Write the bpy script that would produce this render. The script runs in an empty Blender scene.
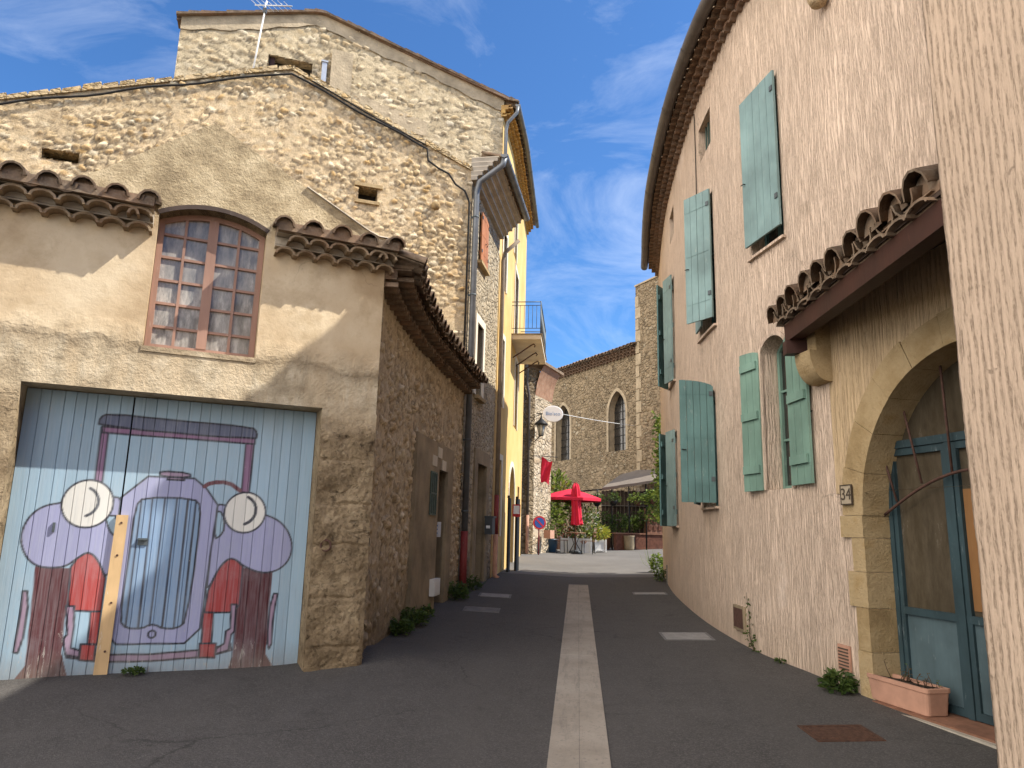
import bpy, math, random
import numpy as np
from mathutils import Vector, Matrix
random.seed(7)
R = math.radians
scene = bpy.context.scene
COL = scene.collection
V = Vector

# ------------------------------------------------------------------ ground shape
def zg(x, y):
    """street surface: climbs 3.2 % and falls gently to a central drain"""
    yy = y if y < 34 else 34 + (y - 34) * 0.1
    yy = max(yy, -14)
    c = 0.03 * min(max(0.0, abs(x) - 0.2), 4.0)
    b = 0.10 * math.exp(-((x + 2.12) ** 2 + (y - 7.5) ** 2) / 0.35)
    return 0.032 * yy + c + b

# ------------------------------------------------------------------ node helpers
class NT:
    def __init__(s, mat):
        mat.use_nodes = True
        s.t = mat.node_tree
        s.t.nodes.clear()
        s.out = s.t.nodes.new('ShaderNodeOutputMaterial')
        s.b = s.t.nodes.new('ShaderNodeBsdfPrincipled')
        s.t.links.new(s.b.outputs[0], s.out.inputs[0])
        s.pos = s.t.nodes.new('ShaderNodeNewGeometry').outputs['Position']
    def set(s, sock, v):
        if isinstance(v, bpy.types.NodeSocket): s.t.links.new(v, sock)
        elif isinstance(v, (tuple, list)):
            sock.default_value = tuple(v) + ((1.0,) if len(sock.default_value) == 4 and len(v) == 3 else ())
        else: sock.default_value = v
    def n(s, typ, ins=None, **props):
        nd = s.t.nodes.new(typ)
        for k, v in props.items(): setattr(nd, k, v)
        for k, v in (ins or {}).items(): s.set(nd.inputs[k], v)
        return nd
    def map(s, vec, sc, rot=(0, 0, 0), loc=(0, 0, 0)):
        return s.n('ShaderNodeMapping', {'Vector': vec, 'Scale': sc, 'Rotation': rot, 'Location': loc}).outputs[0]
    def noise(s, vec, scale, detail=4, rough=0.55, dist=0.0, col=False):
        nd = s.n('ShaderNodeTexNoise', {'Vector': vec, 'Scale': scale, 'Detail': detail, 'Roughness': rough, 'Distortion': dist})
        return nd.outputs[1 if col else 0]
    def vor(s, vec, scale, feature='F1', rnd=1.0):
        return s.n('ShaderNodeTexVoronoi', {'Vector': vec, 'Scale': scale, 'Randomness': rnd}, feature=feature)
    def ramp(s, f, stops, interp='LINEAR'):
        nd = s.n('ShaderNodeValToRGB', {'Fac': f})
        cr = nd.color_ramp; cr.interpolation = interp
        while len(cr.elements) < len(stops): cr.elements.new(0.5)
        for e, (p, c) in zip(cr.elements, stops):
            e.position = p
            e.color = (c, c, c, 1) if isinstance(c, (int, float)) else tuple(c) + (1,)
        return nd.outputs[0]
    def mix(s, f, a, b, blend='MIX'):
        nd = s.n('ShaderNodeMix', data_type='RGBA', blend_type=blend)
        s.set(nd.inputs[0], f); s.set(nd.inputs[6], a); s.set(nd.inputs[7], b)
        return nd.outputs[2]
    def m(s, op, a, b=None, c=None, clamp=False):
        nd = s.n('ShaderNodeMath', operation=op, use_clamp=clamp)
        s.set(nd.inputs[0], a)
        if b is not None: s.set(nd.inputs[1], b)
        if c is not None: s.set(nd.inputs[2], c)
        return nd.outputs[0]
    def add(s, a, b, k=1.0):
        nd = s.n('ShaderNodeVectorMath', operation='MULTIPLY_ADD')
        s.set(nd.inputs[0], b); nd.inputs[1].default_value = (k, k, k); s.set(nd.inputs[2], a)
        return nd.outputs[0]
    def z(s):
        return s.n('ShaderNodeSeparateXYZ', {0: s.pos}).outputs[2]
    def band(s, v, a, b):
        """0 at a -> 1 at b"""
        return s.n('ShaderNodeMapRange', {'Value': v, 'From Min': a, 'From Max': b}, clamp=True).outputs[0]
    def bump(s, h, strength, dist, prev=None):
        nd = s.n('ShaderNodeBump', {'Height': h, 'Strength': strength, 'Distance': dist})
        if prev is not None: s.set(nd.inputs['Normal'], prev)
        return nd.outputs[0]
    def fin(s, col, rough=0.9, normal=None, spec=0.3, metal=0.0):
        s.set(s.b.inputs['Base Color'], col); s.set(s.b.inputs['Roughness'], rough)
        s.set(s.b.inputs['Specular IOR Level'], spec); s.set(s.b.inputs['Metallic'], metal)
        if normal is not None: s.set(s.b.inputs['Normal'], normal)

MATS = {}
def mat(name, fn):
    m = bpy.data.materials.new(name)
    fn(NT(m)); MATS[name] = m
    return m

def simple(name, col, rough=0.7, var=0.25, scale=6.0, bump=0.3, bscale=40., bdist=0.004, metal=0.0, spec=0.3, stretch=(1, 1, 1)):
    def f(t):
        v = t.map(t.pos, stretch)
        a = t.noise(v, scale, 5, 0.6)
        c = t.mix(t.ramp(a, [(0.3, 0), (0.75, 1)]), tuple(x * (1 - var) for x in col), tuple(min(1, x * (1 + var * 0.7)) for x in col))
        t.fin(c, rough, t.bump(t.noise(v, bscale, 4), bump, bdist), spec, metal)
    return mat(name, f)

# ---- masonry and render
def rubble(name, pal, mortar, scale=5.0, zk=1.75, mort_w=0.07, bd=0.05, stain=0.5, seed=0., zdark=None, dirt=(0.09, 0.075, 0.055)):
    def f(t):
        p = t.map(t.pos, (1, 1, zk), loc=(seed, seed * 1.7, 0))
        p = t.add(p, t.noise(t.pos, 1.9, 3, col=True), 0.30)
        p = t.add(p, t.noise(t.pos, 11., 3, col=True), 0.055)
        sel = t.ramp(t.noise(t.pos, 1.3, 3), [(0.46, 0), (0.54, 1)])
        def layer(sc):
            v = t.vor(p, sc, 'F1', 0.9)
            e = t.vor(p, sc, 'DISTANCE_TO_EDGE', 0.9).outputs['Distance']
            return v.outputs['Distance'], e, v.outputs['Color']
        f1, e1, c1 = layer(scale); f2, e2, c2 = layer(scale * 1.75)
        fd = t.mix(sel, f1, f2); ed = t.mix(sel, e1, e2); cc = t.mix(sel, c1, c2)
        sp = t.n('ShaderNodeSeparateColor', {0: cc})
        fine = t.noise(t.pos, 30., 6, 0.72)
        # rounded outline: far from the cell centre or near its edge is mortar
        ro = t.m('MINIMUM', t.m('SUBTRACT', 0.64, fd), t.m('MULTIPLY', ed, 1.5))
        ro = t.m('ADD', ro, t.m('MULTIPLY', t.m('SUBTRACT', fine, 0.5), 0.16))
        mask = t.ramp(ro, [(mort_w * 0.4, 0), (mort_w * 1.6, 1)])
        buried = t.ramp(t.m('ADD', sp.outputs[1], t.m('MULTIPLY', t.noise(t.pos, 1.1, 4), 0.7)), [(0.50, 0), (0.80, 1)])
        stone = t.ramp(sp.outputs[0], pal)
        stone = t.mix(t.ramp(fine, [(0.35, 0.65), (0.60, 0)]), stone, tuple(x * 0.55 for x in pal[1][1]))
        mo = t.mix(t.noise(t.pos, 13., 6, 0.75), tuple(x * 0.55 for x in mortar), tuple(min(1, x * 1.25) for x in mortar))
        c = t.mix(t.m('MULTIPLY', mask, t.m('MULTIPLY_ADD', buried, 0.6, 0.4)), mo, stone)
        # dark open joints here and there
        gap = t.m('MULTIPLY', t.ramp(ro, [(0.0, 1), (mort_w * 0.9, 0)]), t.ramp(t.noise(t.pos, 3.3, 4), [(0.50, 0), (0.66, 0.8)]))
        c = t.mix(gap, c, tuple(x * 0.22 for x in mortar))
        st = t.ramp(t.noise(t.map(t.pos, (1, 1, 0.5)), 0.75, 6, 0.65), [(0.42, 0), (0.72, stain)])
        c = t.mix(st, c, t.mix(0.55, c, dirt))
        if zdark:
            k = t.band(t.m('ADD', t.z(), t.m('MULTIPLY', t.m('SUBTRACT', t.noise(t.pos, 1.6, 5, 0.6), 0.5), 1.6)), zdark, zdark - 0.9)
            c = t.mix(t.m('MULTIPLY', k, 0.75), c, dirt)
        dome = t.ramp(ro, [(0.0, 0), (mort_w * 1.5, 0.62), (0.30, 0.9), (0.5, 1)])
        h = t.m('MULTIPLY', dome, t.m('MULTIPLY_ADD', buried, 0.75, 0.3))
        h = t.m('ADD', h, t.m('MULTIPLY', sp.outputs[2], t.m('MULTIPLY', mask, 0.45)))
        h = t.m('ADD', h, t.m('MULTIPLY', fine, 0.45))
        h = t.m('SUBTRACT', h, t.m('MULTIPLY', gap, 0.5))
        t.fin(c, 0.95, t.bump(h, 1.0, bd), 0.12)
    return mat(name, f)

rubble('rubble_gold', [(0.0, (0.36, 0.23, 0.10)), (0.25, (0.55, 0.40, 0.205)), (0.5, (0.67, 0.53, 0.32)), (0.72, (0.54, 0.335, 0.125)), (1.0, (0.76, 0.665, 0.475))],
       (0.58, 0.44, 0.26), 6.4, 1.75, 0.085, 0.06, 0.30)
rubble('rubble_pale', [(0.0, (0.48, 0.36, 0.21)), (0.3, (0.64, 0.52, 0.34)), (0.6, (0.74, 0.63, 0.45)), (0.85, (0.55, 0.41, 0.23)), (1.0, (0.78, 0.70, 0.53))],
       (0.64, 0.54, 0.37), 5.6, 2.2, 0.10, 0.05, 0.28, 3.1)
rubble('rubble_side', [(0.0, (0.38, 0.275, 0.165)), (0.3, (0.54, 0.41, 0.255)), (0.6, (0.64, 0.51, 0.34)), (0.85, (0.44, 0.31, 0.18)), (1.0, (0.70, 0.60, 0.43))],
       (0.50, 0.385, 0.245), 6.2, 1.4, 0.11, 0.05, 0.35, 7.7, 1.3, (0.06, 0.048, 0.036))
rubble('rubble_street', [(0.0, (0.40, 0.31, 0.20)), (0.3, (0.52, 0.43, 0.29)), (0.6, (0.62, 0.53, 0.38)), (1.0, (0.66, 0.59, 0.46))],
       (0.50, 0.42, 0.30), 6.0, 1.4, 0.09, 0.05, 0.4, 2.2, 1.4)
rubble('rubble_church', [(0.0, (0.27, 0.20, 0.115)), (0.3, (0.38, 0.295, 0.185)), (0.6, (0.46, 0.37, 0.25)), (0.85, (0.29, 0.215, 0.125)), (1.0, (0.60, 0.53, 0.40))],
       (0.37, 0.285, 0.185), 4.0, 1.6, 0.10, 0.08, 0.4, 5.3)
rubble('rubble_corner_lit', [(0.0, (0.46, 0.34, 0.22)), (0.35, (0.58, 0.46, 0.31)), (0.7, (0.68, 0.57, 0.42)), (1.0, (0.72, 0.62, 0.48))],
       (0.56, 0.46, 0.33), 3.6, 1.6, 0.08, 0.06, 0.3, 9.3)

def f_garage(t):
    z = t.z()
    zw = t.m('ADD', z, t.m('MULTIPLY', t.m('SUBTRACT', t.noise(t.pos, 1.7, 5, 0.6), 0.5), 0.45))
    big = t.noise(t.pos, 1.1, 6, 0.6)
    mid = t.noise(t.pos, 5., 6, 0.65)
    fine = t.noise(t.pos, 38., 5, 0.7)
    cream = t.ramp(big, [(0.30, (0.40, 0.295, 0.18)), (0.45, (0.54, 0.425, 0.28)), (0.60, (0.62, 0.515, 0.36)), (0.75, (0.47, 0.36, 0.225))])
    cream = t.mix(t.ramp(t.noise(t.pos, 2.4, 6, 0.7), [(0.50, 0), (0.66, 0.5)]), cream, (0.38, 0.28, 0.165))
    grey = t.ramp(mid, [(0.28, (0.22, 0.175, 0.115)), (0.48, (0.40, 0.335, 0.235)), (0.68, (0.64, 0.56, 0.42))])
    pier = t.ramp(t.noise(t.pos, 3.2, 6, 0.68), [(0.26, (0.12, 0.088, 0.055)), (0.42, (0.26, 0.195, 0.12)), (0.55, (0.37, 0.285, 0.18)), (0.68, (0.46, 0.365, 0.24)), (0.80, (0.46, 0.30, 0.12))])
    # lintel zone, grey and streaky
    streak = t.noise(t.map(t.pos, (7, 7, 0.9)), 1.0, 5, 0.6)
    lint = t.m('MULTIPLY', t.band(zw, 3.32, 3.08), t.band(zw, 2.35, 2.75))
    c = t.mix(t.m('MULTIPLY', lint, t.ramp(streak, [(0.35, 0.25), (0.62, 0.95)])), cream, grey)
    # gable above the eaves
    gb = t.band(zw, 4.25, 4.55)
    gcol = t.ramp(t.noise(t.pos, 2.2, 8, 0.75), [(0.30, (0.20, 0.155, 0.095)), (0.46, (0.40, 0.32, 0.20)), (0.60, (0.55, 0.455, 0.30)), (0.75, (0.36, 0.285, 0.18))])
    c = t.mix(gb, c, gcol)
    pr = t.band(zw, 2.75, 2.45)
    c = t.mix(pr, c, pier)
    damp = t.band(zw, 0.75, 0.2)
    c = t.mix(t.m('MULTIPLY', damp, 0.45), c, (0.20, 0.14, 0.08))
    # upper coat's ragged edge, its shadow line painted dark, and run-off under the sill
    zr = t.m('ADD', z, t.m('MULTIPLY', t.m('SUBTRACT', t.noise(t.pos, 2.1, 5, 0.6), 0.5), 0.40))
    coat = t.ramp(t.band(zr, 3.10, 3.18), [(0, 0), (1, 1)])
    edge = t.m('MULTIPLY', t.band(zr, 3.02, 3.10), t.band(zr, 3.17, 3.11))
    c = t.mix(t.m('MULTIPLY', edge, 0.5), c, (0.20, 0.155, 0.10))
    # cracks and specks
    crk = t.vor(t.add(t.pos, t.noise(t.pos, 2.2, 4, col=True), 0.7), 0.8, 'DISTANCE_TO_EDGE').outputs['Distance']
    crm = t.ramp(t.noise(t.pos, 0.9, 2), [(0.55, 0), (0.65, 1)])
    c = t.mix(t.m('MULTIPLY', crm, t.ramp(crk, [(0.0, 0.3), (0.006, 0)])), c, (0.16, 0.12, 0.08))
    c = t.mix(t.ramp(fine, [(0.62, 0), (0.75, 0.45)]), c, (0.22, 0.17, 0.11))
    rough_amt = t.m('MAXIMUM', gb, t.m('MULTIPLY', pr, 1.0))
    rough_amt = t.m('MAXIMUM', rough_amt, t.m('MULTIPLY', lint, 0.7))
    h = t.m('ADD', t.m('MULTIPLY', big, 0.6), t.m('MULTIPLY', mid, t.m('MULTIPLY_ADD', rough_amt, 0.8, 0.22)))
    h = t.m('ADD', h, t.m('MULTIPLY', fine, t.m('MULTIPLY_ADD', rough_amt, 0.38, 0.05)))
    h = t.m('ADD', h, t.m('MULTIPLY', coat, 0.35))
    h = t.m('SUBTRACT', h, t.m('MULTIPLY', pr, t.m('MULTIPLY', t.ramp(t.noise(t.map(t.pos, (1.2, 1.2, 3.2)), 1.6, 5, 0.6), [(0.60, 0), (0.66, 1)]), 0.8)))
    h = t.m('SUBTRACT', h, t.m('MULTIPLY', crm, t.ramp(crk, [(0.0, 0.06), (0.008, 0)])))
    rk = t.m('ADD', t.noise(t.pos, 4.5, 7, 0.72), t.m('MULTIPLY', t.noise(t.pos, 17., 6, 0.75), 0.6))
    rk = t.m('MULTIPLY', rk, pr)
    c = t.mix(t.m('MULTIPLY', pr, t.ramp(t.noise(t.pos, 17., 6, 0.75), [(0.34, 0.75), (0.47, 0)])), c, (0.055, 0.04, 0.025))
    t.fin(c, 0.95, t.bump(rk, 0.8, 0.05, t.bump(h, 0.9, 0.05)), 0.12)
mat('plaster_garage', f_garage)

def f_crepi(scale_h, scale_v, base, dark, bd, amt, dash=0.5):
    def f(t):
        v = t.add(t.pos, t.noise(t.pos, 2.6, 3, col=True), 0.045)
        a = t.noise(t.map(v, (scale_h, scale_h, scale_v)), 1.0, 3, 0.6, 0.3)
        b = t.noise(t.map(v, (scale_h * 2.2, scale_h * 2.2, scale_v * 9)), 1.0, 4, 0.65)
        fine = t.noise(t.pos, 120., 3, 0.6)
        ribs = t.ramp(a, [(0.38, 0), (0.48, 0.5), (0.60, 1)])
        pit = t.m('MULTIPLY', t.m('SUBTRACT', 1.0, ribs), t.ramp(b, [(0.42, 0), (0.58, 1)]))
        big = t.noise(t.pos, 0.8, 5, 0.6)
        c = t.mix(t.ramp(big, [(0.3, 0), (0.7, 1)]), tuple(x * 0.9 for x in base), tuple(min(1, x * 1.06) for x in base))
        c = t.mix(t.m('MULTIPLY', t.m('SUBTRACT', 1.0, ribs), amt * (1 - dash)), c, dark)
        c = t.mix(t.m('MULTIPLY', pit, amt * 1.3, clamp=True), c, tuple(x * 0.8 for x in dark))
        c = t.mix(t.ramp(fine, [(0.30, 0.35), (0.5, 0)]), c, dark)
        # grey run-off stains
        st = t.noise(t.map(t.pos, (1.6, 1.6, 0.30)), 1.5, 7, 0.68)
        c = t.mix(t.ramp(st, [(0.50, 0), (0.75, 0.5)]), c, tuple(x * 0.62 for x in base))
        blot = t.noise(t.pos, 2.3, 6, 0.7)
        c = t.mix(t.ramp(blot, [(0.62, 0), (0.74, 0.4)]), c, (0.30, 0.225, 0.16))
        dz = t.band(t.m('ADD', t.z(), t.m('MULTIPLY', st, 0.8)), 1.15, 0.45)
        c = t.mix(t.m('MULTIPLY', dz, 0.35), c, (0.36, 0.26, 0.155))
        pv = t.vor(t.add(t.map(t.pos, (1, 1, 0.8)), t.noise(t.pos, 2.5, 5, col=True), 0.55), 0.55, 'F1')
        pc = t.n('ShaderNodeSeparateColor', {0: pv.outputs['Color']}).outputs[0]
        patch = t.m('MULTIPLY', t.ramp(pc, [(0.74, 0), (0.75, 1)]), t.ramp(pv.outputs['Distance'], [(0.34, 1), (0.37, 0)]))
        c = t.mix(t.m('MULTIPLY', patch, 0.45), c, tuple(min(1, x * y) for x, y in zip(base, (0.90, 0.94, 1.0))))
        run = t.noise(t.map(t.pos, (9, 9, 0.45)), 1.2, 5, 0.6)
        c = t.mix(t.m('MULTIPLY', t.ramp(run, [(0.58, 0), (0.70, 0.4)]), t.ramp(t.noise(t.pos, 0.7, 4), [(0.46, 0), (0.60, 1)])), c, (0.33, 0.25, 0.185))
        hair = t.vor(t.add(t.pos, t.noise(t.pos, 3., 5, col=True), 0.6), 0.5, 'DISTANCE_TO_EDGE').outputs['Distance']
        hr = t.m('MULTIPLY', t.ramp(hair, [(0.0, 1), (0.004, 0)]), t.ramp(t.noise(t.pos, 0.6, 2), [(0.55, 0), (0.62, 0.6)]))
        c = t.mix(hr, c, (0.22, 0.155, 0.11))
        h = t.m('ADD', ribs, t.m('MULTIPLY', b, 0.5))
        h = t.m('MULTIPLY', h, t.m('MULTIPLY_ADD', patch, -0.5, 1.0))
        h = t.m('ADD', t.m('SUBTRACT', h, t.m('MULTIPLY', pit, 0.4)), t.m('MULTIPLY', fine, 0.25))
        t.fin(c, 0.95, t.bump(h, 1.0, bd), 0.12)
    return f
mat('crepi_pink', f_crepi(48., 3.0, (0.80, 0.635, 0.50), (0.56, 0.42, 0.315), 0.012, 0.42, 0.4))
def f_near(t):
    base, dark = (0.58, 0.445, 0.335), (0.34, 0.25, 0.175)
    v = t.add(t.pos, t.noise(t.map(t.pos, (1, 1, 0.6)), 2.2, 4, col=True), 0.035)
    dt = t.n('ShaderNodeVectorMath', operation='DOT_PRODUCT'); t.set(dt.inputs[0], v); dt.inputs[1].default_value = (-0.26, 0.966, 0)
    w = t.m('SINE', t.m('MULTIPLY', dt.outputs['Value'], 6.2832 / 0.048))
    ribs = t.m('MULTIPLY_ADD', w, 0.5, 0.5)
    a = t.noise(t.map(v, (50, 50, 6.0)), 1.0, 4, 0.65)
    b = t.noise(t.map(t.pos, (70, 70, 32)), 1.0, 4, 0.65)
    fine = t.noise(t.pos, 150., 3, 0.6)
    ribs = t.ramp(t.m('ADD', t.m('MULTIPLY', ribs, 0.20), t.m('MULTIPLY', a, 0.90)), [(0.36, 0), (0.52, 0.7), (0.70, 1)])
    gro = t.m('SUBTRACT', 1.0, ribs)
    pit = t.m('MULTIPLY', gro, t.ramp(b, [(0.44, 0), (0.56, 1)]))
    big = t.noise(t.pos, 0.9, 5, 0.6)
    c = t.mix(t.ramp(big, [(0.3, 0), (0.7, 1)]), tuple(x * 0.92 for x in base), tuple(x * 1.05 for x in base))
    c = t.mix(t.m('MULTIPLY', gro, 0.30), c, dark)
    c = t.mix(t.m('MULTIPLY', pit, 0.60), c, tuple(x * 0.75 for x in dark))
    st = t.noise(t.pos, 1.4, 7, 0.7)
    c = t.mix(t.ramp(st, [(0.58, 0), (0.75, 0.35)]), c, (0.42, 0.32, 0.23))
    ch = t.noise(t.pos, 6.5, 7, 0.75)
    c = t.mix(t.ramp(ch, [(0.66, 0), (0.70, 0.55)]), c, (0.36, 0.27, 0.20))
    run = t.noise(t.map(t.pos, (7, 7, 0.4)), 1.1, 6, 0.65)
    c = t.mix(t.ramp(run, [(0.56, 0), (0.72, 0.35)]), c, (0.42, 0.32, 0.24))
    h = t.m('ADD', t.m('MULTIPLY', ribs, 0.9), t.m('MULTIPLY', b, 0.35))
    h = t.m('SUBTRACT', h, t.m('MULTIPLY', t.ramp(ch, [(0.64, 0), (0.70, 1)]), 0.8))
    h = t.m('ADD', t.m('SUBTRACT', h, t.m('MULTIPLY', pit, 0.4)), t.m('MULTIPLY', fine, 0.3))
    t.fin(c, 0.95, t.bump(h, 1.0, 0.0085), 0.12)
mat('crepi_near', f_near)
mat('crepi_door', f_crepi(40., 1.5, (0.60, 0.45, 0.28), (0.38, 0.27, 0.155), 0.008, 0.4))

def f_yellow(t):
    big = t.noise(t.pos, 0.9, 5, 0.6)
    c = t.ramp(big, [(0.3, (0.56, 0.36, 0.135)), (0.5, (0.65, 0.445, 0.18)), (0.7, (0.70, 0.50, 0.235))])
    st = t.noise(t.map(t.pos, (2, 2, 0.4)), 1.5, 5)
    c = t.mix(t.ramp(st, [(0.55, 0), (0.8, 0.4)]), c, (0.45, 0.32, 0.16))
    t.fin(c, 0.93, t.bump(t.noise(t.pos, 30., 5), 0.5, 0.008), 0.15)
mat('render_yellow', f_yellow)

def f_cut(t):
    p = t.n('ShaderNodeObjectInfo').outputs['Random']
    a = t.m('ADD', t.noise(t.pos, 2.7, 6, 0.65), t.m('MULTIPLY', t.m('SUBTRACT', p, 0.5), 0.22))
    c = t.ramp(a, [(0.25, (0.22, 0.15, 0.075)), (0.45, (0.36, 0.26, 0.135)), (0.6, (0.45, 0.34, 0.195)), (0.8, (0.36, 0.24, 0.10))])
    f = t.noise(t.pos, 40., 5, 0.7)
    c = t.mix(t.ramp(f, [(0.55, 0), (0.75, 0.4)]), c, (0.26, 0.19, 0.11))
    h = t.m('ADD', a, t.m('MULTIPLY', f, 0.5))
    t.fin(c, 0.93, t.bump(h, 0.9, 0.03), 0.12)
mat('cut_stone', f_cut)
simple('concrete_render', (0.30, 0.238, 0.155), 0.92, 0.4, 2.0, 0.6, 26., 0.012)
simple('plaster_band', (0.44, 0.36, 0.245), 0.95, 0.35, 3.0, 0.8, 18., 0.02)
simple('church_trim', (0.40, 0.325, 0.22), 0.95, 0.3, 4.0, 0.7, 18., 0.02)
simple('plaster_pale', (0.60, 0.53, 0.42), 0.92, 0.15, 3.0, 0.4, 30., 0.006)
simple('surround_white', (0.70, 0.64, 0.52), 0.9, 0.12, 4.0, 0.3, 30., 0.004)
simple('soffit', (0.42, 0.37, 0.30), 0.95, 0.3, 4., 0.5, 25., 0.01)
simple('soffit_ochre', (0.55, 0.36, 0.12), 0.95, 0.3, 4., 0.5, 25., 0.01)

def f_tile(c0, c1, c2):
    def f(t):
        a = t.noise(t.pos, 5.5, 6, 0.7)
        b = t.noise(t.pos, 22., 5, 0.7)
        c = t.ramp(a, [(0.28, c0), (0.5, c1), (0.75, c2)])
        c = t.mix(t.ramp(b, [(0.52, 0), (0.68, 0.6)]), c, (0.22, 0.20, 0.16))
        c = t.mix(t.ramp(t.noise(t.pos, 3.1, 2), [(0.52, 0), (0.60, 0.35)]), c, (0.26, 0.15, 0.09))
        c = t.mix(t.ramp(t.noise(t.pos, 48., 4, 0.7), [(0.62, 0), (0.70, 0.6)]), c, (0.34, 0.31, 0.22))
        t.fin(c, 0.93, t.bump(b, 0.7, 0.010), 0.2)
    return f
mat('tile_old', f_tile((0.095, 0.070, 0.050), (0.20, 0.145, 0.100), (0.34, 0.235, 0.155)))
mat('tile_genoise', f_tile((0.13, 0.095, 0.062), (0.27, 0.20, 0.13), (0.42, 0.31, 0.20)))
mat('tile_brown', f_tile((0.10, 0.065, 0.045), (0.20, 0.135, 0.095), (0.30, 0.20, 0.14)))
mat('tile_ochre', f_tile((0.34, 0.20, 0.06), (0.50, 0.31, 0.10), (0.60, 0.40, 0.15)))
mat('tile_terra', f_tile((0.22, 0.12, 0.07), (0.34, 0.19, 0.12), (0.42, 0.28, 0.18)))

# ---- painted wood, doors
def painted(name, col, wear=(0.45, 0.42, 0.36), amt=0.25, var=0.18, rough=0.6):
    def f(t):
        v = t.map(t.pos, (14, 14, 1.3))
        g = t.noise(v, 1.5, 5, 0.6)
        big = t.noise(t.pos, 1.6, 4)
        c = t.mix(t.ramp(big, [(0.3, 0), (0.7, 1)]), tuple(x * (1 - var) for x in col), tuple(x * (1 + var) for x in col))
        c = t.mix(t.ramp(g, [(0.3, 0.3), (0.5, 0)]), c, tuple(x * 0.6 for x in col))
        w = t.noise(t.map(t.pos, (10, 10, 2.5)), 2.2, 7, 0.75)
        c = t.mix(t.ramp(w, [(0.60, 0), (0.70, amt * 2)]), c, wear)
        t.fin(c, rough, t.bump(t.m('ADD', g, t.m('MULTIPLY', w, 0.4)), 0.4, 0.006), 0.35)
    return mat(name, f)
painted('shutter_teal', (0.20, 0.305, 0.305), (0.38, 0.42, 0.38), 0.30, 0.28)
painted('shutter_deep', (0.105, 0.205, 0.20), (0.38, 0.42, 0.38), 0.30, 0.28)
painted('shutter_green', (0.175, 0.29, 0.235), (0.38, 0.42, 0.38), 0.30, 0.28)
painted('door_panel', (0.070, 0.108, 0.122), (0.18, 0.22, 0.23), 0.5, 0.4)
painted('door_blue', (0.030, 0.056, 0.066), (0.16, 0.20, 0.21), 0.45, 0.4)
painted('wood_red', (0.040, 0.013, 0.008), (0.13, 0.05, 0.03), 0.25, 0.35)
painted('wood_orange', (0.42, 0.17, 0.07), (0.5, 0.3, 0.18))
painted('wood_dark', (0.055, 0.035, 0.025))
painted('wood_grey', (0.20, 0.18, 0.15))
painted('frame_salmon', (0.33, 0.195, 0.145), (0.5, 0.38, 0.3), 0.3)
painted('door_brown', (0.24, 0.12, 0.045), (0.3, 0.18, 0.09))
painted('batten_tan', (0.58, 0.40, 0.21), (0.62, 0.55, 0.45), 0.5, 0.2, 0.8)
painted('paint_white', (0.74, 0.73, 0.70), (0.5, 0.47, 0.4), 0.25)
painted('pipe_red', (0.20, 0.030, 0.030), (0.3, 0.2, 0.16), 0.3)
painted('board_black', (0.014, 0.012, 0.010), (0.05, 0.04, 0.03), 0.1)

def f_mural(t):
    at = t.n('ShaderNodeAttribute', attribute_name='paint')
    c = at.outputs['Color']
    big = t.noise(t.map(t.pos, (3, 3, 1.2)), 1.6, 6, 0.65)
    c = t.mix(t.ramp(big, [(0.3, 0.28), (0.6, 0)]), c, t.mix(0.5, c, (0.30, 0.33, 0.36)))
    br = t.noise(t.map(t.pos, (60, 60, 3.0)), 1.0, 4, 0.6)
    c = t.mix(t.ramp(br, [(0.42, 0), (0.66, 0.14)]), c, (0.50, 0.54, 0.57))
    c = t.mix(t.ramp(t.noise(t.pos, 2.1, 6, 0.7), [(0.50, 0), (0.72, 0.16)]), c, (0.50, 0.54, 0.56))
    w = t.noise(t.map(t.pos, (9, 9, 2.2)), 2.5, 7, 0.75)
    zb = t.band(t.z(), 0.85, 0.35)
    chip = t.ramp(t.m('ADD', w, t.m('MULTIPLY', zb, 0.10)), [(0.665, 0), (0.71, 0.7)])
    c = t.mix(chip, c, (0.46, 0.44, 0.40))
    g = t.noise(t.map(t.pos, (22, 22, 1.2)), 2.0, 5, 0.6)
    c = t.mix(t.ramp(g, [(0.30, 0.3), (0.45, 0)]), c, t.mix(0.5, c, (0.12, 0.14, 0.16)))
    dirt = t.m('MULTIPLY', t.band(t.m('ADD', t.z(), t.m('MULTIPLY', w, 0.3)), 0.68, 0.42), 0.5)
    c = t.mix(dirt, c, (0.20, 0.16, 0.12))
    t.fin(c, 0.7, t.bump(t.m('ADD', g, t.m('MULTIPLY', w, 0.3)), 0.35, 0.006), 0.3)
mat('door_mural', f_mural)

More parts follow.
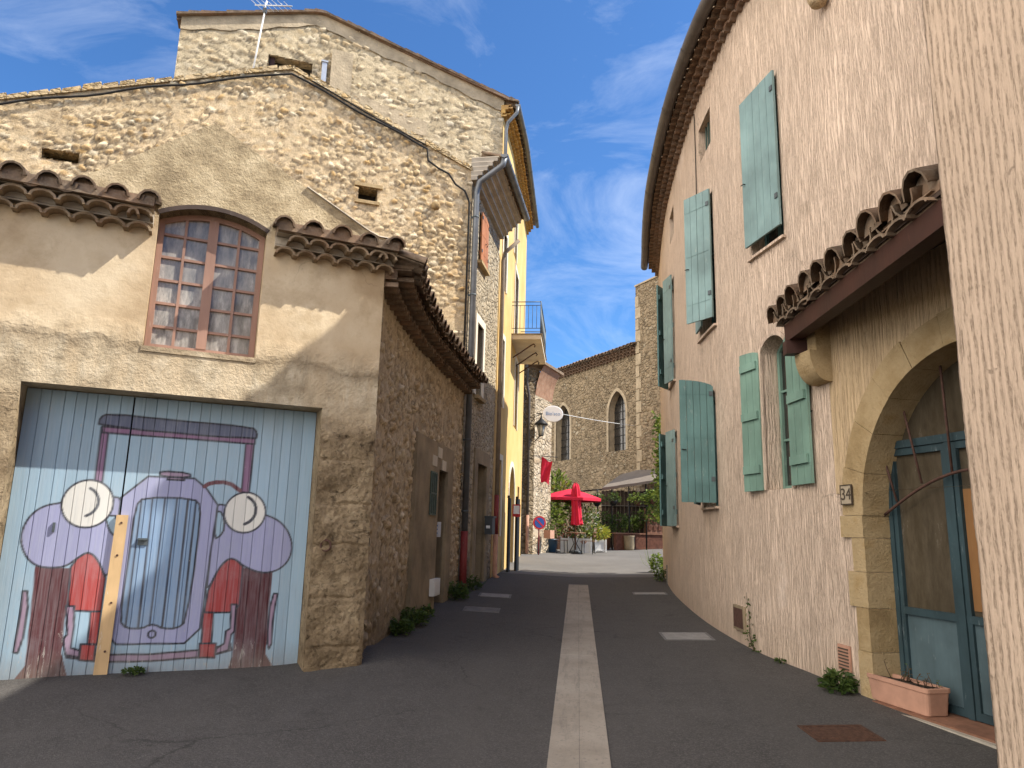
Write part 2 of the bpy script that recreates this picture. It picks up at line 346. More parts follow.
# ---- ground
def f_asphalt(t):
    big = t.noise(t.pos, 0.45, 6, 0.6)
    mid = t.noise(t.pos, 3.5, 6, 0.7)
    sp = t.noise(t.pos, 95., 3, 0.6)
    vo = t.vor(t.pos, 120., 'F1')
    c = t.ramp(big, [(0.3, (0.054, 0.050, 0.047)), (0.55, (0.068, 0.063, 0.059)), (0.75, (0.084, 0.078, 0.073))])
    c = t.mix(t.ramp(mid, [(0.35, 0.45), (0.6, 0)]), c, (0.038, 0.0355, 0.033))
    c = t.mix(t.ramp(t.n('ShaderNodeSeparateColor', {0: vo.outputs['Color']}).outputs[0], [(0.50, 0), (1.0, 0.75)]), c, (0.13, 0.122, 0.114))
    c = t.mix(t.ramp(sp, [(0.3, 0.5), (0.5, 0)]), c, (0.028, 0.027, 0.026))
    tr = t.noise(t.map(t.pos, (1.6, 0.10, 1)), 1.3, 5, 0.6)
    c = t.mix(t.ramp(tr, [(0.45, 0), (0.68, 0.45)]), c, (0.080, 0.074, 0.068))
    ck = t.vor(t.add(t.pos, t.noise(t.pos, 1.5, 5, col=True), 0.8), 0.45, 'DISTANCE_TO_EDGE').outputs['Distance']
    ckm = t.m('MULTIPLY', t.ramp(ck, [(0.0, 1), (0.006, 0)]), t.ramp(t.noise(t.pos, 0.5, 3), [(0.50, 0), (0.58, 0.7)]))
    c = t.mix(ckm, c, (0.018, 0.017, 0.016))
    c = t.mix(t.ramp(t.noise(t.pos, 1.1, 7, 0.72), [(0.60, 0), (0.68, 0.4)]), c, (0.030, 0.028, 0.026))
    c = t.mix(t.ramp(t.noise(t.pos, 16., 5, 0.75), [(0.64, 0), (0.74, 0.35)]), c, (0.115, 0.10, 0.082))
    h = t.m('ADD', t.m('MULTIPLY', sp, 0.6), t.m('MULTIPLY', vo.outputs['Distance'], 0.8))
    t.fin(c, 0.88, t.bump(h, 0.6, 0.004, t.bump(mid, 0.3, 0.03)), 0.35)
mat('asphalt', f_asphalt)
def f_strip(t):
    big = t.noise(t.pos, 1.4, 6, 0.65)
    c = t.ramp(big, [(0.3, (0.235, 0.205, 0.165)), (0.5, (0.315, 0.275, 0.225)), (0.7, (0.37, 0.33, 0.275))])
    c = t.mix(t.ramp(t.noise(t.map(t.pos, (10, 1.2, 1)), 1.4, 6, 0.7), [(0.52, 0), (0.68, 0.55)]), c, (0.17, 0.155, 0.135))
    c = t.mix(t.ramp(t.noise(t.pos, 34., 5, 0.7), [(0.55, 0), (0.7, 0.6)]), c, (0.13, 0.12, 0.11))
    t.fin(c, 0.85, t.bump(t.noise(t.pos, 45., 5), 0.5, 0.005), 0.3)
mat('strip_concrete', f_strip)
simple('earth', (0.20, 0.17, 0.12), 0.95, 0.4, 0.6, 0.5, 8., 0.05)
simple('stone_flag', (0.42, 0.38, 0.31), 0.9, 0.25, 4., 0.5, 30., 0.008)
simple('rust', (0.085, 0.042, 0.026), 0.9, 0.5, 25., 0.6, 80., 0.004)
simple('cover_grey', (0.16, 0.155, 0.15), 0.75, 0.25, 8., 0.5, 60., 0.004)
simple('cover_light', (0.27, 0.26, 0.245), 0.75, 0.2, 8., 0.5, 60., 0.004)
simple('terracotta', (0.50, 0.28, 0.195), 0.85, 0.22, 5., 0.4, 40., 0.004)
simple('terracotta_floor', (0.24, 0.12, 0.075), 0.85, 0.35, 9., 0.5, 30., 0.006)
simple('brick', (0.15, 0.06, 0.037), 0.9, 0.4, 9., 0.6, 22., 0.015)
simple('soil', (0.05, 0.035, 0.025), 0.98, 0.5, 30., 1.0, 60., 0.02)
# ---- metals, plastics, cloth
simple('zinc', (0.17, 0.18, 0.19), 0.5, 0.25, 4., 0.2, 20., 0.003, 0.5)
simple('gutter_brown', (0.13, 0.115, 0.105), 0.5, 0.25, 5., 0.2, 20., 0.003, 0.3)
simple('pipe_beige', (0.27, 0.215, 0.16), 0.7, 0.25, 5., 0.2, 20., 0.003)
simple('iron_black', (0.018, 0.018, 0.019), 0.55, 0.3, 12., 0.3, 60., 0.002, 0.3)
simple('iron_rust', (0.10, 0.052, 0.040), 0.8, 0.4, 20., 0.4, 60., 0.003)
simple('iron_grey', (0.10, 0.12, 0.13), 0.5, 0.2, 12., 0.2, 60., 0.002, 0.3)
simple('alu', (0.55, 0.56, 0.57), 0.4, 0.1, 12., 0.1, 60., 0.001, 0.7)
simple('plastic_white', (0.72, 0.72, 0.70), 0.5, 0.08, 6., 0.1, 40., 0.002)
simple('plastic_grey', (0.06, 0.068, 0.075), 0.5, 0.15, 6., 0.1, 40., 0.002)
simple('cable_black', (0.02, 0.019, 0.018), 0.8, 0.2, 8., 0.2, 40., 0.003)
simple('sign_white', (0.80, 0.80, 0.82), 0.45, 0.05, 6., 0.05, 40., 0.001)
simple('sign_blue', (0.035, 0.10, 0.36), 0.45, 0.08, 6., 0.05, 40., 0.001)
simple('sign_ink', (0.12, 0.25, 0.50), 0.5, 0.1, 6., 0.05, 40., 0.001)
simple('sign_red', (0.52, 0.03, 0.035), 0.45, 0.1, 6., 0.05, 40., 0.001)
simple('ink_dark', (0.075, 0.058, 0.042), 0.6, 0.1, 6., 0.05, 40., 0.001)
simple('plaque_enamel', (0.40, 0.335, 0.245), 0.5, 0.15, 14., 0.05, 40., 0.001)
simple('cloth_red', (0.62, 0.022, 0.055), 0.85, 0.15, 4., 0.4, 25., 0.006)
simple('cloth_taupe', (0.17, 0.145, 0.12), 0.9, 0.15, 3., 0.3, 20., 0.006)
simple('glaze_blue', (0.030, 0.075, 0.135), 0.35, 0.2, 5., 0.1, 30., 0.002, 0, 0.5)
simple('wood_table', (0.20, 0.105, 0.06), 0.6, 0.3, 8., 0.3, 40., 0.003)
simple('interior', (0.035, 0.030, 0.025), 0.95, 0.4, 2., 0.1)
simple('poster_green', (0.02, 0.11, 0.085), 0.6, 0.3, 5., 0.05)
simple('iron_bars_green', (0.085, 0.12, 0.10), 0.6, 0.2, 12., 0.2)
simple('bark', (0.10, 0.07, 0.045), 0.95, 0.3, 12., 0.8, 40., 0.01)
simple('lamp_glass', (0.55, 0.53, 0.48), 0.2, 0.1, 5., 0.05, spec=0.6)

def glassm(name, col, dust, amt, rough=0.06):
    def f(t):
        d = t.noise(t.map(t.pos, (5, 5, 1.4)), 2.2, 7, 0.72)
        e = t.noise(t.pos, 1.6, 3)
        k = t.m('MULTIPLY', t.ramp(d, [(0.38, 0), (0.66, 1)]), t.ramp(e, [(0.35, 0.4), (0.65, 1)]))
        k = t.m('MULTIPLY', k, amt)
        c = t.mix(k, col, dust)
        t.fin(c, t.m('MULTIPLY_ADD', k, 0.5, rough), t.bump(t.noise(t.pos, 2.5, 2), 0.12, 0.02), 0.6)
    return mat(name, f)
glassm('glass_dust_reflection', (0.17, 0.165, 0.155), (0.64, 0.60, 0.53), 0.95)  # dust plus pale sky reflection painted into the glass colour
glassm('glass_dark', (0.016, 0.015, 0.014), (0.10, 0.09, 0.08), 0.6)
glassm('glass_door', (0.060, 0.048, 0.032), (0.15, 0.125, 0.09), 0.6)

def leafm(name, a, b):
    def f(t):
        r = t.n('ShaderNodeObjectInfo').outputs['Random']
        n = t.noise(t.pos, 9., 3)
        c = t.mix(t.ramp(n, [(0.3, 0), (0.7, 1)]), a, b)
        t.fin(c, 0.55, None, 0.35)
        tr = t.n('ShaderNodeBsdfTranslucent', {'Color': t.mix(0.5, c, (0.16, 0.22, 0.03))})
        mx = t.n('ShaderNodeMixShader', {0: 0.4})
        t.t.links.new(t.b.outputs[0], mx.inputs[1]); t.t.links.new(tr.outputs[0], mx.inputs[2])
        t.t.links.new(mx.outputs[0], t.out.inputs[0])
    return mat(name, f)
leafm('leaf_dark', (0.022, 0.048, 0.014), (0.060, 0.105, 0.028))
leafm('leaf_mid', (0.055, 0.095, 0.022), (0.12, 0.18, 0.045))
leafm('leaf_bright', (0.16, 0.24, 0.035), (0.34, 0.42, 0.085))
leafm('leaf_yellow', (0.36, 0.33, 0.04), (0.60, 0.53, 0.08))
leafm('leaf_dry', (0.12, 0.06, 0.03), (0.20, 0.10, 0.05))
leafm('petal_red', (0.45, 0.03, 0.04), (0.55, 0.06, 0.08))
leafm('petal_white', (0.6, 0.58, 0.5), (0.7, 0.68, 0.62))

# ------------------------------------------------------------------ object helpers
def thing(name, label, cat, loc, group=None):
    o = bpy.data.objects.new(name, None); COL.objects.link(o)
    o.location = loc; o.empty_display_size = 0.3
    o['label'] = label; o['category'] = cat
    if group: o['group'] = group
    return o
def tag(o, label, cat, group=None):
    o['label'] = label; o['category'] = cat
    if group: o['group'] = group
    return o
def root_of(o):
    while o.parent: o = o.parent
    return o

class MB:
    """collects faces in world coordinates; build() links them as one mesh object"""
    def __init__(s): s.v = []; s.f = []; s.mi = []; s.sm = []
    def vert(s, p): s.v.append((p[0], p[1], p[2])); return len(s.v) - 1
    def face(s, pts, m=0, smooth=False):
        s.f.append([s.vert(p) for p in pts]); s.mi.append(m); s.sm.append(smooth)
    def grid(s, rows, m=0, smooth=True, closed=False):
        idx = [[s.vert(p) for p in r] for r in rows]
        for a, b in zip(idx[:-1], idx[1:]):
            n = len(a); rng = range(n if closed else n - 1)
            for i in rng:
                j = (i + 1) % n
                s.f.append([a[i], a[j], b[j], b[i]]); s.mi.append(m); s.sm.append(smooth)
        return idx
    def hexa(s, P, m=0):
        """P: 8 points, bottom ring then top ring"""
        i = [s.vert(p) for p in P]
        for q in ((0, 3, 2, 1), (4, 5, 6, 7), (0, 1, 5, 4), (1, 2, 6, 5), (2, 3, 7, 6), (3, 0, 4, 7)):
            s.f.append([i[k] for k in q]); s.mi.append(m); s.sm.append(False)
    def obox(s, o, ax, ay, az, m=0):
        o, ax, ay, az = V(o), V(ax), V(ay), V(az)
        s.hexa([o, o + ax, o + ax + ay, o + ay, o + az, o + ax + az, o + ax + ay + az, o + ay + az], m)
    def cbox(s, c, d, m=0, rz=0.0):
        c = V(c); a = V((math.cos(rz), math.sin(rz), 0)); b = V((-a.y, a.x, 0))
        s.obox(c - a * d[0] / 2 - b * d[1] / 2 - V((0, 0, d[2] / 2)), a * d[0], b * d[1], V((0, 0, d[2])), m)
    def tube(s, path, r, m=0, seg=8, smooth=True, cap=True):
        path = [V(p) for p in path]; rows = []
        if len(path) > 2 and all((path[k] - path[k + 1]).length < 1e-6 for k in (0,)): path = path[1:]
        prev = None
        for i, p in enumerate(path):
            a = path[max(i - 1, 0)]; b = path[min(i + 1, len(path) - 1)]
            d = (b - a).normalized()
            if prev is None:
                u = d.cross(V((0, 0, 1)))
                if u.length < 0.05: u = d.cross(V((1, 0, 0)))
            else: u = prev - d * prev.dot(d)
            u.normalize(); w = d.cross(u); prev = u
            rr = r[i] if isinstance(r, (list, tuple)) else r
            rows.append([p + u * math.cos(t) * rr + w * math.sin(t) * rr for t in [2 * math.pi * k / seg for k in range(seg)]])
        idx = s.grid(rows, m, smooth, True)
        if cap:
            s.f.append(idx[0][::-1]); s.mi.append(m); s.sm.append(False)
            s.f.append(idx[-1][:]); s.mi.append(m); s.sm.append(False)
    def lathe(s, c, prof, m=0, seg=16):
        """prof: (radius, height) pairs about a vertical axis at c"""
        c = V(c)
        rows = [[c + V((r * math.cos(2 * math.pi * k / seg), r * math.sin(2 * math.pi * k / seg), h)) for k in range(seg)] for r, h in prof]
        idx = s.grid(rows, m, True, True)
        for e in (idx[0][::-1], idx[-1]):
            s.f.append(list(e)); s.mi.append(m); s.sm.append(False)
    def leaf(s, p, d, n, l, w, m=0):
        """a bent two-part leaf blade: base p, direction d, face normal n"""
        d = V(d).normalized(); side = d.cross(V(n))
        if side.length < 0.01: side = d.cross(V((0.3, 0.5, 0.7)))
        side.normalize(); nn = side.cross(d)
        a = V(p); q = a + d * l * 0.5 + nn * l * 0.08; e = a + d * l - nn * l * 0.10
        s.face([a, q + side * w / 2, e, q - side * w / 2], m)
    def foliage(s, c, rad, n, l, w, m=0, up=0.3, mats=1, shell=0.35):
        c = V(c)
        for _ in range(n):
            while True:
                q = V((random.uniform(-1, 1), random.uniform(-1, 1), random.uniform(-1, 1)))
                if shell < q.length <= 1: break
            p = c + V((q.x * rad[0], q.y * rad[1], q.z * rad[2]))
            d = V((q.x + random.gauss(0, .5), q.y + random.gauss(0, .5), q.z * 0.4 + up + random.gauss(0, .4)))
            nr = V((random.gauss(0, 1), random.gauss(0, 1), random.gauss(0.8, 0.7)))
            k = random.uniform(0.65, 1.25)
            s.leaf(p, d, nr, l * k, w * k, m + random.randrange(mats))
    def build(s, name, mats, parent=None, smooth=None, loc=None):
        if not isinstance(mats, (list, tuple)): mats = [mats]
        me = bpy.data.meshes.new(name)
        off = V((0, 0, 0))
        if parent is not None: off = V(root_of(parent).location)
        elif loc is not None: off = V(loc)
        A = np.array(s.v, dtype=float) - np.array(off)[None, :]
        me.from_pydata(A.tolist(), [], s.f)
        for m in mats: me.materials.append(MATS[m])
        me.polygons.foreach_set('material_index', s.mi)
        me.polygons.foreach_set('use_smooth', [bool(x) for x in s.sm])
        me.update()
        o = bpy.data.objects.new(name, me); COL.objects.link(o)
        if parent is not None: o.parent = parent
        elif loc is not None: o.location = loc
        return o

def pieces(mb, name, mats, parent):
    """every separate solid of a builder becomes a part of its own"""
    par = list(range(len(mb.v)))
    def find(a):
        while par[a] != a: par[a] = par[par[a]]; a = par[a]
        return a
    for f in mb.f:
        r = find(f[0])
        for k in f[1:]: par[find(k)] = r
    groups = {}
    for i, f in enumerate(mb.f): groups.setdefault(find(f[0]), []).append(i)
    out = []
    for ids in groups.values():
        q = MB(); mp = {}
        for i in ids:
            g = []
            for k in mb.f[i]:
                if k not in mp: mp[k] = len(q.v); q.v.append(mb.v[k])
                g.append(mp[k])
            q.f.append(g); q.mi.append(mb.mi[i]); q.sm.append(mb.sm[i])
        out.append(q.build(name, mats, parent))
    return out

class Face:
    """a vertical wall surface: plan polyline, s along it, outward side on its left (+1) or right (-1)"""
    def __init__(self, pts, side=1, s0=0.0, smooth=0):
        P = [V((p[0], p[1], 0)) for p in pts]
        if smooth:
            Q = []
            for i in range(len(P) - 1):
                a, b = P[i], P[i + 1]
                p0 = P[i - 1] if i else a * 2 - b
                p3 = P[i + 2] if i + 2 < len(P) else b * 2 - a
                for k in range(smooth):
                    t = k / smooth
                    Q.append(0.5 * ((2 * a) + (b - p0) * t + (2 * p0 - 5 * a + 4 * b - p3) * t * t + (3 * a - p0 - 3 * b + p3) * t ** 3))
            Q.append(P[-1]); P = Q
        self.P = P; self.side = side
        self.S = [s0]
        for a, b in zip(P[:-1], P[1:]): self.S.append(self.S[-1] + (b - a).length)
        n = len(P); self.N = []
        for i in range(n):
            t = (P[min(i + 1, n - 1)] - P[max(i - 1, 0)]).normalized()
            self.N.append(V((-t.y, t.x, 0)) * side)
    def loc(self, s):
        i = 0
        while i < len(self.S) - 2 and s > self.S[i + 1]: i += 1
        k = (s - self.S[i]) / (self.S[i + 1] - self.S[i])
        kk = min(max(k, 0), 1)
        p = self.P[i] + (self.P[i + 1] - self.P[i]) * k
        n = (self.N[i] * (1 - kk) + self.N[i + 1] * kk).normalized()
        return p, n
    def pt(self, s, z, o=0.0):
        p, n = self.loc(s); q = p + n * o
        return V((q.x, q.y, z))
    def nrm(self, s): return self.loc(s)[1]
    def tan(self, s):
        n = self.nrm(s); return V((n.y, -n.x, 0)) * self.side
    def sY(self, y):
        best = None
        for i in range(len(self.P) - 1):
            a, b = self.P[i], self.P[i + 1]
            if min(a.y, b.y) - 1e-6 <= y <= max(a.y, b.y) + 1e-6:
                return self.S[i] + (self.S[i + 1] - self.S[i]) * (y - a.y) / (b.y - a.y)
        return self.S[0] if abs(y - self.P[0].y) < abs(y - self.P[-1].y) else self.S[-1]

def steps(a, b, d):
    n = max(1, int(math.ceil(abs(b - a) / d - 1e-6)))
    return [a + (b - a) * i / n for i in range(n + 1)]
def fbox(mb, F, s0, s1, z0, z1, o0, o1, m=0, d=0.35):
    ss = steps(s0, s1, d)
    rows = [[F.pt(s, z0, o0), F.pt(s, z0, o1), F.pt(s, z1, o1), F.pt(s, z1, o0)] for s in ss]
    idx = mb.grid(rows, m, False, True)
    for e in (idx[0][::-1], idx[-1]):
        mb.f.append(list(e)); mb.mi.append(m); mb.sm.append(False)

def arch_z(h, s):
    """top of an opening h=(s0,s1,z0,z1,rise,kind) at s"""
    s0, s1, z0, z1, rise, kind = h
    if rise <= 0: return z1
    c = (s0 + s1) / 2; w = (s1 - s0) / 2; k = min(1, abs(s - c) / w)
    if kind == 'seg':
        rr = (w * w + rise * rise) / (2 * rise)
        return z1 - rr + math.sqrt(max(0, rr * rr - (s - c) ** 2))
    if kind == 'gothic':
        return z1 - rise + rise * math.sqrt(max(0, 1 - ((k * 1.0 + 0.55) ** 2 - 0.3025) / (1.55 ** 2 - 0.3025)))
    return z1 - rise + rise * math.sqrt(max(0, 1 - k * k))
def arch_steps(a, b, n=18):
    c, w = (a + b) / 2, (b - a) / 2
    return [c - w * math.cos(math.pi * k / n) for k in range(n + 1)]
def H(s0, s1, z0, z1, rise=0, kind='ell'): return (min(s0, s1), max(s0, s1), z0, z1, rise, kind)

def wall(mb, F, s0, s1, z0, z1, holes=(), top=None, m=0, o=0.0, d=0.4, revm=None, depth=0.2, zf=None):
    """wall sheet with openings and their reveals; z0 may be a function of s through zf; top(s) adds a gable"""
    br = set(steps(s0, s1, d))
    for h in holes: br |= {h[0], h[1]} | (set(arch_steps(h[0], h[1])) if h[4] > 0 else set())
    ss = sorted(br); q = [ss[0]]
    for x in ss[1:]:
        if x - q[-1] > 1e-4: q.append(x)
    ss = q
    zs = sorted({z0, z1} | {h[2] for h in holes} | {h[3] for h in holes})
    def Z(z, s): return zf(s) if (zf and z == z0) else z
    for a, b in zip(ss[:-1], ss[1:]):
        mid = (a + b) / 2
        for c, e in zip(zs[:-1], zs[1:]):
            zm = (c + e) / 2; hit = None
            for h in holes:
                if h[0] < mid < h[1] and h[2] < zm < h[3]: hit = h
            if hit is None:
                mb.face([F.pt(a, Z(c, a), o), F.pt(b, Z(c, b), o), F.pt(b, e, o), F.pt(a, e, o)], m)
        for h in holes:
            if h[4] > 0 and h[0] < mid < h[1]:
                mb.face([F.pt(a, arch_z(h, a), o), F.pt(b, arch_z(h, b), o), F.pt(b, h[3], o), F.pt(a, h[3], o)], m)
        if top:
            mb.face([F.pt(a, z1, o), F.pt(b, z1, o), F.pt(b, top(b), o), F.pt(a, top(a), o)], m)
    for h in holes:
        dep = depth[holes.index(h)] if isinstance(depth, (list, tuple)) else depth
        reveal(mb, F, h, dep, m if revm is None else revm, o)
def reveal(mb, F, h, depth, m=0, o=0.0):
    a, b, z0, z1, rise, kind = h
    zt0, zt1 = arch_z(h, a), arch_z(h, b)
    mb.face([F.pt(a, z0, o), F.pt(a, zt0, o), F.pt(a, zt0, o - depth), F.pt(a, z0, o - depth)], m)
    mb.face([F.pt(b, z0, o), F.pt(b, z0, o - depth), F.pt(b, zt1, o - depth), F.pt(b, zt1, o)], m)
    mb.face([F.pt(a, z0, o), F.pt(a, z0, o - depth), F.pt(b, z0, o - depth), F.pt(b, z0, o)], m)
    ss = arch_steps(a, b) if rise > 0 else [a, b]
    for p, q in zip(ss[:-1], ss[1:]):
        zp, zq = arch_z(h, p), arch_z(h, q)
        mb.face([F.pt(p, zp, o), F.pt(q, zq, o), F.pt(q, zq, o - depth), F.pt(p, zp, o - depth)], m)
def fill(mb, F, h, o, m=0, inset=0.0):
    """a panel filling an opening at depth o"""
    a, b = h[0] + inset, h[1] - inset
    ss = arch_steps(a, b)
    for p, q in zip(ss[:-1], ss[1:]):
        mb.face([F.pt(p, h[2] + inset, o), F.pt(q, h[2] + inset, o), F.pt(q, arch_z(h, q) - inset, o), F.pt(p, arch_z(h, p) - inset, o)], m)
def arch_band(mb, F, h, w, o0, o1, m=0, ext=0.0, sides=True):
    """moulding that follows the opening's outline, outside it"""
    a, b, z0, z1, rise, kind = h
    pts = [(a, z0 - ext)] if sides else []
    ss = arch_steps(a, b) if rise > 0 else [a, b]
    pts += [(s, arch_z(h, s)) for s in ss]
    if sides: pts += [(b, z0 - ext)]
    outp = []
    n = len(pts)
    for i, (s, z) in enumerate(pts):
        p0 = pts[max(i - 1, 0)]; p1 = pts[min(i + 1, n - 1)]
        dx, dz = p1[0] - p0[0], p1[1] - p0[1]; L = math.hypot(dx, dz)
        nx, nz = -dz / L, dx / L
        if sides and i in (0, n - 1): nx, nz = (-1, 0) if i == 0 else (1, 0)
        elif i in (1, n - 2) and sides and rise <= 0: nx, nz = (-1 if i == 1 else 1), 1
        outp.append((s + nx * w, z + nz * w))
    rows = []
    for (s, z), (S, Zz) in zip(pts, outp):
        rows.append([F.pt(s, z, o0), F.pt(s, z, o1), F.pt(S, Zz, o1), F.pt(S, Zz, o0)])
    idx = mb.grid(rows, m, False, True)
    for e in (idx[0][::-1], idx[-1]):
        mb.f.append(list(e)); mb.mi.append(m); mb.sm.append(False)

def window(F, h, depth, root, frame_mat, glass_mat, nv=1, nh=2, fw=0.05, name='window', bar=0.025):
    """frame with glazing bars, the glass a sub-part"""
    fr = MB(); o0, o1 = -depth, -depth + 0.045
    a, b, z0, z1, rise, kind = h
    g = 0.004
    inner = (a + fw, b - fw, z0 + fw, z1 - fw, max(0, rise * 0.98) if rise else 0, kind)
    fbox(fr, F, a + g, a + fw, z0 + g, arch_z(h, a + fw) - g, o0, o1)
    fbox(fr, F, b - fw, b - g, z0 + g, arch_z(h, b - fw) - g, o0, o1)
    fbox(fr, F, a + fw, b - fw, z0 + g, z0 + fw, o0, o1 - 0.002)
    ss = steps(a + fw, b - fw, (b - a) / 12) if rise else [a + fw, b - fw]
    for p, q in zip(ss[:-1], ss[1:]):
        zp, zq = arch_z(h, p), arch_z(h, q)
        fr.hexa([F.pt(p, zp - fw, o0), F.pt(q, zq - fw, o0), F.pt(q, zq - fw, o1 - 0.002), F.pt(p, zp - fw, o1 - 0.002),
                 F.pt(p, zp - g, o0), F.pt(q, zq - g, o0), F.pt(q, zq - g, o1 - 0.002), F.pt(p, zp - g, o1 - 0.002)])
    for k in range(1, nv + 1):
        s = a + (b - a) * k / (nv + 1)
        w = fw * 0.8 if (nv % 2 == 1 and k == (nv + 1) // 2) else bar / 2
        fbox(fr, F, s - w, s + w, z0 + fw, arch_z(h, s) - fw * 0.8, o0 + 0.004, o1 + (0.004 if w > bar else -0.006))
    for k in range(1, nh + 1):
        z = z0 + (z1 - z0 - rise * 0.25) * k / (nh + 1)
        fbox(fr, F, a + fw, b - fw, z - bar / 2, z + bar / 2, o0 + 0.006, o1 - 0.010)
    f = fr.build(name, frame_mat, root)
    gl = MB(); fill(gl, F, h, -depth + 0.012, 0, 0.01); gl.build('pane', glass_mat, f)
    return f

def shutter(F, s_h, z0, z1, width, sgn, ang, root, m, planks=4, rise=0.0, free_high=True, name='shutter', o=0.035, back=True, label=None):
    """ledged shutter leaf hinged at s_h; sgn: side the closed leaf lies on; ang: opening angle from the wall plane"""
    P = F.pt(s_h, 0, o); t = F.tan(s_h) * sgn; n = F.nrm(s_h)
    d = t * math.cos(ang) + n * math.sin(ang)
    w = (n * math.cos(ang) - t * math.sin(ang))          # face that looks outwards when closed
    mb = MB(); pw = width / planks; th = 0.028
    def ztop(x):
        k = x / width
        k = k if free_high else 1 - k
        return z1 - rise * (1 - math.sqrt(max(0, 1 - (1 - k) ** 2)))
    for i in range(planks):
        a, b = i * pw + 0.003, (i + 1) * pw - 0.003
        j = random.uniform(-0.002, 0.002)
        n_ = 4 if rise else 1
        for q in range(n_):
            x0 = a + (b - a) * q / n_; x1 = a + (b - a) * (q + 1) / n_
            A = P + d * x0 + w * j; B = P + d * x1 + w * j
            mb.hexa([A + V((0, 0, z0)), B + V((0, 0, z0)), B + V((0, 0, z0)) + w * th, A + V((0, 0, z0)) + w * th,
                     A + V((0, 0, ztop(x0))), B + V((0, 0, ztop(x1))), B + V((0, 0, ztop(x1))) + w * th, A + V((0, 0, ztop(x0))) + w * th])
    if back:
        for zz in (z0 + (z1 - z0) * 0.12, z0 + (z1 - z0) * 0.5, z0 + (z1 - z0) * 0.86):
            mb.obox(P + d * 0.03 + w * (-0.026) + V((0, 0, zz)), d * (width - 0.06), w * 0.023, V((0, 0, 0.09)))
            mb.obox(P + d * 0.03 + w * (th + 0.003) + V((0, 0, zz + 0.03)), d * (width - 0.06), w * 0.003, V((0, 0, 0.004)))
    f = mb.build(name, m, root)
    if label: f['label'] = label
    hb = MB()
    for zz in (z0 + (z1 - z0) * 0.17, z0 + (z1 - z0) * 0.87):
        hb.obox(P + w * (th + 0.004) + d * 0.01 + V((0, 0, zz)), d * 0.05, w * 0.010, V((0, 0, 0.06)))
    pieces(hb, 'hinge', 'iron_grey', f)
    lb_ = MB(); zm = z0 + (z1 - z0) * 0.42
    lb_.tube([P + d * (width - 0.07) + w * (th + 0.002) + V((0, 0, zm)), P + d * (width - 0.07) + w * (th + 0.022) + V((0, 0, zm)), P + d * (width - 0.012) + w * (th + 0.022) + V((0, 0, zm + 0.004))], 0.007, 0, 5)
    lb_.build('latch', 'iron_black', f)
    return f

def half_tube(mb, A, B, up, r0, r1, th=0.016, seg=6, m=0, flip=False):
    A, B = V(A), V(B); d = (B - A).normalized(); up = V(up); up = (up - d * up.dot(d)).normalized(); sd = d.cross(up)
    if flip: up = -up
    rows = []
    for (p, r) in ((A, r0), (B, r1)):
        ou = [p + sd * math.cos(math.pi * k / seg) * r + up * math.sin(math.pi * k / seg) * r for k in range(seg + 1)]
        ri = r - th
        inn = [p + sd * math.cos(math.pi * k / seg) * ri + up * math.sin(math.pi * k / seg) * ri for k in range(seg, -1, -1)]
        rows.append(ou + inn)
    idx = mb.grid(rows, m, True, True)
    n = seg + 1
    for e in idx:
        for k in range(seg):
            mb.f.append([e[k], e[k + 1], e[2 * n - 2 - k], e[2 * n - 1 - k]]); mb.mi.append(m); mb.sm.append(False)

def canal(mb, F, s0, s1, z, over, length, slope=0.28, pitch=0.24, m=0, r=None, jit=0.012, skew=0.0):
    """a course of canal tiles at an eave: channels and covers"""
    r = r or pitch * 0.36
    n = max(1, int(round(abs(s1 - s0) / pitch)))
    for i in range(n + 1):
        for kind in (0, 1):
            s = s0 + (s1 - s0) * (i + 0.5 * kind) / n
            if kind and i == n: continue
            j = random.uniform(-jit, jit); k = random.uniform(-jit, jit)
            n_ = F.nrm(s); base = F.pt(s, z, 0)
            A = base + n_ * (over + j - 0.02 * kind) + V((0, 0, -over * slope + k))
            B = base + n_ * (over - length) + V((0, 0, (length - over) * slope + k)) + F.tan(s) * skew
            if kind == 0:
                half_tube(mb, A + V((0, 0, r * 0.55)), B + V((0, 0, r * 0.55)), (0, 0, 1), r * 1.05, r * 0.85, 0.018, 6, m)
                tn = F.tan(s); cc_ = A - n_ * random.uniform(0.03, 0.07) + V((0, 0, r * 0.5))
                mb.face([cc_ + tn * math.cos(math.pi * q / 6) * r * 0.98 + V((0, 0, math.sin(math.pi * q / 6) * r * 0.98)) for q in range(7)], m)
            else:
                half_tube(mb, A + V((0, 0, r * 0.95)), B + V((0, 0, r * 0.95)), (0, 0, 1), r * 0.95, r * 1.1, 0.018, 6, m, True)
